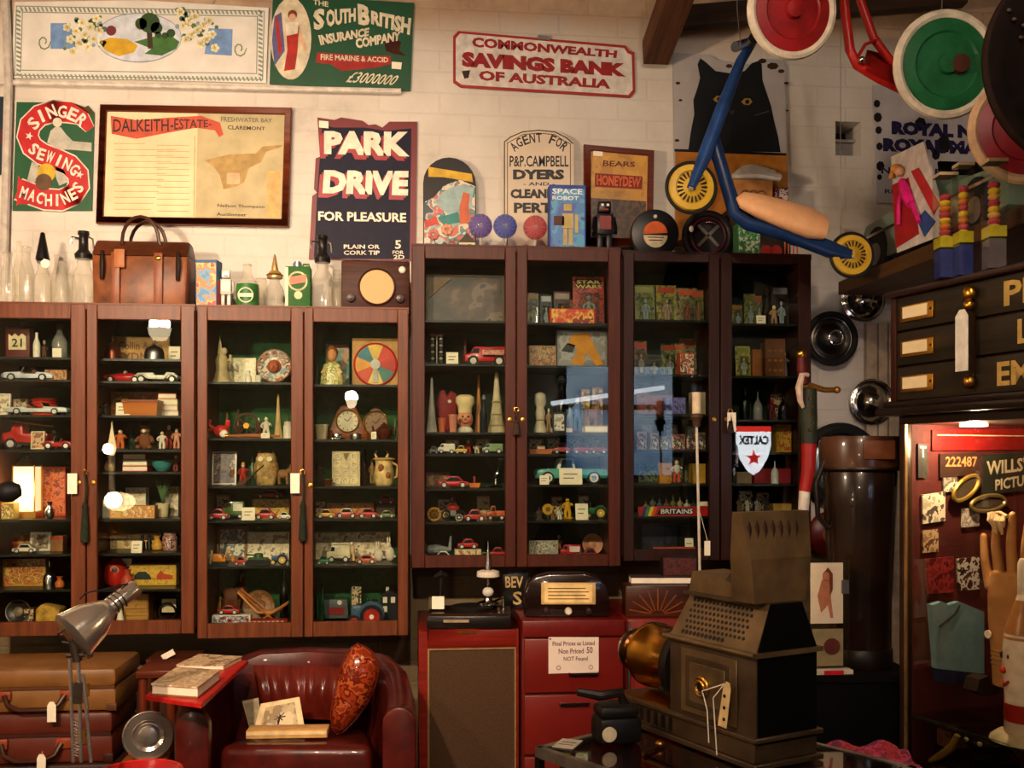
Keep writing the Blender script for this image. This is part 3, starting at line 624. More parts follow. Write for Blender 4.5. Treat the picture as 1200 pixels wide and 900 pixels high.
def soldier(t, W, H, col='#8a7a5a', coat='#3a3a2c'):
 P('base', MB().box((0, 0, H*.03), (W*.8, W*.6, H*.06)), M('#2f3a20'), t)
 mb = MB().tube([(-W*.14, 0, H*.06), (-W*.12, 0, H*.45)], W*.12, 6).tube([(W*.14, 0, H*.06), (W*.12, 0, H*.45)], W*.12, 6).lathe([(W*.26, H*.4), (W*.3, H*.65), (W*.1, H*.74)], n=8).ell((0, 0, H*.83), (W*.14, W*.14, H*.09), 8)
 mb.tube([(-W*.28, 0, H*.66), (-W*.36, -W*.1, H*.5), (-W*.1, -W*.3, H*.55)], W*.08, 5).tube([(W*.28, 0, H*.66), (W*.36, -W*.1, H*.5), (W*.1, -W*.3, H*.6)], W*.08, 5)
 P('figure', mb, M(col, .6), t); P('rifle', MB().cyl((W*.3, -W*.25, H*.3), (-W*.1, -W*.3, H*1.0), W*.05, n=5), M(coat), t)
ORD = ['top', 'second', 'third', 'fourth', 'fifth', 'sixth', 'seventh', 'eighth']
UNDER = [0, 'under the glass bottles', 'under the leather bag', 'under the emblem bottle', 'under the speaker radio',
         'under the arched board', 'under the robot box', 'under the black disc', 'under the scooter seat']
def where(bay, sh): return ('on cabinet floor ' if sh == len(BAYS[bay])-1 else 'on the %s shelf ' % ORD[sh])+UNDER[bay]
def put(name_, desc, cat, bay, sh, xc, w, h, fn, y=-.17, rz=0, group=None, **k):
 s = mpp(xc, y); p = at(xc, 540, y); zs = BAYS[bay]; x0, x1 = BAYX[bay]
 top = (zs[sh-1]-.0125) if sh else BAYT[bay]
 W, H = w*s, min(h*s, top-zs[sh]-.002)
 W = min(W, x1-x0-.006); X = min(max(p.x, x0+W/2+.003), x1-W/2-.003)
 t = T(name_, desc+' '+where(bay, sh), cat, (X, y, zs[sh]+.0006), rz, group)
 fn(t, W, H, **k); return t
FR, MI, BK = -.245, -.17, -.075
RED, WHT, CRM = '#b3201a', '#e6dcc6', '#e2cfa0'
GR = lambda n: {'group': n}
# ---------------------------------------------------------------- bay 1, under the glass bottles
G = 'collectables in the cabinet under the glass bottles'
put('block_calendar', 'red brown block with scalloped cream face', 'ornament', 1, 0, 23, 27, 38, lambda t, W, H: (P('case', MB().bx(-W/2, W/2, -.02, .03, 0, H), M('#5b1c14', .5), t, bevel=.002),
 P('cream_face', MB().prism([(-W*.36, H*.3), (-W*.36, H*.78), (-W*.22, H*.7), (-W*.1, H*.8), (W*.05, H*.7), (W*.2, H*.8), (W*.36, H*.7), (W*.36, H*.3)], -.023, -.02), M(CRM), t),
 P('numerals', text(MB(), '21', -W*.22, W*.2, H*.38, H*.64, -.0235), M('#2a1410'), t)), MI)
put('slim_bottle', 'slim white flask', 'bottle', 1, 0, 43, 8, 30, bottle, FR, kind='soda', mat=M(WHT, .3), name='glazed_body')
put('glass_bottle', 'clear bottle with a cream paper label', 'bottle', 1, 0, 70, 17, 44, bottle, MI, kind='soda', ticket=True, cap='#2a2420')
put('toy_car', 'silver open toy sports car', 'toy car', 1, 1, 24, 58, 17, car, MI, col='#c4c8cc', style='open')
put('carton', 'small tan carton', 'box', 1, 1, 68, 25, 14, carton, MI, col='#a86f38', inks=('#a86f38', '#c08a4c', '#7a4a22'))
put('photo_card', 'cream photograph card', 'photograph', 1, 2, 5, 15, 25, picture, FR, fr=WHT, inks=('#a08c70', '#d8c8a8', '#6b5a46'))
put('paper_lantern', 'bright orange pleated paper lantern', 'ornament', 1, 2, 52, 34, 22, lambda t, W, H: (P('pleats', MB().lathe([(W*(.34+.1*(k % 2)), H*k/12) for k in range(13)], n=22), M('#e0401a', .6), t), P('end_ring', MB().ring((0, 0, H), W*.3, .002, (0, 0, 1), 18, 5), BRASS(), t)), BK)
put('toy_car', 'long silver toy convertible', 'toy car', 1, 2, 47, 70, 15, car, FR, col='#b9bdb8', style='open', flip=-1)
put('fire_engine', 'large red toy fire engine', 'toy car', 1, 3, 18, 52, 40, car, MI, col='#b81f16', style='engine', roof='#c98a2a')
put('framed_picture', 'small framed portrait', 'picture', 1, 3, 45, 15, 21, picture, FR, fr=CRM, inks=('#7c3a22', '#c49a6a', '#3a2418'))
put('figurine', 'little ochre brown figurine', 'figurine', 1, 3, 63, 13, 24, figurine, BK, col='#b5792e')
put('toy_car', 'red toy car with white hubs', 'toy car', 1, 3, 69, 33, 16, car, FR, col='#b3201a', style='open', hub='#efe8da')
def lantern(t, W, H):
 P('base', MB().box((0, 0, H*.05), (W, W, H*.1)), BRASS(), t)
 P('lamp_glass', MB().box((0, 0, H*.47), (W*.84, W*.84, H*.72)), GLOW('#ffdca0', 1.3), t)
 P('roof', MB().lathe([(W*.64, H*.84), (W*.6, H*.87), (W*.2, H*.95), (W*.06, H*.96), (W*.05, H)], n=4), BRASS(), t)
 mb = MB()
 for a in (-1, 1):
  for b in (-1, 1): mb.box((a*W*.45, b*W*.45, H*.47), (W*.05, W*.05, H*.78))
 P('corner_posts', mb, BRASS(), t)
t = put('lantern', 'glowing square glass lantern', 'lamp', 1, 4, 32, 27, 72, lantern, MI)
lamp_light('lantern_glow', 'POINT', t.location+Vector((.0, -.085, .1)), LANTERN_W, WARM, .03)
put('carton', 'tall orange carton', 'box', 1, 4, 65, 28, 58, carton, BK, col='#c04a22', inks=('#c04a22', '#d9703a', '#8a2a16'), D=.05)
put('carton', 'yellow carton before the lit lantern', 'box', 1, 4, 12, 14, 19, carton, FR, col='#c8a244', inks=('#d8b458', '#8a6a28', '#efdc9a'))
put('goblet', 'little silver goblet', 'cup', 1, 4, 58, 11, 20, bottle, FR, kind='vase', mat=CHROME(), name='metal_bowl')
put('carton', 'low red carton', 'box', 1, 5, 14, 36, 17, carton, BK, col='#a5281a', inks=('#a5281a', '#c85a30', '#e0b060'))
put('toy_car', 'cream toy saloon car', 'toy car', 1, 5, 30, 27, 11, car, FR, col='#ddd0b4')
put('framed_picture', 'square framed photograph of two people', 'picture', 1, 5, 48, 23, 22, picture, MI, fr=WHT, inks=('#2c2018', '#a08468', '#e0d0b0'), b=.12)
put('carton', 'little brown carton', 'box', 1, 5, 69, 14, 18, carton, MI, col='#9a6a3c', band='#c43a22')
put('carton', 'flat yellow and red picture box', 'box', 1, 6, 20, 48, 32, carton, MI, col='#b98a3a', inks=('#a8321a', '#d0a04a', '#7a5a2a', '#c86a2a'), D=.04)
put('oil_can', 'small silver oil can', 'oil can', 1, 6, 58, 17, 28, bottle, MI, kind='can', mat=CHROME(), name='can_body')
put('orange_ornament', 'small orange ornament', 'ornament', 1, 6, 70, 11, 13, bottle, FR, kind='vase', mat=M('#c0642a'), name='glazed_body')
put('tin_plate', 'dark round tin plate', 'plate', 1, 7, 10, 34, 28, plate, MI, col='#2a2320', rim='#8a7458')
put('sponge', 'crumpled gold yellow paper bundle', 'bundle', 1, 7, 60, 30, 25, lambda t, W, H: (P('bundle', MB().prism([(-W*.5, 0), (-W*.46, H*.5), (-W*.5, H*.7), (-W*.2, H), (W*.15, H*.9), (W*.5, H*.75), (W*.42, H*.4), (W*.5, 0)], -.04, .04), M('#c9983c', .7, var=.4, bump=.6), t, bevel=.01), P('string', MB().ring((0, 0, H*.5), W*.35, .002, (1, 0, .2), 14, 4), M('#5a3a1a'), t)), MI)
# ---------------------------------------------------------------- bay 2, under the brown leather bag
put('oil_can', 'dark copper oil can', 'oil can', 2, 0, 127, 19, 34, bottle, MI, kind='can', mat=M('#6b3626', .35, .8), name='can_body')
put('name_board', 'wide tan wooden name board', 'board', 2, 0, 163, 66, 32, carton, BK, col='#b88a48', D=.02, txt=('Collin & Co', 'SYDNEY'), tcol='#7a4a1c')
put('oil_can', 'grey pewter oil can with thin spout', 'oil can', 2, 0, 181, 23, 26, bottle, FR, kind='can', mat=STEEL(), name='can_body')
put('greeting_card', 'plain cream card', 'card', 2, 0, 204, 13, 19, ticket, MI)
put('racing_car', 'red bullet shaped racing car', 'toy car', 2, 1, 137, 46, 15, car, MI, col='#b01c22', style='racer', hub='#e0d8c8')
put('vintage_car', 'white vintage open tourer', 'toy car', 2, 1, 186, 51, 19, car, MI, col='#e2dccb', style='vintage', roof='#d8d0bc', hub='#ece6d8')
put('toy_box_sign', 'orange yellow carton with curly gold lettering', 'box', 2, 2, 149, 53, 30, carton, BK, col='#b8682a', inks=('#b8682a', '#8a4a1c', '#d0903a'), txt=('Toys', ), tcol='#f0c860', D=.03)
put('wooden_tray', 'open orange wooden tray', 'tray', 2, 2, 168, 40, 18, lambda t, W, H: (P('tray_side', MB().hexa([(-W*.45, -.04, 0), (W*.45, -.04, 0), (W*.45, .03, 0), (-W*.45, .03, 0), (-W*.5, -.05, H), (W*.5, -.05, H), (W*.5, .04, H), (-W*.5, .04, H)]), WOOD('#a85a24', '#c8783a', .4, 'x'), t), P('rim_strip', MB().bx(-W*.51, W*.51, -.052, -.049, H*.84, H), M('#8a4218'), t)), FR)
put('price_ticket', 'tilted cream ticket leaning on the orange tray', 'ticket', 2, 2, 144, 16, 15, ticket, -.285)
put('book_stack', 'stack of cream and pink books', 'books', 2, 2, 199, 25, 27, stackbooks, MI, cols=('#cdb6a8', '#d8a890', '#d8c890', '#b84a34'))
put('figurine', 'small black figurine', 'figurine', 2, 2, 122, 12, 18, figurine, FR, col='#1d1a18', head='#2a2420')
put('figurine', 'orange dressed china figurine', 'figurine', 2, 3, 141, 15, 24, figurine, MI, col='#c8622c')
put('toy_bear', 'seated brown toy bear with cream chest', 'toy', 2, 3, 170, 22, 30, lambda t, W, H: (P('body', MB().ell((0, 0, H*.36), (W*.34, W*.3, H*.34)).ell((0, 0, H*.78), (W*.27, W*.25, H*.2)).ell((-W*.3, -W*.2, H*.1), (W*.14, W*.25, H*.1)).ell((W*.3, -W*.2, H*.1), (W*.14, W*.25, H*.1)).tube([(-W*.3, 0, H*.5), (-W*.46, -W*.2, H*.3)], W*.1, 7).tube([(W*.3, 0, H*.5), (W*.46, -W*.2, H*.3)], W*.1, 7), M('#7a4a2c', .9), t),
 P('muzzle', MB().ell((0, -W*.24, H*.73), (W*.12, W*.1, H*.08)), M(CRM), t), P('ear', MB().ell((-W*.22, 0, H*.95), W*.08), M('#6a3c22', .9), t), P('ear', MB().ell((W*.22, 0, H*.95), W*.08), M('#6a3c22', .9), t)), MI)
for xc, h, d, c in ((190, 22, 'white coated china figurine', '#e0d2bc'), (198, 30, 'red coated tall china figurine', '#b8402c'), (207, 26, 'pink dressed china figurine', '#cc8a70')):
 put('figurine', d, 'figurine', 2, 3, xc, 12, h, figurine, MI if xc != 198 else BK, col=c)
put('book_stack', 'three red and cream books', 'books', 2, 4, 161, 29, 21, stackbooks, MI, cols=('#b0281e', '#d8b890', '#c85a40'))
put('glass_dish', 'teal glass dish', 'bowl', 2, 4, 190, 26, 13, bowl, MI, col='#3f8a86')
put('curved_horn', 'cream curved horn', 'ornament', 2, 5, 141, 17, 30, lambda t, W, H: (P('horn', MB().tube([(W*.45*math.sin(a)-W*.1, 0, H*.55-H*.42*math.cos(a)) for a in [PI*k/9 for k in range(10)]], [W*.13]*4+[W*.12, W*.1, W*.09, W*.07, W*.05, W*.02]), M('#dcc48c', .4), t), P('stand', MB().lathe([(W*.3, 0), (W*.3, H*.04), (W*.1, H*.06)], (-W*.1, 0, 0)), M('#2a1c12'), t)), BK)
put('carton', 'small white carton beside the glowing globe', 'box', 2, 5, 117, 11, 21, carton, MI, col=WHT)
put('carton', 'white carton with faint print', 'box', 2, 5, 161, 23, 33, carton, BK, col=WHT, inks=('#e8dcc4', '#d8c4a0', '#b8a078'))
put('potted_plant', 'green feathery plant in a cream pot', 'plant', 2, 5, 191, 16, 56, lambda t, W, H: (bottle(t, W, H*.33, kind='pot', mat=M(CRM, .5), name='flower_pot'),
 P('leaf_spray', (lambda mb: [mb.tube([(0, 0, H*.3), (W*.25*math.sin(k*2.4), W*.25*math.cos(k*2.4), H*.65), (W*.6*math.sin(k*2.4), W*.5*math.cos(k*2.4), H*(.75+.25*((k*7) % 5)/5))], [W*.05, W*.09, W*.01], 5) for k in range(14)] and mb)(MB()), M('#4c6a40', .7, var=.4), t)), MI)
put('carton', 'white carton at the end beside the plant', 'box', 2, 5, 203, 15, 34, carton, BK, col='#ddd0b8', inks=('#e8dcc4', '#c8b490', '#a08a60'))
put('carton', 'long low orange cream carton', 'box', 2, 5, 157, 51, 15, carton, FR, col='#c88a4a', inks=('#d8a860', '#c07a3a', '#e8c890'), D=.05)
put('carton', 'long cream carton', 'box', 2, 6, 139, 52, 17, carton, BK, col='#d6b478', inks=('#d6b478', '#e6cc98', '#b08a50'), D=.05)
put('price_ticket', 'white ticket before the long cream carton', 'ticket', 2, 6, 160, 12, 14, ticket, -.285)
put('field_glasses', 'old dark field glasses', 'binoculars', 2, 6, 171, 15, 18, lambda t, W, H: (P('barrel', MB().lathe([(W*.23, 0), (W*.2, H*.5), (W*.12, H*.7), (W*.14, H)], (-W*.26, 0, 0), 14), BLACK(), t), P('barrel', MB().lathe([(W*.23, 0), (W*.2, H*.5), (W*.12, H*.7), (W*.14, H)], (W*.26, 0, 0), 14), BLACK(), t), P('bridge', MB().box((0, 0, H*.6), (W*.5, W*.12, H*.12)), BRASS(), t)), MI)
put('vase', 'yellow ochre vase', 'vase', 2, 6, 184, 13, 17, bottle, MI, kind='vase', mat=M('#c8963c', .3), name='glazed_body')
put('vase', 'dark flowered vase', 'vase', 2, 6, 199, 17, 20, bottle, MI, kind='jar', mat=PRINT(('#2a1614', '#7a3a34', '#d8b0a0', '#3a2420'), 120), name='glazed_body')
put('biscuit_barrel', 'round red pot with a cut out window', 'pot', 2, 7, 127, 27, 31, lambda t, W, H: (P('pot_body', MB().lathe([(W*.32, 0), (W*.46, H*.12), (W*.5, H*.45), (W*.42, H*.8), (W*.25, H*.92), (W*.2, H)], n=22), M('#b8261c', .3), t), P('window_ring', MB().ring((W*.05, -W*.44, H*.62), W*.15, W*.04, (0, 1, .3), 18, 6), M('#d8a070'), t), P('window_hole', MB().cyl((W*.05, -W*.40, H*.62), (W*.05, -W*.455, H*.64), W*.13), BLACK(), t)), MI)
put('toy_bell', 'small red and pink bell', 'ornament', 2, 7, 149, 14, 21, bottle, FR, kind='vase', mat=M('#c04a38', .4), name='bell_body')
put('price_ticket', 'cream ticket behind the small red bell', 'ticket', 2, 7, 146, 14, 31, ticket, MI)
put('car_box', 'long yellow box with two car pictures', 'box', 2, 7, 181, 53, 25, lambda t, W, H: (carton(t, W, H, col='#c89a2c', inks=('#c89a2c', '#d8ae44', '#b88820')), P('car_print', MB().prism([(-W*.4, H*.3), (-W*.38, H*.5), (-W*.3, H*.66), (-W*.15, H*.66), (-W*.06, H*.5), (-W*.02, H*.3)], -.0285, -.027), M('#20302c'), t), P('car_print', MB().prism([(W*.08, H*.3), (W*.1, H*.52), (W*.18, H*.72), (W*.24, H*.56), (W*.42, H*.48), (W*.44, H*.3)], -.0285, -.027), M('#b8401c'), t)), MI)
put('drawer_nest', 'small tan wooden nest of drawers', 'box', 2, 8, 162, 28, 34, lambda t, W, H: (P('case', MB().bx(-W/2, W/2, -.03, .04, 0, H), WOOD('#8a5a26', '#b8843c', .5, 'x'), t), [P('drawer', MB().bx(-W*.45, W*.45, -.034, -.03, H*(.04+.24*k), H*(.24+.24*k)).ell((0, -.036, H*(.14+.24*k)), W*.04, 8), WOOD('#9a6a30', '#c8944a', .5, 'x'), t) for k in range(4)]), MI)
put('paper_cone', 'folded white paper cone', 'ornament', 2, 8, 141, 13, 24, bottle, FR, kind='cone', mat=PAPER(), name='paper_wall')
put('collar', 'dark leather collar around a cream card', 'collar', 2, 8, 196, 23, 26, lambda t, W, H: (P('strap', MB().ring((0, 0, H*.45), W*.42, W*.06, (0, 1, .15), 24, 6), BLACK(), t), P('cream_card', MB().bx(-W*.3, W*.4, .01, .014, H*.4, H), M(CRM), t), P('stud', MB().ell((0, -W*.06, H*.05), W*.05), CHROME(), t)), MI)
# ---------------------------------------------------------------- bay 3, under the green labelled bottle
def ivory(t, W, H):
 P('base', MB().lathe([(W*.5, 0), (W*.5, H*.06), (W*.4, H*.1)], n=12), M(CRM), t)
 P('robe', MB().lathe([(W*.45, H*.08), (W*.3, H*.3), (W*.34, H*.5), (W*.2, H*.62)], n=14), M('#d8c088', .45), t); P('head', MB().ell((W*.12, -.002, H*.68), (W*.17, W*.17, H*.075)), M('#e0cc9c'), t)
 P('sail', MB().prism([(-W*.3, H*.3), (-W*.1, H), (W*.06, H*.62)], -.004, .004), M('#dcc894', .5), t); P('arm', MB().tube([(W*.2, 0, H*.5), (W*.5, -.01, H*.48), (W*.46, -.01, H*.6)], W*.08), M('#d8c088', .45), t)
put('ivory_figure', 'cream carved figure beneath a pointed sail', 'figurine', 3, 0, 257, 22, 57, ivory, MI)
put('greeting_card', 'square cream card', 'card', 3, 0, 284, 32, 33, carton, BK, col='#ecdcb0', inks=('#ecdcb0', '#f2e6c4', '#dcc894'), D=.012)
put('egg_cup', 'tiny white egg cup', 'cup', 3, 0, 291, 8, 14, bottle, FR, kind='vase', mat=M(WHT, .2), name='china_body'); put('egg_cup', 'second tiny white cup near the mask plate', 'cup', 3, 0, 303, 9, 9, bottle, FR, kind='pot', mat=M(WHT, .2), name='china_body')
def maskplate(t, W, H):
 plate(t, W, H, inks=('#8aa0a0', '#d8c8b0', '#a06a50'), rim='#8a5a48', centre='#9a4a2c'); R = H/2; mb = MB()
 for k in range(12): a = 2*PI*k/12; mb.ring((R*.82*math.cos(a), -.024, R+R*.82*math.sin(a)), R*.13, R*.035, n=12, k=5)
 P('scalloped_edge', mb, M('#b08a70'), t); P('face_relief', MB().ell((0, -.03, R), (R*.26, .012, R*.33)).ell((0, -.042, R), (R*.06, .008, R*.1)), M('#b0603a'), t)
put('mask_plate', 'round scalloped plate with a red face boss', 'plate', 3, 0, 322, 40, 40, maskplate, MI)
put('bone_horn', 'brown upright horn', 'ornament', 3, 1, 266, 9, 32, bottle, BK, kind='cone', mat=M('#a8743c', .5), name='horn_body')
put('toy_bird', 'bright red toy rooster with white breast', 'toy', 3, 1, 259, 26, 22, lambda t, W, H: (P('body', MB().ell((0, 0, H*.4), (W*.34, W*.2, H*.32)).ell((W*.3, 0, H*.75), (W*.13, W*.12, H*.16)), M('#c0221a', .5), t), P('tail_feathers', MB().tube([(-W*.25, 0, H*.5), (-W*.5, 0, H*.7), (-W*.46, 0, H)], W*.08).tube([(-W*.25, 0, H*.5), (-W*.55, 0, H*.45)], W*.07), M('#c8342a'), t), P('breast', MB().ell((W*.14, -W*.12, H*.25), (W*.2, W*.12, H*.22)), M(WHT), t), P('comb', MB().prism([(W*.2, H*.86), (W*.24, H), (W*.3, H*.92), (W*.36, H), (W*.4, H*.86)], -.002, .002), M('#e0402a'), t)), FR)
def spinwheel(t, W, H):
 P('wheel_rim', MB().ring((0, 0, H*.45), H*.4, H*.05, n=26), M('#4a3426', .6), t); mb = MB()
 for k in range(8): a = k*PI/4; mb.cyl((0, 0, H*.45), (H*.38*math.cos(a), 0, H*.45+H*.38*math.sin(a)), .0018, n=5)
 P('spokes', mb, M('#5a4030'), t); P('hub', MB().cyl((0, -.012, H*.45), (0, .012, H*.45), H*.1), BRASS(), t); P('foot_bar', MB().box((0, 0, .003), (W, .04, .006)), WOOD('#4a2c16', '#7a4a28'), t)
put('spoked_wheel', 'dark wooden model wheel', 'ornament', 3, 1, 289, 32, 34, spinwheel, MI)
put('carved_stick', 'thin orange brown carved stick lying down', 'ornament', 3, 1, 296, 62, 5, lambda t, W, H: (P('shaft', MB().tube([(-W/2, -.01, H*.5), (0, 0, H*.6), (W/2, .02, H*.5)], [H*.25, H*.5, H*.3]), M('#a8643c'), t), P('end_band', MB().cyl((-W/2, -.01, H*.5), (-W*.44, -.009, H*.5), H*.5), BRASS(), t)), -.28)
put('figurine', 'white seated china figurine', 'figurine', 3, 1, 312, 13, 26, figurine, MI, col='#d8ccb0')
put('bone_column', 'tall cream bone column', 'ornament', 3, 1, 326, 11, 53, bottle, MI, kind='cone', mat=M('#c8a468', .5), name='bone_body')
put('lidded_jar', 'white lidded jar by the bone column', 'jar', 3, 1, 337, 10, 22, bottle, MI, kind='jar', mat=M(WHT, .25), cap='#b8502c', name='china_body')
put('price_ticket', 'small white ticket', 'ticket', 3, 1, 311, 10, 6, ticket, -.288)
put('framed_print', 'framed dark street print', 'picture', 3, 2, 255, 28, 39, picture, MI, fr=WHT, inks=('#2a2422', '#7a5a50', '#3a3a48', '#a8907c'), b=.06)
put('figurine', 'red dressed figurine', 'figurine', 3, 2, 285, 13, 26, figurine, MI, col='#a8281e', hat='#c8a040')
put('model_gun', 'slanting black toy rifle', 'toy', 3, 2, 294, 30, 24, lambda t, W, H: (P('barrel', MB().cyl((-W*.1, 0, H*.3), (W*.5, 0, H), .0025, n=7), BLACK(), t), P('stock', MB().prism([(-W*.5, 0), (-W*.5, H*.16), (-W*.12, H*.42), (W*.02, H*.42), (-W*.2, H*.12)], -.006, .006), WOOD('#3a1c0e', '#5f3018'), t), P('prop_stand', MB().cyl((W*.2, .01, 0), (W*.2, .003, H*.66), .002, n=6), STEEL(), t)), FR)
def owl(t, W, H):
 P('body', MB().lathe([(W*.36, 0), (W*.42, H*.1), (W*.46, H*.45), (W*.4, H*.62), (W*.44, H*.78), (W*.3, H*.92), (.001, H*.95)], n=18, sy=.8), M('#b89458', .6, var=.35, scale=60, bump=.4), t)
 for s in (-1, 1):
  P('eye', MB().cyl((s*W*.18, -W*.28, H*.76), (s*W*.18, -W*.4, H*.76), W*.11), M('#e6d8b0'), t); P('ear_tuft', MB().lathe([(W*.1, 0), (.001, H*.14)], (s*W*.28, 0, H*.87), 8), M('#a07a40'), t); P('wing', MB().ell((s*W*.42, 0, H*.42), (W*.1, W*.25, H*.26)), M('#8f6c38', .6, var=.4, scale=90), t)
put('carved_owl', 'tan carved wooden owl', 'ornament', 3, 2, 312, 28, 40, owl, MI)
put('carved_animal', 'carved brown dog', 'ornament', 3, 2, 333, 19, 24, animal, MI, col='#8a6038')
put('toy_car', 'pink red rounded toy car', 'toy car', 3, 3, 253, 23, 13, car, FR, col='#c4383a')
put('toy_car', 'green toy car with a cream roof', 'toy car', 3, 3, 275, 22, 20, car, MI, col='#50682c', roof='#e4dcc0', style='van')
put('price_ticket', 'square cream ticket between toy cars', 'ticket', 3, 3, 291, 15, 15, ticket, -.288)
put('toy_car', 'red toy saloon car', 'toy car', 3, 3, 311, 24, 13, car, FR, col='#b81f1c')
put('carton', 'low yellow carton of the toy cars', 'box', 3, 3, 318, 42, 21, carton, BK, col='#c8922c', inks=('#c8922c', '#e0b850', '#a86a20'), D=.04)
t0 = put('toy_car', 'red toy coupe upon the yellow carton', 'toy car', 3, 3, 316, 32, 11, car, BK, col='#a81c18'); t0.location.z += .0008+21*mpp(318, BK)
put('toy_car', 'cream toy car by the frame', 'toy car', 3, 3, 333, 15, 9, car, FR, col='#e2dac2')
put('framed_print', 'brown framed arch postcard', 'picture', 3, 4, 271, 35, 40, picture, BK, fr='#8a6038', inks=('#c8b490', '#5a6a6a', '#e8dcc0', '#8a7a60'), scale=22, b=.1)
put('photo_board', 'long pale photograph board', 'photograph', 3, 4, 314, 49, 33, picture, BK, fr='#d8c49a', inks=('#c8b088', '#e0d0a8', '#8a7450'), b=.04)
put('toy_digger', 'orange yellow toy excavator', 'toy', 3, 4, 259, 29, 18, lambda t, W, H: (P('tracks', MB().prism([(-W*.3, 0), (-W*.36, H*.12), (-W*.3, H*.24), (W*.22, H*.24), (W*.28, H*.12), (W*.22, 0)], -.02, .02), TYRE(), t), P('cab', MB().prism([(-W*.3, H*.26), (-W*.3, H*.75), (W*.02, H*.75), (W*.1, H*.45), (W*.2, H*.42), (W*.2, H*.26)], -.018, .018), M('#cc7a1c', .4), t, bevel=.001), P('boom', MB().tube([(W*.1, 0, H*.4), (W*.32, 0, H), (W*.5, 0, H*.5)], W*.035), M('#d88a24'), t), P('bucket', MB().prism([(W*.44, H*.2), (W*.44, H*.5), (W*.56, H*.5), (W*.56, H*.3)], -.012, .012), M('#c8741c'), t)), FR)
put('figurine', 'small cream figurine at the frame edge', 'figurine', 3, 4, 246, 8, 18, figurine, FR, col='#dcc898')
put('toy_tank', 'dark green toy tank', 'toy', 3, 4, 303, 28, 14, lambda t, W, H: ([P('track', MB().prism([(-W*.44, 0), (-W*.5, H*.25), (-W*.42, H*.45), (W*.42, H*.45), (W*.5, H*.25), (W*.44, 0)], y, y+.009), TYRE(), t) for y in (-.024, .015)], P('hull', MB().prism([(-W*.46, H*.2), (-W*.4, H*.6), (W*.36, H*.6), (W*.46, H*.3)], -.016, .016), M('#31502c', .4), t), P('turret', MB().lathe([(W*.2, H*.6), (W*.17, H*.95), (.001, H)], n=12), M('#31502c', .4), t), P('gun_barrel', MB().cyl((-W*.1, 0, H*.8), (-W*.52, 0, H*.85), H*.06, n=8), M('#24391f'), t)), FR)
put('toy_tractor', 'little blue toy tractor', 'toy', 3, 4, 327, 19, 16, tractor, FR, col='#33507a', wheel='#c8a850')
put('carved_animal', 'standing brown spotted dog', 'ornament', 3, 5, 273, 28, 55, animal, BK, col='#6a3c24', col2='#d8b890')
put('straw_hat', 'round brown woven basket lid', 'basket', 3, 5, 304, 36, 60, plate, BK, col='#8a5c34', rim='#6a4222', inks=('#8a5c34', '#7a4c28', '#9c6c40'))
put('deck_chair', 'folding orange wood doll deck chair', 'toy', 3, 5, 309, 56, 42, lambda t, W, H: ([P('frame_rail', MB().tube([(-W*.2, y, .005), (W*.5, y, H*.62)], .0035, 6).tube([(W*.35, y, .005), (-W*.5, y, H)], .0035, 6), WOOD('#9a5424', '#c8783a'), t) for y in (-.03, .03)], P('canvas', MB().prism([(-W*.5, H*.98), (-W*.1, H*.42), (W*.2, H*.42), (W*.5, H*.62), (W*.5, H*.58), (W*.2, H*.36), (-W*.12, H*.36), (-W*.52, H*.94)], -.028, .028), M('#c88a4c', .8), t)), MI)
put('boxed_set', 'white and blue edged boxed set', 'box', 3, 5, 272, 44, 17, carton, FR, col=WHT, inks=('#203848', '#d8d8d0', '#406878', '#c83a2a', '#1c2a30'), D=.04)
t0 = put('toy_car', 'red toy car atop the white and blue set', 'toy car', 3, 5, 268, 25, 11, car, FR, col='#b0221c'); t0.location.z += .0008+17*mpp(272, FR)
put('checker_box', 'long red and cream patterned box', 'box', 3, 5, 314, 46, 11, lambda t, W, H: (carton(t, W, H, col='#8a1e18', D=.04), P('cream_squares', (lambda mb: [mb.rect(-W*.46+W*.115*k, -W*.4+W*.115*k, H*.5, H*.85, -.0215, -.02) for k in range(8)] and mb)(MB()), M(CRM), t)), FR)
put('glass_bottle', 'small dark green glass bottle', 'bottle', 3, 5, 333, 11, 60, bottle, BK, kind='soda', mat=GLASS('#3c6a3a', 1.6, 'green_glass', .05))
# ---------------------------------------------------------------- bay 4, under the round speaker radio
put('picture_box', 'teal box printed with a face', 'box', 4, 0, 396, 28, 54, carton, BK, col='#2f6a5c', inks=('#2f6a5c', '#3f7c68', '#b87a44', '#24564c'), scale=22)
put('doll', 'rag doll in a flowered yellow smock', 'doll', 4, 0, 389, 27, 48, lambda t, W, H: (P('smock', MB().lathe([(W*.5, 0), (W*.48, H*.2), (W*.36, H*.5), (W*.16, H*.56)], n=16, sy=.5), PRINT(('#d0b858', '#e8dcaa', '#7c8a44', '#e0c870'), 70), t), P('head', MB().ell((0, 0, H*.74), (W*.22, W*.2, H*.17)), M('#c88a54'), t), P('hair', MB().ell((0, .006, H*.8), (W*.26, W*.22, H*.17)), M('#7a4420', .9), t), P('arm', MB().tube([(-W*.2, 0, H*.5), (-W*.42, -.01, H*.28)], W*.07), M('#d8b47a'), t), P('arm', MB().tube([(W*.2, 0, H*.5), (W*.42, -.01, H*.28)], W*.07), M('#d8b47a'), t)), FR)
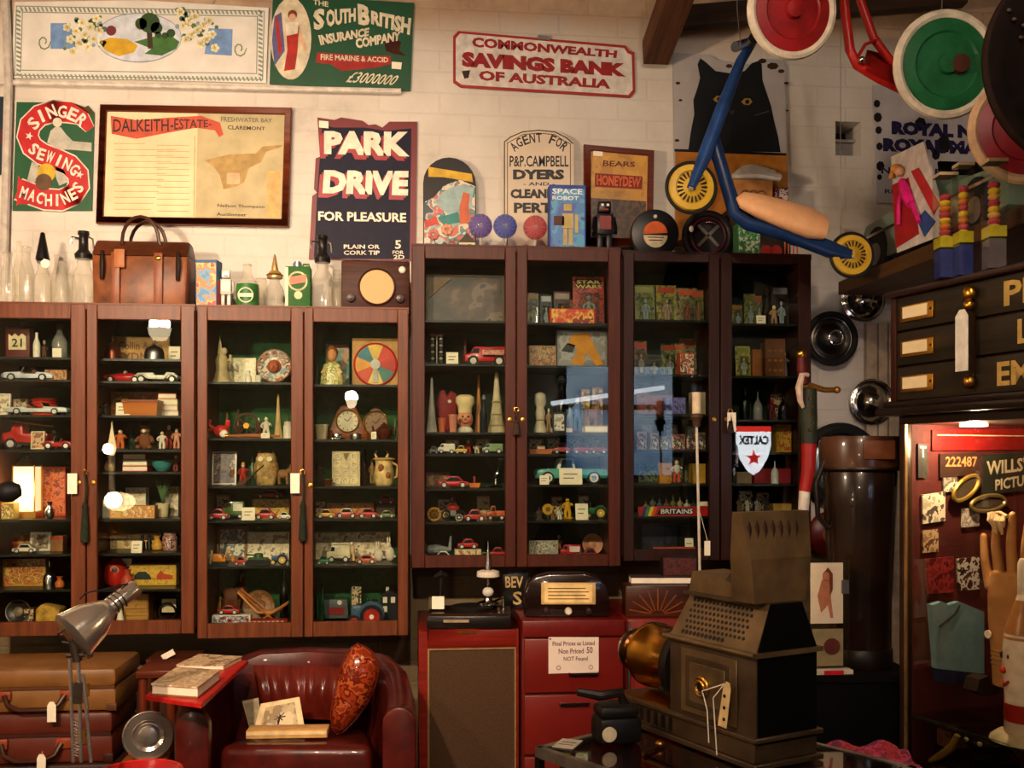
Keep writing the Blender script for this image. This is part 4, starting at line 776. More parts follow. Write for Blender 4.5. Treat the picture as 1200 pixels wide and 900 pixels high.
def spingame(t, W, H):
 P('backing_board', MB().bx(-W/2, W/2, 0, .012, 0, H), M('#b88a4a'), t); R = H*.46; cols = ('#c8321e', '#d8b040', '#2f7480', '#d8942c', '#c84a2c', '#e0c060', '#3a7a70', '#b8281c')
 mb = MB()
 for k in range(8):
  a0, a1 = k*PI/4+.4, (k+1)*PI/4+.4; mb.prism([(0, R)]+[(R*.9*math.cos(a0+(a1-a0)*j/5), R+R*.9*math.sin(a0+(a1-a0)*j/5)) for j in range(6)], -.006, 0, k)
 P('colour_disc', mb, [M(c, .4) for c in cols], t); P('red_rim', MB().ring((0, -.004, R), R*.93, R*.05, n=32), M('#b8201a', .35), t); P('spinner', MB().cyl((0, -.006, R), (0, -.014, R), R*.22, n=14).prism([(-R*.12, R*.2), (0, R*1.5), (R*.12, R*.2)], -.012, -.008), M('#b8b8b0', .3), t)
put('spinning_game', 'round wheel game in bright coloured segments', 'game', 4, 0, 440, 54, 57, spingame, MI)
put('mantel_clock', 'wooden hump backed mantel clock', 'clock', 4, 1, 408, 60, 44, clock, BK, col='#a0521f')
put('desk_clock', 'small dark arched clock', 'clock', 4, 1, 441, 21, 38, clock, MI, col='#4a2c1a', face='#8a6a4c', hat=False)
put('china_cup', 'cream tumbler', 'cup', 4, 1, 377, 16, 18, bottle, MI, kind='pot', mat=M(CRM, .3), name='china_body')
put('pocket_watch', 'silver pocket watch lying on its chain', 'watch', 4, 1, 395, 20, 9, lambda t, W, H: (P('watch_case', MB().lathe([(W*.3, 0), (W*.34, H*.3), (W*.3, H*.7), (.001, H*.8)], n=18), CHROME(), t), P('chain', MB().tube([(W*.3, -.01, .003), (W*.45, -.02, .003), (W*.2, -.035, .003), (-W*.3, -.03, .003)], .0025, 5), CHROME(), t)), FR)
put('pocket_watch', 'dark tin watch case beside the silver watch', 'watch', 4, 1, 417, 16, 8, lambda t, W, H: (P('watch_case', MB().lathe([(W*.4, 0), (W*.44, H*.4), (W*.4, H*.8), (.001, H)], n=18), STEEL(), t), P('crown', MB().ell((W*.5, 0, H*.4), H*.2), BRASS(), t)), FR)
put('teapot', 'brown glazed teapot', 'teapot', 4, 1, 450, 27, 20, lambda t, W, H: (P('pot_body', MB().lathe([(W*.2, 0), (W*.34, H*.3), (W*.34, H*.6), (W*.16, H*.82)], n=18), M('#4c2012', .2), t), P('lid', MB().lathe([(W*.17, H*.82), (W*.12, H*.9), (W*.04, H*.92), (W*.05, H)], n=12), M('#4c2012', .2), t), P('spout', MB().tube([(-W*.28, 0, H*.35), (-W*.44, 0, H*.5), (-W*.5, 0, H*.8)], [W*.08, W*.06, W*.04]), M('#4c2012', .2), t), P('handle', MB().tube([(W*.3, 0, H*.7), (W*.5, 0, H*.7), (W*.5, 0, H*.3), (W*.32, 0, H*.25)], W*.035), M('#3c180e', .2), t)), FR)
put('price_ticket', 'narrow cream ticket', 'ticket', 4, 1, 438, 6, 9, ticket, -.288)
def casket(t, W, H):
 P('case', MB().bx(-W/2, W/2, -.03, .03, 0, H), M('#cdbb90', .6), t); mb = MB()
 for i in range(3):
  for j in range(4): mb.ring((-W*.3+W*.3*i, -.031, H*(.14+.235*j)), W*.11, W*.03, n=12, k=5)
 P('scroll_relief', mb, M('#ead9ae', .55), t); P('crest', MB().prism([(-W*.1, H*.95), (0, H*.7), (W*.12, H*.95)], -.034, -.03), M('#7a7434'), t)
put('carved_casket', 'cream scroll carved casket', 'box', 4, 2, 406, 32, 40, casket, MI)
put('glass_bottle', 'tall brown medicine bottle', 'bottle', 4, 2, 427, 9, 42, bottle, BK, kind='soda', mat=M('#3a2414', .2), cap='#1c120c')
def jug(t, W, H):
 P('jug_body', MB().lathe([(W*.34, 0), (W*.42, H*.08), (W*.44, H*.35), (W*.36, H*.62), (W*.4, H*.78), (W*.36, H*.78), (W*.32, H*.62)], n=18), M('#d8b878', .35, var=.3, scale=40), t)
 P('brim', MB().lathe([(W*.5, H*.74), (W*.46, H*.78), (W*.3, H*.8)], n=18), M('#c89a54', .4), t); P('handle', MB().tube([(W*.36, 0, H*.66), (W*.6, 0, H*.56), (W*.55, 0, H*.25), (W*.38, 0, H*.2)], W*.06), M('#d0a860'), t)
 for s in (-1, 1): P('horn', MB().tube([(s*W*.2-W*.1, 0, H*.78), (s*W*.28-W*.1, 0, H*.9), (s*W*.2-W*.1, 0, H)], [W*.06, W*.05, W*.01]), M('#e0c890'), t)
 P('painted_face', MB().ell((-W*.12, -W*.38, H*.5), (W*.13, W*.05, H*.11)), M('#8a4a24'), t); P('painted_spot', MB().ell((W*.16, -W*.4, H*.3), (W*.12, W*.05, H*.09)), M('#9a5a2c'), t)
put('character_jug', 'cream horned pottery jug', 'jug', 4, 2, 450, 27, 41, jug, MI)
put('figurine', 'dark bronze figurine', 'figurine', 4, 2, 375, 12, 24, figurine, MI, col='#3a2214', head='#5a3a24'); put('trinket_bowl', 'small copper bowl', 'bowl', 4, 2, 384, 13, 8, bowl, FR, col='#9a5a34', metal=.8)
put('toy_car', 'yellow toy saloon car', 'toy car', 4, 3, 382, 21, 11, car, FR, col='#d49a20')
put('toy_car', 'red toy saloon with cream stripe', 'toy car', 4, 3, 406, 25, 12, car, FR, col='#bc2a1c', roof='#d8b890'); put('toy_car', 'red toy saloon parked third in the row', 'toy car', 4, 3, 431, 23, 12, car, FR, col='#b81c16')
put('carton', 'long flat orange carton behind the car row', 'box', 4, 3, 411, 54, 15, carton, BK, col='#cc7830', inks=('#cc7830', '#e09a48', '#a85020'), D=.04)
put('carton', 'dark carton at the row end', 'box', 4, 3, 452, 22, 13, carton, BK, col='#3a2a1a'); t0 = put('toy_car', 'red toy car parked upon the dark carton', 'toy car', 4, 3, 452, 20, 11, car, BK, col='#a81820'); t0.location.z += .0008+13*mpp(452, BK)
put('toy_car', 'olive green toy car', 'toy car', 4, 3, 453, 20, 9, car, FR, col='#6c7434')
put('photo_board', 'long faded photograph board of a building', 'photograph', 4, 4, 412, 88, 32, picture, BK, fr='#b0926a', inks=('#9c8260', '#c8ae84', '#e0cca0', '#7a6448'), scale=26, b=.03)
put('toy_car', 'small emerald green toy car', 'toy car', 4, 4, 379, 15, 10, car, FR, col='#1c6a34'); put('toy_cart', 'cream model coach', 'toy car', 4, 4, 397, 27, 20, car, MI, col='#d0c09a', style='van', roof='#e0d2ac')
put('figurine', 'pink cream china lady', 'figurine', 4, 4, 412, 13, 24, figurine, MI, col='#d8b48c'); put('toy_car', 'orange red toy car', 'toy car', 4, 4, 429, 24, 11, car, FR, col='#c4502c')
for xc, h, d in ((444, 24, 'white china rabbit'), (457, 29, 'taller white china hare')): put('china_rabbit', d, 'figurine', 4, 4, xc, 13, h, lambda t, W, H: (P('body', MB().ell((0, 0, H*.3), (W*.42, W*.34, H*.3)).ell((-W*.15, 0, H*.62), (W*.26, W*.24, H*.16)), M('#e4d6bc', .4), t), P('ear', MB().ell((-W*.22, -.003, H*.86), (W*.08, W*.06, H*.15)), M('#e0cdb0'), t), P('ear', MB().ell((-W*.02, .003, H*.86), (W*.08, W*.06, H*.15)), M('#e0cdb0'), t), P('tail', MB().ell((W*.42, 0, H*.2), W*.12), M('#f0e6d4'), t)), MI)
put('tin_truck', 'grey tin toy lorry with red grille', 'toy car', 4, 5, 395, 30, 28, lambda t, W, H: (P('body', MB().hexa([(-W*.45, -.03, H*.12), (W*.45, -.03, H*.12), (W*.45, .04, H*.12), (-W*.45, .04, H*.12), (-W*.5, -.03, H*.9), (W*.42, -.03, H*.9), (W*.42, .04, H*.9), (-W*.5, .04, H*.9)]), M('#55605e', .4), t, bevel=.002), P('grille', MB().bx(-W*.3, W*.3, -.033, -.03, H*.28, H*.58), M('#8a1c1c'), t), P('head_lamp', MB().cyl((W*.12, -.034, H*.78), (W*.12, -.03, H*.78), W*.09), PAPER(), t), [P('wheel', MB().cyl((s*W*.42, y, H*.15), (s*W*.5, y, H*.15), H*.15), TYRE(), t) for s in (-1, 1) for y in (-.02, .03)]), BK)
put('toy_tractor', 'blue grey toy tractor with big red wheels', 'toy', 4, 5, 428, 36, 38, tractor, FR, col='#3d5670', wheel='#a8201a')
put('toy_house', 'dark toy house with four white windows', 'toy', 4, 5, 456, 19, 38, lambda t, W, H: (P('walls', MB().bx(-W/2, W/2, -.02, .04, 0, H*.8), M('#14141a'), t), P('roof', MB().prism([(-W*.54, H*.78), (0, H*.92), (W*.54, H*.78)], -.024, .044), M('#1e1a20'), t), P('chimney', MB().box((-W*.1, 0, H*.94), (W*.2, .02, H*.12)), M(WHT), t), [P('window_pane', MB().rect(x*W-W*.13, x*W+W*.13, z*H-H*.09, z*H+H*.09, -.0225, -.02), M(WHT), t) for x, z in ((-.24, .62), (.24, .62), (-.24, .34))]), BK)
# ---------------------------------------------------------------- bay 5, under the arched picture board
def landscape(t, W, H):
 picture(t, W, H, fr='#5a4a3a', inks=('#241a18', '#3a2826', '#4c3430', '#6a5448', '#2a2020'), scale=9, b=.04, lean=.1)
 X = Matrix.Rotation(-.1, 4, 'X'); mb = MB(); mb.X = X; mb.prism([(-W*.46, H*.5), (-W*.46, H*.93), (-W*.16, H*.93)], -.0135, -.008); P('torn_corner', mb, M('#8a7462', .7), t)
put('landscape_print', 'long dark landscape print with a pale corner', 'picture', 5, 0, 545, 92, 58, landscape, -.2)
def beads(t, W, H):
 for j, s in enumerate((-1, 1)):
  mb = MB()
  for k in range(9): mb.ell((s*W*.28, 0, H*(.95-.1*k)), (W*.13, W*.13, H*.045), 8, k % 2, 6)
  P('bead_string', mb, [M('#4a5a50', .3), M('#c8b8a0', .3)], t)
 P('red_bow', MB().tube([(-W*.5, 0, H), (0, -.006, H*.96), (W*.5, 0, H)], .004), M('#8a1c1c'), t); P('stand_post', MB().cyl((0, .006, 0), (0, .006, H), .003), STEEL(), t); P('stand_foot', MB().lathe([(W*.4, 0), (W*.4, .003), (W*.1, .006)]), STEEL(), t)
put('bead_stand', 'two bead strings hanging from a stand', 'beads', 5, 1, 512, 17, 38, beads, MI)
put('price_ticket', 'cream ticket with a tall string loop', 'ticket', 5, 1, 530, 14, 15, ticket, FR)
put('toy_bus', 'red toy coach with lettered side', 'toy car', 5, 1, 569, 50, 23, lambda t, W, H: (car(t, W, H, col='#b81c1a', style='van', roof='#8a1414'), P('side_print', MB().rect(-W*.1, W*.4, H*.55, H*.8, -.056, -.0556), PRINT(('#b81c1a', '#d8a080', '#7a1010'), 160), t)), MI)
put('pepper_mill', 'white cone shaped lighthouse ornament', 'ornament', 5, 2, 506, 13, 66, bottle, MI, kind='cone', mat=M('#d0c8b8', .4), name='cone_body')
put('red_heart_box', 'dark red heart shaped cushion', 'cushion', 5, 2, 524, 26, 52, lambda t, W, H: (P('cushion', MB().prism([(0, 0), (-W*.4, H*.4), (-W*.5, H*.7), (-W*.36, H*.95), (-W*.12, H), (0, H*.84), (W*.15, H*.98), (W*.4, H*.9), (W*.5, H*.65), (W*.36, H*.35)], -.02, .02), M('#8a1c20', .6), t, bevel=.01), P('badge', MB().cyl((W*.1, -.023, H*.72), (W*.1, -.02, H*.72), W*.08), PAPER(), t)), BK)
put('enamel_mug', 'pink enamel beaker', 'cup', 5, 2, 531, 11, 21, bottle, FR, kind='pot', mat=M('#c88068', .35), name='cup_body'); put('enamel_mug', 'orange beaker by the dark red cushion', 'cup', 5, 2, 518, 10, 17, bottle, FR, kind='pot', mat=M('#c0603c', .35), name='cup_body')
def chef(t, W, H):
 P('collar', MB().lathe([(W*.4, 0), (W*.44, H*.06), (W*.3, H*.16)], n=16), M(WHT), t); P('head', MB().ell((0, 0, H*.36), (W*.42, W*.4, H*.26), 18, 0, 12), M('#d8906c', .4), t)
 P('chef_hat', MB().lathe([(W*.36, H*.52), (W*.38, H*.68), (W*.52, H*.8), (W*.5, H*.93), (W*.3, H*.99), (.001, H)], n=20), M('#e0c894', .6), t)
 for s in (-1, 1): P('eye', MB().ell((s*W*.14, -W*.37, H*.42), (W*.055, W*.04, H*.03)), M('#2a1a14'), t); P('cheek', MB().ell((s*W*.22, -W*.33, H*.32), (W*.1, W*.06, H*.05)), M('#c8503c'), t)
 P('nose', MB().ell((0, -W*.42, H*.36), (W*.07, W*.08, H*.04)), M('#cc7a58'), t); P('mouth', MB().tube([(-W*.16, -W*.37, H*.27), (0, -W*.41, H*.24), (W*.16, -W*.37, H*.27)], W*.03), M('#7a1c18'), t)
put('cookie_jar', 'smiling chef head cookie jar', 'jar', 5, 2, 545, 22, 45, chef, MI)
put('wooden_cone', 'orange wooden cone', 'ornament', 5, 2, 561, 11, 70, bottle, BK, kind='cone', mat=WOOD('#a8642c', '#c8844a', .4), name='cone_body')
put('glass_bottle', 'slender dark glass bottle', 'bottle', 5, 2, 567, 10, 44, bottle, FR, kind='soda', mat=M('#1c2228', .1), cap='#6a6a70')
def pagoda(t, W, H):
 bottle(t, W, H, 'cone', M('#c8b890', .5), name='cone_body')
 for k, (z, r) in enumerate(((.12, .5), (.3, .4), (.5, .32))): P('carved_band', MB().ring((0, 0, H*z), W*r*.82, W*.05, (0, 0, 1), 18, 6), M('#a89464'), t)
put('carved_cone', 'tall cream banded cone ornament', 'ornament', 5, 2, 582, 21, 73, pagoda, MI)
for xc, w, h, d, c in ((508, 12, 9, 'grey toy armoured car', '#5a5c58'), (523, 20, 12, 'white toy delivery van', '#d8d0bc'), (540, 14, 10, 'yellow toy car', '#c8a040'), (577, 24, 12, 'green white toy ambulance', '#7c9468')):
 put('toy_car', d, 'toy car', 5, 3, xc, w, h, car, FR, col=c, style='van' if w > 18 else 'sedan')
put('figurine', 'red clown figurine', 'figurine', 5, 3, 549, 10, 16, figurine, MI, col='#a82a1c', hat='#c8922c'); put('figurine', 'cream clown figurine', 'figurine', 5, 3, 559, 9, 13, figurine, MI, col='#cbb890')
put('carton', 'flat brown and red carton', 'box', 5, 4, 513, 28, 17, carton, BK, col='#6a4a2c', inks=('#6a4a2c', '#8a2c1c', '#a88a5c'))
put('toy_car', 'long red toy racing saloon', 'toy car', 5, 4, 531, 36, 14, car, FR, col='#b4181c'); put('toy_ship', 'tiny orange toy boat', 'toy', 5, 4, 556, 14, 13, lambda t, W, H: (P('hull', MB().prism([(-W*.4, 0), (-W*.5, H*.4), (W*.5, H*.4), (W*.36, 0)], -.01, .01), M('#c8702c'), t), P('funnel', MB().cyl((0, 0, H*.4), (0, 0, H), .004), M('#b82c1c'), t)), MI)
def epergne(t, W, H):
 P('foot', MB().lathe([(W*.4, 0), (W*.36, H*.03), (W*.1, H*.08), (W*.06, H*.3)]), CHROME(), t); P('bowl', MB().lathe([(W*.08, H*.28), (W*.4, H*.36), (W*.5, H*.44), (W*.46, H*.44), (W*.1, H*.32)]), GLASS('#d8e4e4', 2.5, 'cut_glass', .08, 1.4), t)
 for a in (-.5, .25): P('flute', MB().tube([(0, 0, H*.4), (a*W*.5, 0, H*.65), (a*W, 0, H)], [W*.04, W*.05, W*.15]), GLASS('#d8e4e4', 2.5, 'cut_glass', .08, 1.4), t)
put('epergne', 'silver and glass flower stand', 'vase', 5, 4, 581, 23, 37, epergne, MI)
put('cart_wheel_toy', 'yellow toy cart wheel', 'wheel', 5, 5, 509, 16, 17, lambda t, W, H: spoked(t, H*.5, '#c8902c', '#a87424', 10, .01, '#6a2a14', Matrix.Translation((0, 0, H*.5))), FR)
put('toy_motorbike', 'red toy motorcycle', 'toy', 5, 5, 531, 27, 24, lambda t, W, H: (P('wheel', MB().ring((-W*.32, 0, H*.26), H*.2, H*.05), TYRE(), t), P('wheel', MB().ring((W*.32, 0, H*.26), H*.2, H*.05), TYRE(), t), P('tank', MB().ell((0, 0, H*.6), (W*.28, .009, H*.16)), M('#a8281c', .3), t), P('engine', MB().box((0, 0, H*.35), (W*.24, .016, H*.26)), STEEL(), t), P('rider', MB().tube([(W*.12, 0, H*.7), (W*.02, 0, H*.95)], W*.08).ell((-W*.02, 0, H*1.02), W*.09).tube([(W*.06, 0, H*.9), (-W*.24, 0, H*.72)], W*.04), M('#6a2418'), t), P('handlebar', MB().tube([(-W*.32, 0, H*.26), (-W*.22, 0, H*.8)], .0025), CHROME(), t)), MI)
put('toy_car', 'rounded red toy beetle car', 'toy car', 5, 5, 556, 26, 14, car, FR, col='#b02820'); put('cart_wheel_toy', 'small white hubbed toy wheel', 'wheel', 5, 5, 538, 10, 10, lambda t, W, H: spoked(t, H*.5, '#e0d8c4', '#2a2620', 6, .008, '#e8e0cc', Matrix.Translation((0, 0, H*.5))), -.27)
put('toy_car', 'orange toy tow truck', 'toy car', 5, 5, 581, 22, 17, car, MI, col='#c0582c', style='truck')
put('model_plane', 'grey model aeroplane', 'toy', 5, 6, 514, 30, 26, plane, MI); put('toy_car', 'silver white toy coupe', 'toy car', 5, 6, 519, 24, 11, car, FR, col='#cfccc0')
put('carton', 'low cream carton carrying a red toy car', 'box', 5, 6, 548, 31, 11, carton, MI, col='#c8b488', inks=('#c8b488', '#e0d0a8', '#a86a3c'))
t0 = put('toy_car', 'red toy car parked upon the cream carton', 'toy car', 5, 6, 548, 24, 12, car, MI, col='#b81c1a', D=.045); t0.location.z += .0008+11*mpp(548, MI)
put('toy_car', 'plain red toy car near the door stile', 'toy car', 5, 6, 583, 20, 13, car, MI, col='#b01a1c')
# ---------------------------------------------------------------- bay 6, under the robot toy box
def swcard(t, W, H):
 card(t, W, H, '#1a1614', ('#8a1c14', '#b03018', '#1c1614', '#a82a18'), '#8a9090'); X = Matrix.Rotation(-.08, 4, 'X'); mb = MB(); mb.X = X
 text(mb, 'STAR', -W*.38, W*.38, H*.86, H*.93, -.0062); text(mb, 'WARS', -W*.42, W*.42, H*.77, H*.84, -.0062); P('lettering', mb, M('#d8c070', .4), t)
put('toy_card', 'large red carded space toy with gold lettering', 'toy', 6, 0, 690, 37, 60, swcard, MI)
put('toy_card', 'small grey carded figure', 'toy', 6, 0, 625, 13, 40, card, MI, cols=('#2a2a28', '#4c4a40', '#8a8068'), head='#a89060')
put('toy_card', 'black carded figure with white badge', 'toy', 6, 0, 640, 14, 42, card, BK, cols=('#14141a', '#20242c', '#303844'), head='#c8ccd4', body='#d0d4dc')
put('toy_card', 'black and red carded figure', 'toy', 6, 0, 659, 20, 46, card, BK, cols=('#1a1418', '#6a1c18', '#2a2024'), head='#b8a8a0', body='#c07a40')
put('toy_box', 'low red and yellow toy vehicle box', 'box', 6, 0, 670, 54, 18, carton, FR, col='#b8301c', inks=('#c8341c', '#d86a24', '#e8b040', '#8a1c14'), scale=26, D=.04)
put('photo_box', 'small tan photograph box', 'box', 6, 1, 635, 32, 26, carton, MI, col='#a88458', inks=('#a88458', '#c8a070', '#7a5434', '#b86a3c'))
def botbox(t, W, H):
 carton(t, W, H, col='#8a8884', inks=('#8a8884', '#a09e9c', '#77767a'), scale=18); m = M('#d08a1c', .45); y = -.0285
 P('printed_machine', MB().prism([(-W*.2, H*.88), (W*.12, H*.94), (W*.2, H*.7), (W*.42, H*.1), (W*.28, H*.06), (W*.08, H*.42), (W*.02, H*.08), (-W*.22, H*.1), (-W*.1, H*.5), (-W*.3, H*.62)], y, -.027), m, t); P('printed_shadow', MB().prism([(-W*.42, H*.45), (-W*.3, H*.66), (-W*.14, H*.6), (-W*.2, H*.4)], y, -.027), M('#2c3030'), t)
put('toy_box', 'grey toy box with an orange machine picture', 'box', 6, 1, 681, 59, 46, botbox, MI)
put('pepper_mill', 'white turned pepper mill', 'ornament', 6, 2, 633, 15, 48, lambda t, W, H: (P('turned_body', MB().lathe([(W*.5, 0), (W*.5, H*.1), (W*.32, H*.3), (W*.42, H*.5), (W*.3, H*.62), (W*.48, H*.75), (W*.42, H*.95), (W*.1, H)], n=18), M('#cfc2a4', .4), t), P('painted_band', MB().ring((0, 0, H*.32), W*.34, W*.05, (0, 0, 1)), M('#b07a3c'), t)), MI)
put('glass_bottle', 'dark tall decanter with silver top', 'bottle', 6, 2, 658, 21, 68, bottle, BK, kind='milk', mat=GLASS('#6a6a66', 1.8, 'smoke_glass', .06), cap='#b8b4ac')
put('framed_picture', 'black framed portrait of two heads', 'picture', 6, 2, 655, 16, 24, picture, FR, fr='#171412', inks=('#8a857a', '#c8c0b0', '#3a3632'), b=.12)
put('carton', 'little yellow carton', 'box', 6, 2, 685, 10, 52, carton, BK, col='#a8842c', inks=('#b8922c', '#7a5c20', '#d8b85c')); put('carton', 'little brown yellow carton by the stile', 'box', 6, 2, 700, 13, 55, carton, BK, col='#94743c', inks=('#a07c3c', '#6a4c24', '#c8a868'))
put('book', 'pink red bound book lying flat', 'book', 6, 2, 657, 26, 7, stackbooks, MI, cols=('#a83a44',)); put('book', 'yellow bound book lying flat', 'book', 6, 2, 698, 28, 8, stackbooks, FR, cols=('#c8a030',))
put('figurine', 'blue coated doll figurine', 'figurine', 6, 2, 677, 16, 44, figurine, MI, col='#5a7aa8', head='#d8c8b8', hat='#3a4a6a'); put('carved_animal', 'tan pottery dog', 'ornament', 6, 2, 694, 18, 38, animal, FR, col='#8a6a50')  # solid blue figure shaped to imitate a reflection in the pane
put('toy_boat', 'orange hulled toy boat', 'toy', 6, 3, 634, 30, 13, lambda t, W, H: (P('hull', MB().prism([(-W*.42, 0), (-W*.5, H*.4), (W*.5, H*.45), (W*.36, 0)], -.014, .014), M('#b8642c'), t), P('deckhouse', MB().box((0, 0, H*.6), (W*.3, .016, H*.3)), M(CRM), t), P('funnel', MB().cyl((W*.05, 0, H*.7), (W*.05, 0, H), .004), M('#8a1c1c'), t)), MI)
for xc, d, c in ((658, 'pink toy car', '#b84a50'), (681, 'crimson toy car', '#a01c34'), (702, 'wine red toy car', '#8a1a2c')): put('toy_car', d, 'toy car', 6, 3, xc, 20, 13, car, MI, col=c)
def pickup(t, W, H):
 D = .11; m = M('#3f9a8a', .3, coat=.4); r = H*.24; X = lambda p: [(x*W, z*H) for x, z in p]
 P('body', MB().prism(X([(-.5, .22), (-.49, .5), (-.44, .58), (-.2, .6), (-.16, .56), (.49, .56), (.5, .3), (.48, .22)]), -D/2, D/2), m, t, bevel=.004)
 P('cab', MB().prism(X([(-.21, .58), (-.17, .97), (-.14, 1), (.0, 1), (.03, .97), (.05, .56)]), -D*.45, D*.45), M('#d8e0d8', .3), t, bevel=.003); P('side_window', MB().prism(X([(-.165, .62), (-.13, .92), (-.01, .92), (.01, .62)]), -D*.46, D*.46), M('#1c2a2c', .1), t)
 P('load_bed', MB().bx(W*.08, W*.47, -D*.42, D*.42, H*.53, H*.575), M('#2c7468', .4), t); P('bumper', MB().bx(-W*.52, -W*.49, -D*.5, D*.5, H*.24, H*.34).bx(W*.49, W*.52, -D*.5, D*.5, H*.24, H*.34), CHROME(), t); P('spare_wheel', MB().cyl((-W*.3, 0, H*.78), (-W*.3, .02, H*.78), H*.18), TYRE(), t)
 for x in (-.34, .3):
  for s in (-1, 1): P('wheel', MB().cyl((x*W, s*D*.47-.006, r), (x*W, s*D*.47+.006, r), r, n=20).cyl((x*W, s*D*.47-.0075, r), (x*W, s*D*.47+.0075, r), r*.72, n=18, m=1).cyl((x*W, s*D*.47-.009, r), (x*W, s*D*.47+.009, r), r*.4, n=14, m=2), [TYRE(), M('#e8e2d4'), CHROME()], t)
put('toy_pickup', 'big teal toy pickup truck with whitewall wheels', 'toy car', 6, 4, 668, 84, 33, pickup, MI)
put('price_card', 'large cream price card before the teal pickup', 'ticket', 6, 4, 669, 27, 19, ticket, -.288); put('price_ticket', 'small square ticket before the pickup wheel', 'ticket', 6, 4, 638, 11, 11, ticket, -.288)
for xc, w, h, d, c in ((632, 11, 16, 'dark toy figure in a row', '#5a3a2c'), (656, 10, 14, 'white little toy figure', '#d0c8b8'), (648, 9, 12, 'brown little toy figure', '#7a5a40')): put('toy_figure', d, 'toy', 6, 5, xc, w, h, soldier, FR, col=c)
put('toy_figure', 'bright yellow toy figure', 'toy', 6, 5, 665, 14, 25, figurine, MI, col='#cc9a1c', head='#d8a82c', base='#c8901c'); put('cart_wheel_toy', 'yellow sunflower shaped toy', 'toy', 6, 5, 642, 13, 18, lambda t, W, H: (P('stem', MB().cyl((0, 0, 0), (0, 0, H*.5), .002), M('#3a5a24'), t), P('disc', MB().cyl((0, -.004, H*.62), (0, .004, H*.62), H*.36, n=16), M('#cc9a1c'), t), P('face_spot', MB().cyl((0, -.007, H*.62), (0, -.004, H*.62), H*.16), M('#7a5a14'), t)), MI)
put('price_ticket', 'tilted white ticket beside the yellow figure', 'ticket', 6, 5, 682, 15, 19, ticket, FR, rz=.1); put('toy_tractor', 'green toy tractor with yellow wheels', 'toy', 6, 5, 697, 26, 19, tractor, MI, col='#2c6a38', wheel='#c8a838')
put('postcard', 'grey printed postcard', 'card', 6, 6, 637, 34, 20, carton, MI, col='#a8a090', inks=('#a8a090', '#8a8474', '#c8c0a8', '#6a6858'), D=.006); put('toy_car', 'square red toy jeep', 'toy car', 6, 6, 668, 24, 15, car, MI, col='#b4161c', style='van', roof='#d8d0c0'); put('toy_car', 'dull red toy car', 'toy car', 6, 6, 691, 22, 13, car, FR, col='#8a2420')
put('plate', 'salmon pink round plate leaning on the side', 'plate', 6, 6, 702, 24, 31, plate, BK, col='#c88464', rim='#d89a74')
# ---------------------------------------------------------------- bays 7 and 8, the dark cabinet
YG7 = [('#5c6630', '#8a8c3c', '#3a4424'), ('#7c7c34', '#a8982c', '#4c4a28'), ('#6a6438', '#8a7a50', '#3c3424'), ('#70702c', '#54501f', '#8c8440')]
for k, (xc, w, h, d, c) in enumerate(((756, 24, 46, 'green carded figure in pale suit', '#b8c0c8'), (781, 24, 46, 'yellow green carded figure in white and red', '#d8b0a0'), (805, 25, 43, 'brown carded figure with red header', '#8a4a34'), (825, 14, 41, 'narrow carded figure at the stile', '#9a5a44'))):
 put('toy_card', d, 'toy', 7, 0, xc, w, h, card, MI, cols=YG7[k], body=c, head=('#a8a864', '#c0502c', '#c0502c', '#b84a2c')[k], seed=k)
for k, (xc, w, h, d, y) in enumerate(((751, 15, 42, 'rust carded figure', MI), (766, 18, 26, 'dark low carded figure', MI), (785, 20, 42, 'green carded figure with red header', BK), (820, 20, 48, 'tan carded figure with white figure', BK))):
 put('toy_card', d, 'toy', 7, 1, xc, w, h, card, y, cols=(('#6a4030', '#8a5a44', '#3a2a24'), ('#1c2018', '#3a4430', '#2a2a20'), YG7[0], YG7[2])[k], head='#b8482c' if k != 1 else '#2a2420', body='#c8b8a8', seed=4+k)
put('toy_box', 'small orange boxed game with black window', 'box', 7, 1, 803, 17, 26, carton, FR, col='#b84a24', inks=('#c8562c', '#1c1614', '#d8c8a8', '#b84a24'), scale=50)
put('carton', 'flat rust red carton', 'box', 7, 2, 766, 44, 24, carton, MI, col='#7a3020', inks=('#7a3020', '#9a4428', '#3a2420')); put('carton', 'purple blue carton', 'box', 7, 2, 790, 24, 20, carton, FR, col='#4c4478', inks=('#4c4478', '#6a64a0', '#2c2c50')); put('carton', 'cream carton', 'box', 7, 2, 818, 16, 27, carton, MI, col='#a89878')
for xc, w, h, d, c in ((750, 11, 21, 'tan carton', '#a8825c'), (765, 10, 19, 'mustard carton', '#b08a3c'), (778, 13, 16, 'grey carton', '#77706a'), (793, 16, 18, 'rose carton', '#a0605c'), (810, 16, 14, 'dark red carton', '#7c2420'), (825, 12, 20, 'brown carton', '#7a5a3c')): put('carton', d, 'box', 7, 3, xc, w, h, carton, MI, col=c, inks=(c, '#2a2420', '#c8b898'))
put('book', 'orange yellow upright book', 'book', 7, 4, 779, 15, 24, carton, MI, col='#c8861c', inks=('#c8861c', '#d89a2c', '#b87014'), D=.03); put('figurine', 'white figurine in a red skirt', 'figurine', 7, 4, 793, 14, 28, figurine, FR, col='#d8d0c0', leg='#c04a34'); put('carton', 'green black carton', 'box', 7, 4, 758, 24, 23, carton, BK, col='#3a4430', inks=('#3a4430', '#7a8a4c', '#14181a')); put('carton', 'yellow carton at the stile', 'box', 7, 4, 824, 16, 23, carton, MI, col='#b88a24'); put('carton', 'olive carton', 'box', 7, 4, 808, 16, 21, carton, BK, col='#5c5c34', inks=('#5c5c34', '#3a3a24', '#8a8448'))
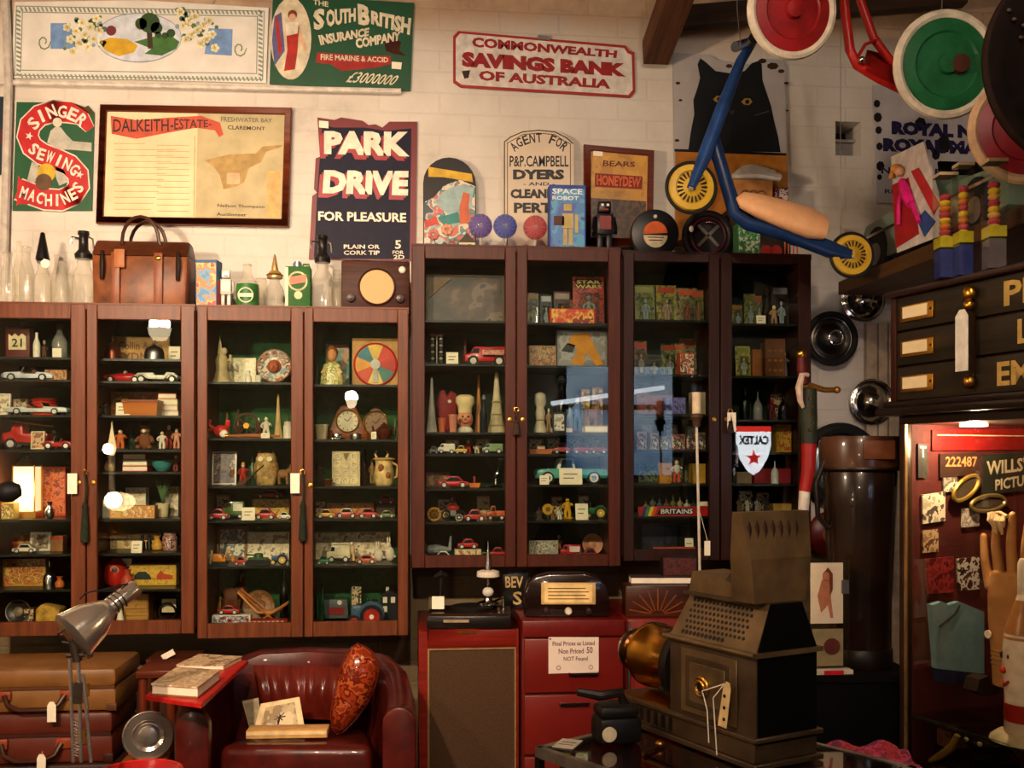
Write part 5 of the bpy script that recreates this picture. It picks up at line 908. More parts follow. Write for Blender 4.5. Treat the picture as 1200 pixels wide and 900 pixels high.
for k in range(8): put('toy_soldier', ('tan', 'grey coated', 'blue coated', 'kneeling brown', 'olive', 'buff', 'pale', 'dark green')[k]+' toy soldier', 'toy soldier', 7, 5, 757+8*k, 9, 18+(k*5) % 7, soldier, MI if k % 2 else FR, group='toy soldiers under the yellow scooter wheel', col=('#8a7a5a', '#6a6a68', '#44546c', '#7a5a3c', '#5c5c34', '#a08c64', '#b8b0a0', '#3c4c34')[k])
put('price_ticket', 'cream ticket beside the toy soldiers', 'ticket', 7, 5, 826, 13, 16, ticket, FR)
def strip(t, W, H):
 P('board', MB().bx(-W/2, W/2, -.006, 0, 0, H), M('#b01a1e', .4), t); cs = ('#3a2c6a', '#2c7a3a', '#d8b02c', '#c8501c')
 for k, c in enumerate(cs): x = -W*.46+k*W*.045; P('rainbow_stripe', MB().prism([(x, 0), (x+W*.04, H), (x+W*.085, H), (x+W*.045, 0)], -.007, -.006), M(c, .4), t)
 P('black_panel', MB().prism([(-W*.25, H*.15), (-W*.2, H*.85), (W*.26, H*.85), (W*.26, H*.15)], -.007, -.006), M('#141214'), t); P('lettering', text(MB(), 'BRITAINS', -W*.19, W*.25, H*.25, H*.75, -.0075), M('#e8e4dc'), t)
put('display_strip', 'red rainbow striped strip with white lettering', 'sign', 7, 5, 790, 86, 11, strip, -.29)
put('carton', 'dark blue boxed set', 'box', 7, 6, 772, 44, 30, carton, BK, col='#14161e', inks=('#14161e', '#20242e', '#2c303a')); put('carton', 'black boxed set', 'box', 7, 6, 812, 26, 28, carton, BK, col='#171310')
put('letter_strip', 'orange red strip with pale letters', 'sign', 7, 6, 790, 50, 9, lambda t, W, H: (P('strip', MB().bx(-W/2, W/2, -.004, 0, 0, H), M('#b8482c'), t), [P('letter_block', MB().bx(-W*.46+W*.24*k, -W*.27+W*.24*k, -.005, -.004, H*.3, H*.7), M('#d88a64'), t) for k in range(4)]), -.285); put('price_ticket', 'square white ticket over the red letter strip', 'ticket', 7, 6, 808, 10, 18, ticket, -.25)
for k, (xc, w, h, d) in enumerate(((864, 13, 27, 'olive carded figure'), (879, 14, 40, 'dark carded figure'), (925, 20, 50, 'black carded figure with silver bubbles'))): put('toy_card', d, 'toy', 8, 0, xc, w, h, card, MI, cols=(YG7[3], YG7[0], ('#14161c', '#3a1c1c', '#20242c'))[k], head=('#a86a34', '#77703c', '#a8a8b0')[k], body='#b8c4d0')
put('figurine', 'tall dark robed figurine', 'figurine', 8, 0, 899, 14, 52, figurine, BK, col='#2a2420', head='#4a3a30'); put('figurine', 'tan action figurine', 'figurine', 8, 0, 907, 12, 24, figurine, FR, col='#a8825c'); put('price_ticket', 'white ticket by the tan action figurine', 'ticket', 8, 0, 892, 11, 10, ticket, -.285)
put('toy_card', 'yellow green carded figure', 'toy', 8, 1, 871, 18, 38, card, MI, cols=YG7[1], head='#77842c'); put('book', 'orange upright book', 'book', 8, 1, 887, 14, 36, carton, BK, col='#a8642c', D=.03)
put('carton', 'tall brown box with leaf prints', 'box', 8, 1, 907, 24, 46, lambda t, W, H: (carton(t, W, H, col='#6a3c1c', D=.03), [P('leaf_print', MB().ell(((i-1)*W*.28, -.0165, H*(.2+.25*j)), (W*.1, .0012, H*.04), 8), M('#8a5a2c'), t) for i in range(3) for j in range(3)]), MI); put('figurine', 'grey dressed figurine', 'figurine', 8, 1, 926, 12, 32, figurine, MI, col='#77706c')
put('glass_bottle', 'green glass bottle', 'bottle', 8, 2, 873, 14, 38, bottle, MI, kind='milk', mat=GLASS('#4c7a44', 1.8, 'green_glass', .05)); put('glass_bottle', 'clear glass flask', 'bottle', 8, 2, 888, 11, 34, bottle, MI, kind='oil'); put('figurine', 'dark red ball headed toy', 'toy', 8, 2, 905, 13, 26, figurine, MI, col='#5a1c1c', head='#a02420'); put('glass_bottle', 'small purple glass bottle', 'bottle', 8, 2, 922, 13, 30, bottle, MI, kind='soda', mat=GLASS('#6a4a70', 1.8, 'purple_glass', .05))
put('carton', 'yellow and red striped carton', 'box', 8, 3, 925, 18, 35, carton, MI, col='#b8942c', inks=('#b8942c', '#c8a63c', '#a82a20', '#b8942c')); put('carton', 'grey blue carton', 'box', 8, 3, 905, 20, 25, carton, BK, col='#4c5a60', inks=('#4c5a60', '#6a7c80', '#30393c')); put('carton', 'dark brown carton', 'box', 8, 3, 873, 24, 22, carton, BK, col='#2c2018')
put('carton', 'long crimson carton', 'box', 8, 4, 910, 44, 17, carton, MI, col='#8a1c24', D=.04); put('glass_bottle', 'frosted white glass drop', 'bottle', 8, 4, 908, 9, 26, bottle, FR, kind='oil', mat=M('#b8b8b4', .3)); put('carton', 'tan carton', 'box', 8, 4, 870, 18, 13, carton, MI, col='#7a6448')
for k, xc in enumerate((866, 876, 887, 898)): put('toy_figure', ('brown', 'white faced', 'pale grey', 'dark')[k]+' small toy figure', 'toy', 8, 5, xc, 9, 19, soldier, MI, col=('#7a5a3c', '#c8b8a0', '#9a948c', '#3a3430')[k])
put('carton', 'flat yellow tan carton', 'box', 8, 5, 920, 22, 10, carton, MI, col='#a8843c'); put('carton', 'deep blue boxed set', 'box', 8, 6, 890, 50, 22, carton, BK, col='#1c3048', inks=('#1c3048', '#2c4c6a', '#101c2a'))
# ---------------------------------------------------------------- smaller collectables between and behind the others
KD = {'b': ('glass_bottle', 'bottle', lambda t, W, H, c: bottle(t, W, H, 'soda', M(c, .2), cap='#2a2018')), 'c': ('carton', 'box', lambda t, W, H, c: carton(t, W, H, .035, c, (c, '#cdb68c', '#3a2a1e'), 55)),
      'f': ('figurine', 'figurine', lambda t, W, H, c: figurine(t, W, H, c)), 'v': ('toy_car', 'toy car', lambda t, W, H, c: car(t, W, H, c)), 'u': ('vase', 'vase', lambda t, W, H, c: bottle(t, W, H, 'vase', M(c, .3), name='glazed_body')), 'k': ('toy_card', 'toy', lambda t, W, H, c: card(t, W, H, '#b8502c', (c, '#8a8438', '#2c2a20')))}
for bay, sh, x, w, h, k, y, c, d in ((1, 0, 52, 9, 27, 'f', BK, '#5a3a24', 'dim brown figurine'), (1, 2, 22, 16, 22, 'c', BK, '#8a5a34', 'brown carton behind silver car'), (1, 6, 50, 8, 26, 'b', BK, '#5a3014', 'brown bottle'), (1, 7, 36, 11, 19, 'c', MI, '#6a3a24', 'rust carton'), (1, 5, 32, 10, 18, 'u', BK, '#a8402c', 'red vase behind the saloon'),
 (2, 3, 121, 10, 24, 'b', BK, '#2c5a3c', 'green bottle'), (2, 3, 155, 9, 27, 'b', BK, '#24402c', 'dark green bottle behind bear'), (2, 8, 121, 14, 20, 'u', MI, '#5a2c1c', 'brown vase'), (2, 8, 180, 8, 26, 'b', BK, '#6a3c1c', 'amber bottle'), (2, 4, 128, 12, 18, 'u', MI, '#c8a060', 'tan vase behind candle'), (2, 4, 206, 9, 19, 'f', MI, '#8a3a2c', 'red figurine'),
 (3, 1, 279, 8, 36, 'b', BK, '#6a4424', 'brown bottle behind wheel'), (3, 1, 303, 8, 26, 'f', BK, '#a83a28', 'small red figurine'), (3, 2, 272, 8, 22, 'f', MI, '#7a5030', 'brown figurine by the print'), (3, 2, 296, 10, 34, 'u', BK, '#3c5a3c', 'green vase'), (3, 3, 262, 15, 26, 'c', BK, '#a87a34', 'ochre carton'), (3, 4, 282, 14, 10, 'v', FR, '#b02a20', 'tiny red car'), (3, 5, 249, 8, 34, 'b', BK, '#b88a34', 'yellow bottle'),
 (4, 0, 372, 8, 34, 'b', BK, '#3c4c34', 'olive bottle'), (4, 2, 436, 8, 30, 'f', BK, '#a8804c', 'tan figurine behind jug'), (4, 5, 378, 9, 44, 'b', BK, '#24502c', 'green bottle'), (4, 5, 418, 12, 42, 'c', BK, '#3a2a20', 'dark carton'), (4, 3, 376, 12, 18, 'c', BK, '#8a2c1c', 'brick red carton'), (4, 1, 463, 7, 26, 'u', BK, '#5a7a4c', 'green vase'),
 (5, 1, 545, 9, 34, 'u', BK, '#5a2c24', 'brown vase behind coach'), (5, 3, 530, 16, 17, 'c', BK, '#8a6a3c', 'tan carton'), (5, 3, 566, 18, 18, 'c', BK, '#7a3428', 'brick carton'), (5, 5, 520, 14, 24, 'c', BK, '#5a4430', 'brown carton'), (5, 6, 568, 14, 9, 'v', FR, '#3c6a44', 'green car'), (5, 5, 566, 15, 26, 'c', BK, '#a87c3c', 'mustard carton'),
 (6, 0, 673, 10, 36, 'k', BK, '#5a5c50', 'grey carded toy'), (6, 2, 643, 8, 30, 'f', MI, '#a88a5c', 'tan figurine'), (6, 2, 668, 9, 34, 'b', MI, '#8a9aa0', 'pale bottle'), (6, 3, 628, 18, 18, 'c', BK, '#8a5a2c', 'tan carton'), (6, 3, 648, 15, 19, 'c', BK, '#4c6480', 'blue carton'), (6, 3, 672, 18, 18, 'c', BK, '#8a3040', 'wine carton'), (6, 3, 695, 18, 19, 'c', BK, '#a07a34', 'ochre carton'), (6, 5, 683, 12, 26, 'c', BK, '#7a5a2c', 'umber carton'), (6, 5, 652, 12, 24, 'c', BK, '#a8882c', 'yellow carton'), (6, 6, 655, 10, 24, 'f', BK, '#a05a34', 'rust figurine'),
 (7, 2, 752, 13, 32, 'k', BK, '#7a3424', 'red carded toy'), (7, 3, 757, 13, 29, 'c', BK, '#b08a50', 'buff carton'), (7, 3, 786, 14, 30, 'c', BK, '#a8301f', 'scarlet carton'), (7, 3, 818, 13, 28, 'c', BK, '#8a6a3c', 'khaki carton'), (7, 4, 793, 12, 30, 'c', BK, '#5a6a40', 'moss carton'), (7, 1, 797, 11, 40, 'k', MI, '#6a6c34', 'olive carded toy'),
 (8, 0, 889, 9, 38, 'k', MI, '#3c4450', 'slate carded toy'), (8, 1, 897, 10, 44, 'k', BK, '#77702c', 'yellow carded toy'), (8, 2, 915, 14, 34, 'c', BK, '#6a2420', 'maroon carton'), (8, 3, 890, 10, 26, 'b', MI, '#30504c', 'teal bottle'), (8, 4, 887, 13, 24, 'c', BK, '#4c5a34', 'moss carton'), (8, 5, 872, 18, 25, 'c', BK, '#3c3a44', 'slate carton'), (8, 5, 892, 15, 22, 'c', BK, '#7a4c24', 'russet carton')):
 put(KD[k][0], d, KD[k][1], bay, sh, x, w, h, KD[k][2], y, c=c)
# ================================================================ signs on the brick wall (drawn in the photograph's plane of the wall)
class Sign:
 def __init__(s, name, label, cx, cy, Y=-.006, cat='sign'):
  s.Y = Y; s.o = at(cx, cy, Y); s.t = T(name, label, cat, s.o)
 def L(s, x, y): p = at(x, y, s.Y); return (p.x-s.o.x, p.z-s.o.z)
 def poly(s, name, pts, y0, y1, mat, bevel=0, mb=None, m=0):
  b = mb or MB(); b.prism([s.L(*p) for p in pts], -y1, -y0, m)
  return None if mb else P(name, b, mat, s.t, bevel=bevel, seg=1)
 def strip(s, name, pts, wd, y, mat, closed=True):          # a thin flat line along px points
  b = MB(); n = len(pts)
  for i in range(n if closed else n-1):
   (x0, y0), (x1, y1) = pts[i], pts[(i+1) % n]; d = math.hypot(x1-x0, y1-y0) or 1; nx, ny = -(y1-y0)/d*wd/2, (x1-x0)/d*wd/2; ex, ey = (x1-x0)/d*wd/2, (y1-y0)/d*wd/2
   s.poly('', [(x0+nx-ex, y0+ny-ey), (x1+nx+ex, y1+ny+ey), (x1-nx+ex, y1-ny+ey), (x0-nx-ex, y0-ny-ey)], y-.0006, y, None, 0, b)
  return P(name, b, mat, s.t)
 def txt(s, st, q, y, mat, bold=.02, shear=0, arc=0, mb=None, m=0):      # q: tl, tr, br, bl in px; arc bends the middle up by that many px
  (ax, ay), (bx, by), (cx, cy), (dx, dy) = q
  def W(u, v):
   tx, ty = ax+(bx-ax)*u, ay+(by-ay)*u; lx, ly = dx+(cx-dx)*u, dy+(cy-dy)*u
   return s.L(lx+(tx-lx)*v, ly+(ty-ly)*v-arc*(1-(2*u-1)**2))
  b = mb or MB(); text(b, st, 0, 1, 0, 1, -y, m, bold, shear, W)
  return None if mb else P('lettering', b, mat, s.t)
 def along(s, st, path, h, y, mat, bold=.03, wr=.8):         # letters set along a px polyline
  segs = [math.dist(path[i], path[i+1]) for i in range(len(path)-1)]; tot = sum(segs); b = MB()
  for k, ch in enumerate(st):
   if not ch.strip(): continue
   d = tot*(k+.5)/len(st); i = 0
   while i < len(segs)-1 and d > segs[i]: d -= segs[i]; i += 1
   f = d/segs[i]; (x0, y0), (x1, y1) = path[i], path[i+1]; px, py = x0+(x1-x0)*f, y0+(y1-y0)*f; a = math.atan2(y1-y0, x1-x0); w = min(h*wr, tot/len(st)*.82)*(.35 if ch == 'I' else 1)
   def W(u, v, px=px, py=py, a=a, w=w): X, Yy = (u-.5)*w, (.5-v)*h; return s.L(px+X*math.cos(a)-Yy*math.sin(a), py+X*math.sin(a)+Yy*math.cos(a))
   text(b, ch, 0, 1, 0, 1, -y, 0, bold, 0, W)
  return P('lettering', b, mat, s.t)
 def disc(s, b, x, y, r, y0, y1, m=0, n=14, sy=1): s.poly('', [(x+r*math.cos(2*PI*i/n), y+r*sy*math.sin(2*PI*i/n)) for i in range(n)], y0, y1, None, 0, b, m)
EN = lambda h: M(h, .42, var=.07, scale=9)
rnd = random.Random(3)
# flowered tin panel
s = Sign('enamel_sign', 'long white enamel panel with flowers around an oval landscape', 164, 50)
s.poly('panel', [(18, 3), (165, 1), (315, 10), (312, 98), (160, 94), (13, 92)], 0, .006, EN('#d8d4cc'))
b = MB()
for k in range(58):
 for (ya, yb) in ((9, 14), (87, 92)):
  x = 24+k*4.9; sl = (x-18)/290*4; s.poly('', [(x, ya+sl), (x+2.2, ya+sl), (x+4.4, yb+sl), (x+2.2, yb+sl)], .006, .0065, None, 0, b)
for k in range(15):
 for xa in (20, 303): y = 12+k*5.3; s.poly('', [(xa, y), (xa, y+2.4), (xa+5, y+4.4), (xa+5, y+2)], .006, .0065, None, 0, b)
P('lattice_border', b, M('#7c8a78', .4), s.t); s.strip('border_line', [(20, 8), (310, 14), (308, 94), (18, 89)], 1, .0068, M('#77857a', .4)); s.strip('border_line', [(27, 15), (302, 20), (301, 87), (25, 83)], 1, .0068, M('#77857a', .4))
b = MB(); s.disc(b, 163, 45, 50, .006, .0072, 0, 26, .56); P('oval_sky', b, M('#c9d0dc', .3), s.t)
b = MB(); s.disc(b, 163, 45, 50.5, .006, .0069, 0, 26, .58); P('oval_outline', b, M('#8a93a0', .3), s.t)
b = MB(); s.poly('', [(117, 50), (130, 45), (150, 47), (162, 54), (158, 62), (140, 67), (124, 60)], .0072, .008, None, 0, b, 0); s.poly('', [(158, 50), (180, 44), (200, 42), (211, 50), (207, 58), (190, 66), (170, 64), (178, 58)], .0072, .008, None, 0, b, 1)
s.poly('', [(172, 30), (178, 28), (180, 58), (174, 58)], .008, .0084, None, 0, b, 3)
for x, y, r, m in ((176, 28, 12, 2), (166, 29, 7, 2), (184, 34, 7, 2), (131, 37, 6, 4), (201, 40, 5, 2), (186, 42, 4, 2), (194, 43, 4, 2)): s.disc(b, x, y, r, .0084, .009, m)
P('painted_landscape', b, [M('#c9a02a', .4), M('#3f6a34', .4), M('#2f4a26', .4), M('#3a2a1a'), M('#6a2c34')], s.t)
s.poly('blue_panel', [(60, 28), (83, 28), (90, 58), (60, 58)], .006, .0068, M('#6d8fc0', .4)); s.poly('blue_panel', [(245, 34), (273, 35), (272, 66), (240, 64)], .006, .0068, M('#6d8fc0', .4))
b = MB()
for (x0, x1, a) in ((76, 124, -1), (207, 256, 1)):
 for k in range(34):
  x = x0+rnd.random()*(x1-x0); c = 40+(x-100)*-.22 if a < 0 else 34+(x-225)*.28; y = c+(rnd.random()-.5)*38; s.disc(b, x, y, 1.6+rnd.random()*2, .0068, .0074, k % 3, 6)
P('painted_leaves', b, [M('#4f6a50'), M('#7f9aa8'), M('#5c7a4c')], s.t)
for (x0, x1, a) in ((78, 122, -1), (210, 254, 1)):
 b = MB()
 for k in range(13):
  x = x0+(x1-x0)*(k+.5)/13; c = 42+(x-100)*-.3 if a < 0 else 34+(x-225)*.3; y = c+((k*7) % 5-2)*7.5
  for j in range(5): s.disc(b, x+3*math.cos(j*1.257), y+3*math.sin(j*1.257), 2.4, .0074, .008, 0, 7)
  s.disc(b, x, y, 1.5, .008, .0086, 1, 6)
 P('painted_flowers', b, [M('#e0dcb4', .4), M('#c8a040')], s.t)
for cx, cy in ((52, 50), (281, 58)): s.strip('scroll', [(cx+8*math.cos(k*.7)*(1-k/14), cy+10*math.sin(k*.7)*(1-k/14)) for k in range(11)], 1.4, .0068, M('#7a8a5a'), False)
b = MB(); [b.tube([(*s.L(x, y)[:1], 0, s.L(x, y)[1]) for x, y in pp], .002, 5) for pp in (((96, 4), (100, -3)), ((248, 7), (252, 0)))]; P('hanging_wire', b, STEEL(), s.t)
# green insurance sign
s = Sign('enamel_sign', 'green enamel insurance company sign with oval lady portrait', 400, 52)
s.poly('panel', [(320, -6), (485, 4), (481, 107), (316, 99)], 0, .005, EN('#1c4a30'))
b = MB(); s.disc(b, 341, 46, 24, .005, .006, 0, 26, 2.0); P('oval_ground', b, M('#d0c4a8', .4), s.t)
b = MB(); s.disc(b, 343, 18, 5.5, .0068, .0074, 0); s.disc(b, 343, 21, 4, .0074, .008, 3); s.poly('', [(335, 27), (351, 27), (350, 44), (336, 44)], .0066, .0072, None, 0, b, 1); s.poly('', [(336, 43), (350, 40), (349, 60), (346, 82), (333, 84), (337, 60)], .007, .0078, None, 0, b, 2)
s.poly('', [(322, 20), (330, 15), (334, 60), (322, 78), (319, 48)], .006, .0066, None, 0, b, 4); s.poly('', [(323, 24), (326, 20), (331, 60), (327, 66)], .0066, .007, None, 0, b, 2); s.poly('', [(350, 30), (358, 52), (360, 60), (357, 60), (349, 42)], .0066, .0072, None, 0, b, 3); s.poly('', [(330, 82), (346, 50), (349, 52), (352, 82)], .006, .0065, None, 0, b, 1)
P('painted_lady', b, [M('#7a3a1c'), M('#ded2bc'), M('#a8281e'), M('#d8a888'), M('#5a5a88')], s.t)
cr = M('#d8ccb0', .4)
s.txt('THE', ((367, 0), (385, 3), (385, 9), (367, 6)), .006, cr); s.txt('S', ((367, 12), (381, 10), (380, 34), (368, 37)), .006, cr, .05); s.txt('OUTH', ((382, 12), (417, 10), (417, 26), (383, 33)), .006, cr, .05, 0); s.txt('B', ((419, 5), (434, 8), (433, 32), (420, 29)), .006, cr, .05); s.txt('RITISH', ((435, 13), (482, 22), (480, 42), (435, 29)), .006, cr, .05)
s.txt('INSURANCE', ((373, 42), (433, 33), (432, 43), (376, 54)), .006, cr, .05); s.txt('COMPANY', ((416, 46), (470, 37), (469, 48), (418, 58)), .006, cr, .05)
s.poly('red_band', [(372, 62), (430, 66), (458, 66), (458, 76), (440, 80), (400, 84), (388, 76), (370, 74)], .005, .006, M('#98201c', .4)); s.txt('FIRE MARINE & ACCID', ((376, 64), (455, 68), (455, 74), (376, 71)), .0066, cr); s.txt('£3000000', ((410, 84), (468, 89), (463, 101), (405, 97)), .006, cr, .01, .4)
s.poly('rust_patch', [(450, 48), (461, 43), (470, 50), (468, 60), (476, 66), (462, 64), (452, 60)], .005, .0057, M('#3a1c14', .9)); s.poly('price_ticket', [(459, 73), (471, 74), (470, 82), (459, 81)], .005, .0068, PAPER())
# sewing machine sign
s = Sign('enamel_sign', 'green enamel sewing machine sign with giant red S', 64, 184)
s.poly('panel', [(20, 120), (84, 121), (88, 125), (98, 127), (104, 124), (111, 132), (108, 247), (15, 247)], 0, .005, EN('#1c4f2e'))
path = [(106, 152), (97, 139), (82, 132), (64, 131), (47, 136), (36, 147), (33, 160), (38, 172), (50, 181), (66, 187), (82, 194), (92, 205), (93, 218), (86, 229), (72, 235), (54, 234), (38, 228), (22, 222)]
def ribbon(w, y0, y1, mat, nm):
 Lp, Rp = [], []
 for i, (x, y) in enumerate(path):
  x0, y0_ = path[max(0, i-1)]; x1, y1_ = path[min(len(path)-1, i+1)]; d = math.hypot(x1-x0, y1_-y0_); nx, ny = -(y1_-y0_)/d, (x1-x0)/d; ww = w*(.45+.55*min(1, i/2)) if i < 2 else w
  Lp.append((x+nx*ww/2, y+ny*ww/2)); Rp.append((x-nx*ww/2, y-ny*ww/2))
 b = MB()
 for i in range(len(path)-1): s.poly('', [Lp[i], Lp[i+1], Rp[i+1], Rp[i]], y0, y1, None, 0, b)
 return P(nm, b, mat, s.t)
ribbon(27, .005, .0056, M('#dcd0c0', .4), 'white_outline'); ribbon(24, .0056, .0062, M('#b3282a', .35), 'red_letter_s'); s.poly('red_tail', [(22, 206), (26, 212), (34, 216), (34, 240), (22, 240), (20, 242)], .0059, .0064, M('#b3282a', .35))
wt = M('#e0d6c6', .4)
s.along('SINGER', [(36, 150), (46, 138), (62, 131), (80, 132), (93, 138), (101, 146)], 15, .0066, wt); s.along('SEWING', [(36, 172), (48, 181), (66, 187), (82, 194), (92, 203)], 14, .0066, wt); s.along('MACHINES', [(24, 225), (40, 230), (56, 235), (72, 235), (86, 228), (95, 216)], 14, .0066, wt)
b = MB(); s.disc(b, 68, 144, 5.5, .007, .0076, 1); s.poly('', [(56, 168), (60, 154), (66, 149), (72, 150), (78, 158), (86, 166), (108, 168), (108, 178), (84, 176), (70, 176)], .0058, .007, None, 0, b, 0); s.disc(b, 55, 203, 11, .0058, .0066, 2); s.disc(b, 52, 214, 10, .0066, .0072, 3); s.poly('', [(38, 190), (32, 214), (44, 214), (46, 194)], .0057, .0062, None, 0, b, 0); s.poly('', [(66, 196), (76, 200), (80, 214), (70, 218), (66, 208)], .0057, .0062, None, 0, b, 0)
P('painted_seamstress', b, [M('#b0aca0', .5), M('#c8c0b0'), M('#c0a024'), M('#5a4028')], s.t)
for cx, cy in ((35, 160), (94, 205)):
 b = MB(); s.poly('', [(cx+(5 if k % 2 == 0 else 2)*math.cos(k*PI/5), cy+(5 if k % 2 == 0 else 2)*math.sin(k*PI/5)) for k in range(10)], .0062, .0068, None, 0, b); P('white_star', b, wt, s.t)
s.poly('rusty_corner', [(86, 121), (108, 129), (109, 136), (96, 131), (88, 127)], .005, .0056, M('#5a3a22', .9))
# map in a wooden frame
s = Sign('framed_map', 'wide framed old estate map with red title ribbon', 228, 195, -.02, 'picture')
Q = [(118, 123), (342, 127), (338, 266), (113, 262)]; I = [(126, 131), (334, 135), (330, 257), (122, 254)]
b = MB()
for k in range(4): s.poly('', [Q[k], Q[(k+1) % 4], I[(k+1) % 4], I[k]], -.015, .012, None, 0, b)
P('frame', b, WOOD('#4a1c0e', '#7a3a20', .35, 'x'), s.t, bevel=.003, seg=1)
s.poly('map_sheet', I, 0, .002, M('#d8c8a0', .6, var=.1, scale=6)); s.poly('chart_half', [(232, 133), (334, 135), (330, 257), (229, 256)], .002, .0025, M('#b8a980', .6, var=.12, scale=8))
s.poly('title_ribbon', [(130, 136), (160, 141), (200, 138), (236, 136), (258, 144), (262, 158), (257, 161), (252, 153), (230, 150), (196, 156), (160, 163), (131, 157)], .0025, .0032, M('#b8482e', .5))
s.txt('DALKEITH', ((133, 140), (198, 140), (198, 154), (133, 155)), .0036, M('#2c1c18'), .01); s.txt('-ESTATE-', ((200, 139), (248, 141), (248, 149), (200, 153)), .0036, M('#4a2018'))
s.poly('land_shape', [(240, 188), (270, 181), (300, 180), (308, 172), (331, 170), (331, 172), (312, 178), (306, 190), (292, 197), (286, 214), (276, 219), (262, 222), (258, 206), (250, 195)], .0025, .003, M('#a88a52', .6)); s.poly('orange_block', [(266, 203), (281, 203), (281, 216), (266, 216)], .003, .0034, M('#d8a47a'))
dk = M('#4a4030', .7); s.txt('FRESHWATER BAY', ((259, 137), (319, 139), (319, 144), (259, 143)), .0032, M('#6a6a58')); s.txt('CLAREMONT', ((267, 147), (311, 149), (311, 153), (267, 152)), .0032, dk); s.txt('Neilson Thompson', ((255, 239), (310, 241), (310, 245), (255, 244)), .0032, dk); s.txt('Auctioneer', ((254, 249), (289, 250), (289, 254), (254, 253)), .0032, dk)
s.poly('side_note', [(313, 200), (329, 201), (328, 256), (312, 255)], .0025, .003, M('#c9a468', .6)); b = MB()
for k in range(12):
 y = 168+7*k; s.poly('', [(134, y), (170+(k*37) % 40, y+.3), (170+(k*37) % 40, y+1), (134, y+.8)], .002, .0024, None, 0, b); s.poly('', [(184, y+2), (222, y+2.5), (222, y+3.2), (184, y+2.8)], .002, .0024, None, 0, b)
s.poly('', [(228, 160), (229, 160), (228, 254), (227, 254)], .0025, .003, None, 0, b); P('printed_lines', b, M('#b89a68', .7), s.t)
# cigarette sign
s = Sign('enamel_sign', 'tall navy enamel cigarette sign with red border', 428, 222)
s.poly('panel', [(372, 138), (392, 141), (400, 138), (425, 142), (432, 147), (440, 146), (448, 150), (456, 143), (489, 143), (487, 306), (362, 304), (366, 230), (372, 226), (368, 222), (370, 186), (375, 184)], 0, .005, EN('#6a1a20'))
s.poly('navy_ground', [(378, 146), (391, 150), (428, 150), (440, 152), (452, 154), (482, 151), (480, 304), (368, 303), (372, 226)], .005, .0058, M('#131129', .5, spec=.15))
s.poly('price_ticket', [(374, 142), (385, 143), (385, 151), (374, 150)], .0058, .0075, PAPER())
wt2 = M('#e4d6c0', .35); rd = M('#98202a', .4)
for st, q in (('PARK', ((380, 154), (481, 155), (480, 184), (380, 181))), ('DRIVE', ((380, 200), (479, 201), (478, 230), (378, 227)))):
 for dx, dy, y in ((-2.5, 2.5, .0062), (-5, 5, .006)): s.txt(st, tuple((x+dx, yy+dy) for x, yy in q), y, rd, .035)
 s.txt(st, q, .0068, wt2, .06)
s.txt('FOR PLEASURE', ((373, 248), (476, 250), (476, 261), (373, 259)), .0064, wt2, .03); s.txt('PLAIN OR', ((403, 287), (445, 287), (445, 292), (403, 292)), .0064, wt2); s.txt('CORK TIP', ((403, 294), (445, 294), (445, 299), (403, 299)), .0064, wt2)
s.txt('5', ((463, 282), (470, 282), (470, 292), (463, 292)), .0064, wt2); s.txt('FOR', ((460, 294), (473, 294), (473, 298), (460, 298)), .0064, wt2); s.txt('2D', ((461, 299), (474, 299), (474, 304), (461, 304)), .0064, wt2)
# bank sign, hung a little askew
s = Sign('enamel_sign', 'white enamel bank sign with clipped corners and red lettering', 637, 76)
O = [(537, 37), (733, 54), (737, 60), (743, 62), (744, 108), (738, 115), (540, 103), (531, 97), (531, 43)]
s.poly('panel', O, 0, .006, EN('#96231f'))
s.poly('white_ground', [(539, 40), (731, 57), (735, 63), (740, 65), (741, 106), (736, 112), (541, 100), (534, 95), (534, 46)], .006, .0066, M('#cfc6bd', .4)); r2 = M('#8c1c1e', .35)
s.txt('COMMONWEALTH', ((553, 44), (723, 60), (722, 69), (553, 56)), .0072, r2, .05); s.txt('SAVINGS BANK', ((541, 61), (733, 75), (733, 91), (541, 79)), .0072, r2, .075); s.txt('OF AUSTRALIA', ((561, 83), (716, 94), (715, 105), (561, 95)), .0072, r2, .05)
s.poly('dark_chip', [(541, 84), (551, 83), (549, 92), (544, 93)], .0066, .0072, M('#2a1410')); s.poly('hanging_tab', [(630, 42), (644, 43), (644, 48), (630, 47)], .006, .009, STEEL())
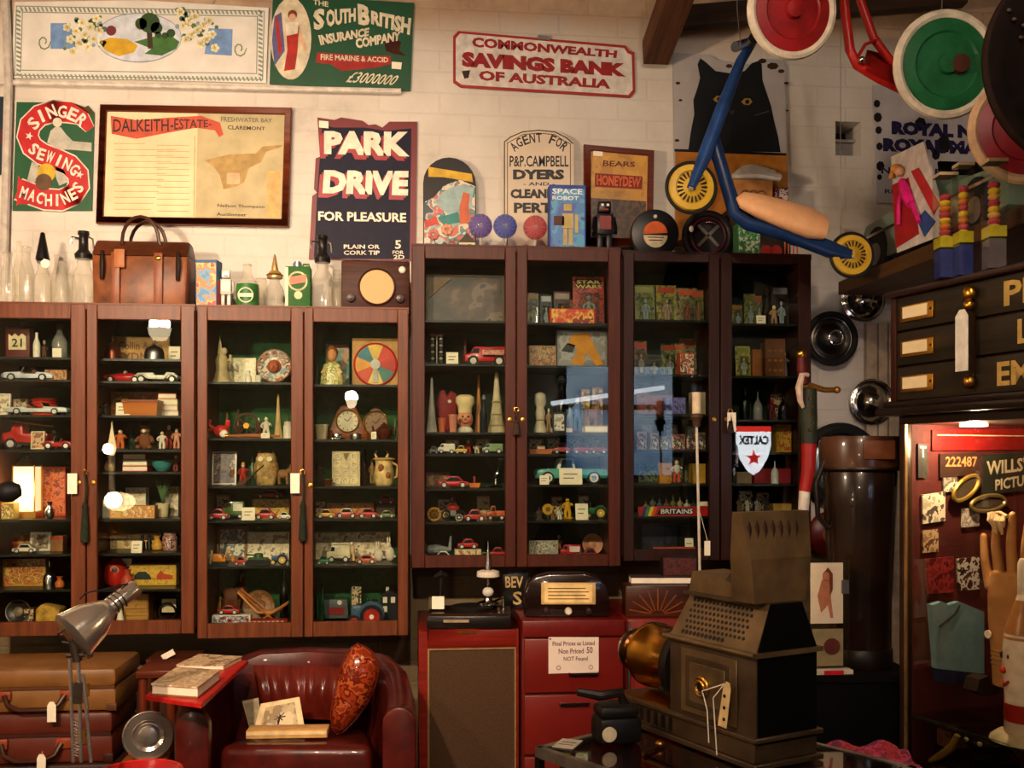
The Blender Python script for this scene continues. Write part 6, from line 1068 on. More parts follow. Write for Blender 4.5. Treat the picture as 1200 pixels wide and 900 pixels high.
# arched agent sign standing on the cabinet behind the robot box
s = Sign('enamel_sign', 'cream enamel cleaners agent sign with arched top', 631, 220, -.03)
arch = lambda e: [(590+e, 288), (590+e, 166+e*.5), (597+e, 160+e), (612, 154+e), (631, 152+e), (650, 154+e), (665-e, 161+e), (672-e, 168+e*.5), (673-e, 288)]
s.poly('panel', arch(0), 0, .006, EN('#cbb8a0')); s.strip('black_outline', arch(1.2)[1:-1][:1]+arch(1.2)[1:-1], 1.2, .0066, M('#1c1614'), False); s.strip('black_outline', [(591, 288), (591, 168)], 1.2, .0066, M('#1c1614'), False); s.strip('black_outline', [(594.5, 288), (594.5, 168)]+arch(4.5)[2:-2]+[(668, 169), (668.5, 288)], .8, .0066, M('#1c1614'), False)
bk = M('#1a1512', .4)
s.along('AGENT FOR', [(599, 175), (607, 168), (620, 163), (633, 162), (646, 164), (656, 168), (664, 175)], 11, .0066, bk, .02, .75); s.txt('P&P.CAMPBELL', ((597, 183), (666, 183), (666, 196), (597, 196)), .0066, bk, .02); s.txt('DYERS', ((601, 199), (661, 199), (661, 211), (601, 211)), .0066, bk, .06); s.txt('- AND -', ((613, 214), (650, 214), (650, 218), (613, 218)), .0066, bk); s.txt('CLEANERS', ((598, 222), (662, 222), (662, 233), (598, 233)), .0066, bk, .06); s.txt('PERTH', ((602, 238), (660, 238), (660, 250), (602, 250)), .0066, bk, .045)
# framed tobacco style print
s = Sign('framed_print', 'yellow advertising print in a dark red wooden frame', 726, 230, -.05, 'picture')
Q = [(684, 170), (766, 177), (764, 289), (684, 289)]; I = [(692, 177), (759, 183), (757, 280), (692, 279)]; b = MB()
for k in range(4): s.poly('', [Q[k], Q[(k+1) % 4], I[(k+1) % 4], I[k]], -.012, .012, None, 0, b)
P('frame', b, WOOD('#401408', '#6a2814', .35, 'x'), s.t, bevel=.002, seg=1); s.poly('yellow_print', I, -.002, .002, PRINT(('#a87420', '#b8842a', '#c4902e'), 12, seed=4)); s.poly('price_ticket', [(695, 177), (706, 178), (706, 184), (695, 183)], .002, .006, PAPER())
s.txt('BEARS', ((707, 188), (744, 190), (744, 196), (706, 195)), .003, M('#5a2a14'), .02); s.poly('red_banner', [(697, 203), (753, 207), (752, 222), (697, 219)], .002, .003, M('#7a241a')); s.txt('HONEYDEW', ((699, 205), (751, 208), (750, 220), (699, 217)), .0036, M('#c8602c'), .03); s.poly('dark_scene', [(692, 232), (757, 236), (757, 280), (692, 279)], .002, .0026, PRINT(('#3a2414', '#5a3a1c', '#2a1a12'), 20))
# black cat poster
s = Sign('tin_poster', 'rusty white tin poster of a black cat above orange base', 856, 175, -.012)
s.poly('panel', [(788, 62), (830, 65), (842, 72), (880, 76), (893, 69), (919, 71), (924, 292), (791, 290)], 0, .005, EN('#a8a2a0'))
s.poly('orange_base', [(791, 177), (922, 182), (924, 292), (791, 290)], .005, .0056, M('#a86a20', .5, var=.2, scale=14)); s.poly('black_line', [(790, 175), (921, 180), (921, 183), (790, 178)], .0056, .006, BLACK())
cat = [(806, 177), (809, 155), (813, 135), (812, 118), (817, 103), (820, 92), (817, 76), (820, 69), (826, 73), (838, 84), (858, 87), (872, 84), (880, 75), (888, 72), (892, 76), (893, 95), (898, 110), (903, 125), (906, 140), (911, 160), (914, 179)]
s.poly('black_cat', cat, .0056, .0066, M('#0c0f12', .4, var=.3, scale=12))
for x, y in ((842, 117), (875, 120)):
 b = MB(); s.poly('', [(x-7, y), (x-3, y-4), (x+3, y-4), (x+6, y), (x+2, y+4), (x-4, y+3)], .0066, .0072, None, 0, b, 0); s.disc(b, x, y, 2.6, .0072, .0078, 1, 10); P('cat_eye', b, [M('#9a7a3a', .3), BLACK()], s.t)
s.strip('whiskers', [(884, 136), (900, 131)], .6, .0072, M('#5c6468'), False); s.poly('cat_nose', [(853, 130), (861, 130), (857, 136)], .0066, .0072, M('#3a2a2a'))
for x, y, r in ((794, 98, 3), (797, 118, 2.5), (793, 165, 3), (921, 98, 3), (922, 130, 2), (905, 78, 7), (893, 72, 5), (915, 84, 4), (854, 78, 4)): b = MB(); s.disc(b, x, y, r, .005, .0054, 0, 7, .6); P('rust_spot', b, M('#3a2218', .9), s.t)
# navy recruitment sign
s = Sign('enamel_sign', 'white enamel naval recruitment sign with rusted edge', 1120, 170, -.012)
s.poly('panel', [(1022, 100), (1120, 106), (1240, 112), (1240, 245), (1028, 238)], 0, .005, EN('#b4afb0')); nv = M('#1c1640', .4)
s.txt('ROYAL NAVY', ((1044, 142), (1184, 150), (1184, 166), (1044, 158)), .006, nv, .075); s.txt('ROYAL MARINES', ((1034, 162), (1204, 168), (1204, 184), (1034, 178)), .006, nv, .075); s.txt('NAVAL RESERVES', ((1032, 196), (1150, 200), (1150, 208), (1032, 204)), .006, nv, .03); s.txt('RECRUITING', ((1036, 222), (1110, 225), (1110, 230), (1036, 227)), .006, nv)
for x, y, r in ((1027, 122, 4), (1028, 138, 5), (1029, 153, 4), (1030, 172, 4), (1031, 195, 5), (1030, 208, 3), (1105, 170, 9), (1078, 146, 7), (1096, 182, 5)): b = MB(); s.disc(b, x, y, r, .005, .0055, 0, 7, 1.2); P('rust_spot', b, M('#16120f', .9), s.t)
s = Sign('enamel_sign', 'sliver of a dark teal sign at the wall corner', -12, 158); s.poly('panel', [(-30, 112), (8, 114), (6, 150), (2, 205), (-30, 205)], 0, .005, EN('#1a2a34')); s.poly('red_stripe', [(-30, 150), (5, 152), (3, 170), (-30, 172)], .005, .0055, M('#4a1c24'))
# ================================================================ things standing on the cabinets
def ontop(name, label, cat, xc, w, h, fn, Z=None, y=-.17, rz=0, group=None, **k):
 s = mpp(xc, y); p = at(xc, 540, y); z = Z if Z is not None else (ZA if xc < 481 else ZB if xc < 729 else ZCB)
 t = T(name, label, cat, (p.x, y, z+.0045), rz, group); fn(t, w*s, h*s, **k); return t
BG = 'clear glass bottles on the cabinet'
for xc, w, h, y, kd, d in ((9, 17, 62, -.24, 'milk', 'wide clear milk bottle at the very end of the cabinet top'), (22, 15, 82, -.1, 'soda', 'tallest clear bottle behind the milk bottles'), (31, 17, 70, -.22, 'milk', 'clear milk bottle second along the cabinet top'), (66, 13, 66, -.12, 'soda', 'slim clear bottle behind the black capped decanter'), (73, 14, 52, -.25, 'milk', 'short clear bottle between decanter and siphon'), (84, 10, 60, -.1, 'soda', 'narrow clear bottle half behind the soda siphon')):
 ontop('glass_bottle', d, 'bottle', xc, w, h, bottle, y=y, kind=kd)
def decanter(t, W, H): bottle(t, W, H*.62, 'milk'); P('black_stopper', MB().lathe([(W*.3, H*.58), (W*.36, H*.62), (W*.4, H*.63), (W*.12, H*.98), (.0005, H)], n=16), BLACK(), t); P('price_tag', MB().cyl((W*.3, -W*.45, H*.56), (W*.3, -W*.44, H*.56), W*.28, n=6), PAPER(), t)
ontop('decanter', 'clear bottle with tall black cone stopper', 'bottle', 50, 20, 88, decanter, y=-.22)
def siphon(t, W, H, col='#1c1816'):
 bottle(t, W, H*.7, 'milk'); m = M(col, .3); P('siphon_collar', MB().lathe([(W*.36, H*.64), (W*.4, H*.7), (W*.22, H*.76), (W*.2, H*.94), (W*.26, H*.96), (W*.24, H)], n=14), m, t)
 P('spout', MB().tube([(-W*.1, 0, H*.9), (-W*.5, 0, H*.92), (-W*.56, 0, H*.84)], W*.07), CHROME(), t); P('lever', MB().tube([(0, 0, H*.96), (W*.4, 0, H*.9), (W*.44, 0, H*.78)], W*.05), CHROME(), t)
ontop('soda_siphon', 'clear soda siphon with black head beside the leather bag', 'siphon', 98, 26, 90, siphon, y=-.2)
# leather bag
LB = lambda: M('#74401f', .4, var=.4, scale=12, bump=.2)
def bag(t, W, H):
 P('body', MB().hexa([(-W*.48, -.08, 0), (W*.48, -.08, 0), (W*.48, .08, 0), (-W*.48, .08, 0), (-W*.5, -.07, H*.78), (W*.5, -.07, H*.78), (W*.5, .07, H*.78), (-W*.5, .07, H*.78)]), LB(), t, bevel=.012)
 P('top_flap', MB().hexa([(-W*.5, -.082, H*.74), (W*.5, -.082, H*.74), (W*.5, .08, H*.74), (-W*.5, .08, H*.74), (-W*.49, -.03, H), (W*.49, -.03, H), (W*.49, .03, H), (-W*.49, .03, H)]), M('#4c2512', .4, var=.35, scale=14, bump=.1), t, bevel=.01)
 for x in (-.24, .2): P('strap', MB().bx(W*x-W*.045, W*x+W*.045, -.088, -.079, H*.02, H*.78), M('#7a4020', .4), t, bevel=.002)
 for x in (-.38, .4): P('side_buckle', MB().tube([(W*x, -.082, H*.8), (W*(x+.01), -.094, H*.6), (W*x, -.084, H*.38)], [.006, .009, .007]), M('#241208', .4), t)
 for y, d in ((-.05, 0), (.03, .07)): P('handle', MB().tube([(-W*(.2-d), y, H*.92)]+[(W*.19*math.cos(a)+W*d*.3-W*.01, y, H*.98+H*.36*math.sin(a)) for a in [PI-PI*k/10 for k in range(11)]]+[(W*(.2), y, H*.92)], .0065, 8), M('#3a1c0e', .35), t)
 P('luggage_tag', MB().bx(-W*.25, -W*.14, -.094, -.09, H*.55, H*.82), M('#9a5c30', .5), t, bevel=.002); P('lock', MB().ell((W*.2, -.085, H*.7), (W*.04, .006, H*.04)), BRASS(), t)
ontop('leather_bag', 'brown leather gladstone bag with dark handles', 'bag', 170, 108, 78, bag, y=-.2)
def sctoy(t, W, H): carton(t, W, H, .06, '#3a6488', ('#4c80a8', '#6a94b4', '#c87a3a', '#d8b070', '#b83a24'), 22); P('red_side', MB().bx(W*.5, W*.502, -.028, .028, H*.1, H*.6), M('#b0281e'), t)
ontop('toy_box', 'blue and red picture box beside the leather bag', 'box', 245, 25, 57, sctoy, y=-.2, rz=-.15)
def robot(t, W, H, c='#c8c4b8', f='#b0281e', panel='#d8d4c8', body=None):
 m = M(c, .3, .3); b = M(body or c, .35)
 P('head', MB().box((0, 0, H*.87), (W*.5, W*.42, H*.2)), m, t, bevel=H*.02); P('torso', MB().box((0, 0, H*.56), (W*.66, W*.5, H*.38)), b, t, bevel=H*.02); P('chest_panel', MB().box((0, -W*.26, H*.58), (W*.46, W*.04, H*.24)), M(panel, .4), t)
 for s in (-1, 1):
  P('eye', MB().box((s*W*.11, -W*.22, H*.9), (W*.1, W*.04, H*.04)), M('#e0d4b8'), t); P('arm', MB().tube([(s*W*.38, 0, H*.7), (s*W*.46, -W*.05, H*.5), (s*W*.42, -W*.2, H*.4)], W*.08), m, t); P('leg', MB().box((s*W*.18, 0, H*.22), (W*.22, W*.3, H*.34)), b, t, bevel=H*.01); P('foot', MB().box((s*W*.2, -W*.05, H*.04), (W*.3, W*.5, H*.08)), M(f, .4), t, bevel=H*.01)
 P('mouth', MB().box((0, -W*.22, H*.82), (W*.26, W*.03, H*.03)), M('#8a2a1e'), t)
ontop('toy_robot', 'white tin robot with red feet by the blue picture box', 'toy', 265, 19, 49, robot, y=-.19)
def label_bottle(t, W, H):
 bottle(t, W, H, 'soda'); P('green_label', MB().lathe([(W*.505, H*.1), (W*.512, H*.48), (W*.49, H*.56)], n=20), M('#2f6a2c', .4), t); P('label_emblem', MB().ring((0, -W*.51, H*.3), W*.32, W*.035, (0, 1, 0), 20, 5).bx(-W*.34, W*.34, -W*.53, -W*.5, H*.26, H*.34), M('#e0d8b8'), t)
ontop('soda_bottle', 'soda bottle with round emblem on green label', 'bottle', 290, 26, 54, label_bottle, y=-.2)
ontop('glass_jar', 'squat clear glass jar behind the oil bottle', 'jar', 306, 16, 42, bottle, y=-.1, kind='jar')
def oilbottle(t, W, H): bottle(t, W, H*.62, 'milk'); P('tin_spout', MB().lathe([(W*.42, H*.56), (W*.44, H*.62), (W*.3, H*.68), (W*.2, H*.7), (W*.18, H*.76), (W*.05, H*.98), (.0005, H)], n=16), M('#c8a468', .3, .6), t); P('cap_ring', MB().ring((0, 0, H*.62), W*.43, W*.04, (0, 0, 1)), BRASS(), t)
ontop('oil_bottle', 'glass motor oil bottle with pointed tin spout', 'bottle', 322, 21, 66, oilbottle, y=-.22)
def oiltin(t, W, H):
 P('tin', MB().box((0, 0, H*.44), (W, .06, H*.88)), M('#1f5a16', .55), t, bevel=.003); P('cap', MB().cyl((-W*.05, 0, H*.87), (-W*.05, 0, H*.97), W*.18).cyl((-W*.05, 0, H*.95), (-W*.05, 0, H), W*.14), M('#8a94a0', .3, .6), t); P('handle', MB().tube([(W*.15, 0, H*.88), (W*.2, 0, H*.95), (W*.4, 0, H*.95), (W*.44, 0, H*.88)], .004), M('#2c6a20', .3), t)
 b = MB(); b.ring((0, -.031, H*.58), W*.36, W*.04, (0, 1, 0), 20, 5); P('label_ring', b, M('#d8d0a8'), t); P('red_label', MB().prism([(-W*.3, H*.5), (-W*.3, H*.66), (W*.34, H*.72), (W*.34, H*.56)], -.0345, -.031), M('#c87a60'), t); P('label_seal', MB().cyl((W*.02, -.033, H*.3), (W*.02, -.03, H*.3), W*.16), M('#e0d0a0'), t); P('white_edge', MB().bx(-W*.5, -W*.38, -.0315, -.03, H*.02, H*.86), M('#d8d8b8'), t)
ontop('oil_tin', 'green motor oil tin with grey cap', 'tin', 350, 29, 58, oiltin, y=-.2)
ontop('soda_siphon', 'clear bottle with black and chrome siphon head near radio', 'siphon', 378, 25, 88, siphon, y=-.22); ontop('glass_jar', 'clear glass jar half hidden beside the radio', 'jar', 395, 13, 52, bottle, y=-.12, kind='jar')
def radio(t, W, H):
 P('case', MB().bx(-W/2, W/2, -.075, .075, 0, H), WOOD('#26100a', '#4a2213', .5, 'x', 6, 0), t, bevel=.006); P('speaker_cloth', MB().cyl((W*.02, -.076, H*.46), (W*.02, -.08, H*.46), H*.36, n=36), M('#c8a878', .8, var=.1, scale=300), t); P('speaker_ring', MB().ring((W*.02, -.078, H*.46), H*.365, H*.025, n=36), M('#3a1a0e', .3), t)
 for x, z in ((-.36, .22), (.36, .22)): P('knob', MB().lathe([(H*.09, 0), (H*.08, .014), (.0005, .016)], (W*x, -.075, H*z), 16, axis=(0, -1, 0)), M('#2a120a', .3), t)
 P('white_button', MB().ell((W*.39, -.078, H*.82), (H*.075, .008, H*.075)), M('#e0d8c8', .3), t)
ontop('radio', 'wooden table radio with round cream speaker', 'radio', 441, 78, 56, radio, y=-.2)
# over the right-hand cabinets
def board(t, W, H):
 pts = [(-W/2, 0), (W/2, 0), (W/2, H*.74)]+[(W/2*math.cos(a), H*.74+H*.26*math.sin(a)) for a in [PI*k/12 for k in range(1, 12)]]+[(-W/2, H*.74)]; X = Matrix.Rotation(-.06, 4, 'X')
 b = MB(); b.X = X; b.prism(pts, -.008, .004); P('deck', b, M('#1c1a1c', .4), t)
 def pp(nm, q, m, y): b = MB(); b.X = X; b.prism([(x*W, z*H) for x, z in q], -y, -.008); P(nm, b, m, t)
 pp('printed_scene', [(-.48, .02), (.48, .02), (.48, .72), (.2, .78), (-.1, .72), (-.3, .6), (-.48, .55)], PRINT(('#b8502e', '#7fa0a0', '#d8b8a0', '#2f7a78', '#c8483c', '#9ab0ac', '#1c3038'), 14, seed=5), .0095); pp('yellow_band', [(-.4, .8), (-.1, .8), (.44, .76), (.42, .84), (-.4, .9)], M('#c8a02a', .4), .0105); pp('pale_cloud', [(-.2, .62), (0, .7), (.3, .74), (.46, .7), (.4, .5), (.1, .42), (-.1, .46), (-.24, .52)], M('#8fa8a8', .4), .0104)
 pp('orange_figure', [(.18, .5), (.26, .66), (.38, .64), (.36, .5), (.4, .36), (.2, .34)], M('#b85a34', .4), .0112); pp('teal_patch', [(-.24, .4), (.16, .46), (.2, .36), (-.1, .33)], M('#2c7a74', .4), .0112); pp('red_patch', [(-.48, .36), (-.26, .42), (-.2, .34), (-.46, .3)], M('#b83a30', .4), .0112)
ontop('arched_board', 'arched printed board with yellow band leaning on the wall', 'board', 527, 62, 121, board, y=-.06)
for xc, c, c2, d, h in ((563, '#7c5cb0', '#c8b8e8', 'purple', 41), (592, '#3058b8', '#a8bcec', 'blue', 41), (627, '#c02440', '#f0a8b4', 'red', 40)):
 def gob(t, W, H, c=c, c2=c2):
  R = W/2; b = MB()
  for k in range(14): a = 2*PI*k/14; b.cyl((R*.2*math.cos(a), -R*.3, H*.7+R*.2*math.sin(a)), (R*.86*math.cos(a), -R*.12, H*.7+R*.86*math.sin(a)), R*.07, R*.16, 6)
  P('cut_bowl', MB().ell((0, 0, H*.7), (R*.95, R*.7, R*.95), 16, 0, 10), GLASS(c2, 1.5, 'coloured_glass', .05, 1.35, .1), t); P('cut_petals', b, M(c, .12, coat=.6), t); P('stem', MB().lathe([(R*.6, 0), (R*.55, .003), (R*.12, .01), (R*.09, H*.25), (R*.16, H*.3), (R*.1, H*.4)]), CLEAR(), t)
 ontop('goblet', d+' cut glass goblet on a clear stem', 'glass', xc, 30, h, gob, y=-.24)
for xc, w, h, d, c in ((508, 14, 26, 'pink glass flower ornament in front of the arched board', '#c87a70'), (524, 15, 34, 'peach glass flower ornament beside the pink one', '#d09478')):
 def flw(t, W, H, c=c):
  b = MB()
  for k in range(7): a = k*.9; b.ell((W*.3*math.cos(a), -.006, H*.75+W*.3*math.sin(a)), (W*.2, .01, W*.2), 8, 0, 6)
  P('petals', b, M(c, .3, coat=.4), t); P('stem', MB().tube([(0, 0, 0), (W*.1, 0, H*.4), (0, 0, H*.7)], .003), M('#7a9a8a', .3), t); P('foot', MB().lathe([(W*.4, 0), (W*.3, .008), (.0005, .01)]), GLASS('#7fb0a8', 2, 'aqua_glass', .05), t)
 ontop('glass_flower', d, 'ornament', xc, w, h, flw, y=-.2)
def ghut(t, W, H): P('walls', MB().bx(-W*.45, W*.45, -.02, .02, 0, H*.5), M('#d0c4a0'), t); P('roof', MB().prism([(-W*.5, H*.45), (0, H), (W*.5, H*.45)], -.024, .024), M('#3a2c20'), t); P('doorway', MB().bx(W*.05, W*.25, -.021, -.02, 0, H*.35), BLACK(), t)
ontop('toy_house', 'small cream cottage ornament below the purple goblet', 'ornament', 547, 21, 20, ghut, y=-.22)
def robox(t, W, H):
 carton(t, W, H, .05, '#27458a', ('#2a4c96', '#2f6aa8', '#3a8ab0', '#24408a'), 9); y = -.0275
 b = MB(); text(b, 'SPACE', -W*.42, W*.4, H*.86, H*.94, y); text(b, 'ROBOT', -W*.42, W*.3, H*.77, H*.83, y); P('lettering', b, M('#d8dce0', .4), t)
 b = MB(); b.box((0, y, H*.66), (W*.22, .002, H*.1)).box((0, y, H*.46), (W*.3, .002, H*.22)).box((-W*.24, y, H*.46), (W*.28, .002, H*.14), 1).box((-W*.07, y, H*.22), (W*.11, .002, H*.24)).box((W*.08, y, H*.22), (W*.11, .002, H*.24)).box((W*.24, y, H*.42), (W*.09, .002, H*.28)); P('robot_picture', b, [M('#b09a58', .4), M('#4a2418')], t)
ontop('robot_box', 'blue boxed tin robot with pale lettering', 'box', 664, 43, 78, robox, y=-.22)
ontop('toy_robot', 'black tin robot with white eyes before the yellow print', 'toy', 708, 29, 65, robot, y=-.18, c='#17161a', f='#a02230', panel='#7a2a24', body='#141216')
def reel(t, W, H):
 R = W/2; P('disc_case', MB().cyl((0, -.014, R), (0, .014, R), R, n=36), M('#121214', .35), t, bevel=.003); P('orange_half', MB().prism([(R*.5*math.cos(a), R+R*.5*math.sin(a)) for a in [PI*k/12+.06 for k in range(13)]], -.0165, -.014), M('#c0561e', .4), t); P('cream_half', MB().prism([(R*.5*math.cos(a), R*.92+R*.5*math.sin(a)) for a in [PI+PI*k/12 for k in range(13)]], -.0165, -.014), M('#cbb898', .5), t); P('spindle_hole', MB().ell((0, -.014, R*1.7), R*.08), M('#d8d0c4'), t); P('label_print', MB().bx(-R*.34, R*.34, -.0172, -.0165, R*.82, R*.86).bx(-R*.28, R*.28, -.0172, -.0165, R*.7, R*.74), M('#2a201c'), t)
ontop('record_disc', 'black round disc with orange and cream label', 'disc', 767, 57, 57, reel, y=-.2)
def radwheel(t, W, H):
 R = W/2; P('case_ring', MB().ring((0, 0, R), R*.86, R*.14, n=32), M('#161214', .5), t); P('red_ring', MB().ring((0, -.012, R), R*.66, R*.05, n=30), M('#4a1420', .4), t); P('grille_disc', MB().cyl((0, -.006, R), (0, .01, R), R*.74, n=30), M('#1c181a', .5), t); b = MB()
 for k in range(4): a = k*PI/2+.78; b.box((R*.3*math.cos(a), -.012, R+R*.3*math.sin(a)), (R*.5, .006, R*.12), rot=Matrix.Rotation(-a, 3, 'Y'))
 P('cross_bars', b, M('#77706c', .35, .6), t); P('chrome_glint', MB().tube([(R*.5*math.cos(a), -.02, R+R*.5*math.sin(a)) for a in (.9, 1.2, 1.5, 1.8)], .004), CHROME(), t); P('ticket', MB().ell((-R*.7, -.03, R*1.2), (R*.09, .004, R*.12)), PAPER(), t)
ontop('steering_wheel', 'dark cross barred wheel under the yellow scooter wheel', 'wheel', 829, 62, 62, radwheel, y=-.14)
ontop('tin_box', 'green and white tin behind the scooter frame', 'box', 875, 27, 42, carton, y=-.2, col='#3a6a40', inks=('#b8c0a8', '#3f7a48', '#2a5a30'), D=.06)
def crate(t, W, H): P('crate_body', MB().bx(-W/2, W/2, -.05, .05, 0, H*.99), M('#2c2018', .7), t); P('crate_rim', MB().bx(-W*.51, W*.51, -.053, .052, H*.9, H), M('#3a281c', .6), t)
tc = ontop('storage_crate', 'dark crate behind the scooter seat', 'box', 886, 72, 64, crate, y=-.085)
zt = tc.location.z+64*mpp(886, -.085)
def cbx(t, W, H): P('carton', MB().bx(-W/2, W/2, -.05, .05, 0, H), M('#a5703c', .7), t, bevel=.002); b = MB(); b.ring((0, -.051, H*.45), H*.16, H*.03, n=14, k=5).ring((H*.3, -.051, H*.45), H*.16, H*.03, n=14, k=5).ring((-H*.3, -.051, H*.45), H*.16, H*.03, n=14, k=5); P('printed_emblem', b, M('#6a4424'), t)
tb = ontop('carton', 'brown cardboard carton on the crate below the cat poster', 'box', 878, 46, 32, cbx, Z=zt, y=-.085)
def papers(t, W, H):
 r = random.Random(5)
 for k in range(7): a = (r.random()-.5)*.5; P('paper_roll', MB().tube([(-W*(.5-.05*k), (k-3)*.012, H*(.16+.1*k)), (0, (k-3)*.012-.004, H*(.22+.1*k)), (W*(.3+r.random()*.2), (k-3)*.012, H*(.1+.1*k)+abs(a)*.02)], [.010, .013, .010], 6), M('#c4bfb8', .8), t)
ontop('paper_bundle', 'loose bundle of white papers on the carton', 'papers', 884, 60, 26, papers, Z=tb.location.z+32*mpp(878, -.085)-.004, y=-.085)
ontop('tin_box', 'maroon and white tin at the poster edge', 'tin', 913, 17, 26, carton, Z=zt, y=-.085, col='#5a1c20', inks=('#5a1c20', '#b8a8a0', '#3a1418'))
def tchair(t, W, H):
 m = M('#c8603c', .4)
 for x in (-.4, .4): P('leg', MB().cyl((W*x, -.02, 0), (W*x, -.02, H*.6), .003), m, t); P('leg', MB().cyl((W*x, .02, 0), (W*x, .02, H), .003), m, t)
 P('seat', MB().bx(-W*.46, W*.46, -.024, .024, H*.48, H*.54), m, t); P('backrest', MB().bx(-W*.44, W*.44, .017, .023, H*.75, H), m, t)
ontop('toy_chair', 'little orange doll chair at the cabinet end', 'toy', 927, 13, 46, tchair, y=-.25)
ontop('toy_cart', 'small red wheeled toy beside the orange doll chair', 'toy', 902, 20, 20, lambda t, W, H: (P('cart_body', MB().bx(-W*.5, W*.5, -.015, .015, H*.45, H*.8), M('#4a1c1c'), t), [P('wheel', MB().cyl((x*W, -.02, H*.35), (x*W, -.012, H*.35), H*.35, n=14), M('#a02a22'), t) for x in (-.3, .3)]), y=-.25)
# ================================================================ furniture below the cabinets and the foreground
FWD = Vector((math.sin(TH), math.cos(TH), 0)); RGT = Vector((math.cos(TH), -math.sin(TH), 0))
def fl(xc, d, z=0): v = CAM+RGT*xc+FWD*d; return Vector((v.x, v.y, z))       # camera-side metres -> world
def xc(px, d): return (px-600)/F*d
def zz(py, d): return CAM.z+(HY-py)/F*d
def atz(px, py, z): d = ray(px, py); return CAM+d*((z-CAM.z)/d.z)
RED_W = lambda ax='x': WOOD('#5c130c', '#86241a', .35, ax, 5)
def puff(outline, th, k=5):                     # outline in x,z puffed along y
 n = len(outline); cx = sum(p[0] for p in outline)/n; cz = sum(p[1] for p in outline)/n; b = MB(); vs = []; fs = []
 for sgn in (-1, 1):
  o = len(vs)
  for i in range(k+1):
   s = math.cos(i/k*PI/2) if i < k else 0.0; y = sgn*th*math.sin(i/k*PI/2)
   vs += [(cx+(x-cx)*s, y, cz+(z-cz)*s) for x, z in outline]
  fs += [(o+i*n+j, o+i*n+(j+1) % n, o+(i+1)*n+(j+1) % n, o+(i+1)*n+j) for i in range(k) for j in range(n)]
 b._add(vs, fs, 0, True); return b
def sheetq(q, y, th=.002):                      # thin card through 4 world points
 b = MB(); q = [Vector(p) for p in q]; n = (q[1]-q[0]).cross(q[3]-q[0]).normalized(); n = n if n.y < 0 or abs(n.y) < .2 else -n
 return b.hexa([p+n*th*.5 for p in q]+[p-n*th*.5 for p in q])
# ---------------------------------------------------------------- leather armchair
LEA = lambda: M('#4c130e', .32, var=.3, scale=14, bump=.08, coat=.25)
ch = fl(xc(347, 3.05), 3.1); t = T('armchair', 'dark burgundy leather tub armchair below the glazed cabinets', 'armchair', ch)
inv = lambda px, d: fl(xc(px, d), d)-ch
def up(px, py, d): v = inv(px, d); return Vector((v.x, v.y, zz(py, d)))
pathp = [(226, 832, 2.92), (224, 826, 3.0), (226, 815, 3.12), (236, 796, 3.3), (262, 776, 3.48), (306, 761, 3.54), (360, 758, 3.55), (412, 760, 3.53), (446, 766, 3.45), (464, 785, 3.27), (469, 810, 3.08), (469, 822, 2.98), (468, 828, 2.9)]
pts = [up(*p) for p in pathp]; b = MB(); n = len(pts); prof = [(-.043, 0), (-.047, .3), (-.047, -1), (-.035, -2), (0, -3), (.035, -2), (.047, -1), (.047, .3), (.04, 0)]; vs = []
for i, p in enumerate(pts):
 a, c = pts[max(0, i-1)], pts[min(n-1, i+1)]; tg = Vector((c.x-a.x, c.y-a.y, 0)).normalized(); nr = Vector((-tg.y, tg.x, 0))
 for o, h in prof: z = {0: .08, .3: .3, -1: p.z-.05, -2: p.z-.012, -3: p.z}[h]; vs.append(Vector((p.x, p.y, 0))+nr*o+Vector((0, 0, z)))
m9 = len(prof); b._add(vs, [(i*m9+k, i*m9+k+1, (i+1)*m9+k+1, (i+1)*m9+k) for i in range(n-1) for k in range(m9-1)]+[tuple(range(m9))[::-1], tuple((n-1)*m9+k for k in range(m9))], 0, True)
P('shell', b, LEA(), t)
for px, py in ((226, 832), (468, 828)):
 q = up(px, py, 2.89); b = MB(); r = .047
 b.prism([(-r, .08), (r, .08), (r, q.z-r)]+[(r*math.cos(a), q.z-r+r*math.sin(a)) for a in [PI*k/8 for k in range(1, 8)]]+[(-r, q.z-r)], -.012, .03); P('arm_front', b, LEA(), t, loc=(q.x, q.y, 0), rot=(0, 0, -TH), bevel=.006)
sl, sr = up(256, 868, 2.95), up(437, 868, 2.95); bl, brk = up(300, 866, 3.42), up(430, 866, 3.42)
b = MB().hexa([(sl.x, sl.y, .27), (sr.x, sr.y, .27), (brk.x, brk.y, .27), (bl.x, bl.y, .27), (sl.x, sl.y, .45), (sr.x, sr.y, .45), (brk.x, brk.y, .375), (bl.x, bl.y, .375)]); P('seat_cushion', b, LEA(), t, bevel=.03, seg=3)
b = MB(); nx, nz = 60, 8; A0, A1 = up(296, 772, 3.42), up(434, 772, 3.38); vs = []
for j in range(nz+1):
 for i in range(nx+1):
  f = i/nx; g = j/nz; x = A0.x+(A1.x-A0.x)*f; y = A0.y+(A1.y-A0.y)*f-.05*math.sin(PI*g)*.6-.012*abs(math.sin(f*PI*9))*math.sin(PI*min(1, g+.15)); z = A0.z-.02+(.42-A0.z+.02)*g
  vs.append((x-(f-.5)*.1*g, y-.03*g, z))
b._add(vs, [(j*(nx+1)+i, j*(nx+1)+i+1, (j+1)*(nx+1)+i+1, (j+1)*(nx+1)+i) for j in range(nz) for i in range(nx)], 0, True); P('pleated_back', b, M('#56180f', .26, var=.25, scale=12, coat=.3), t)
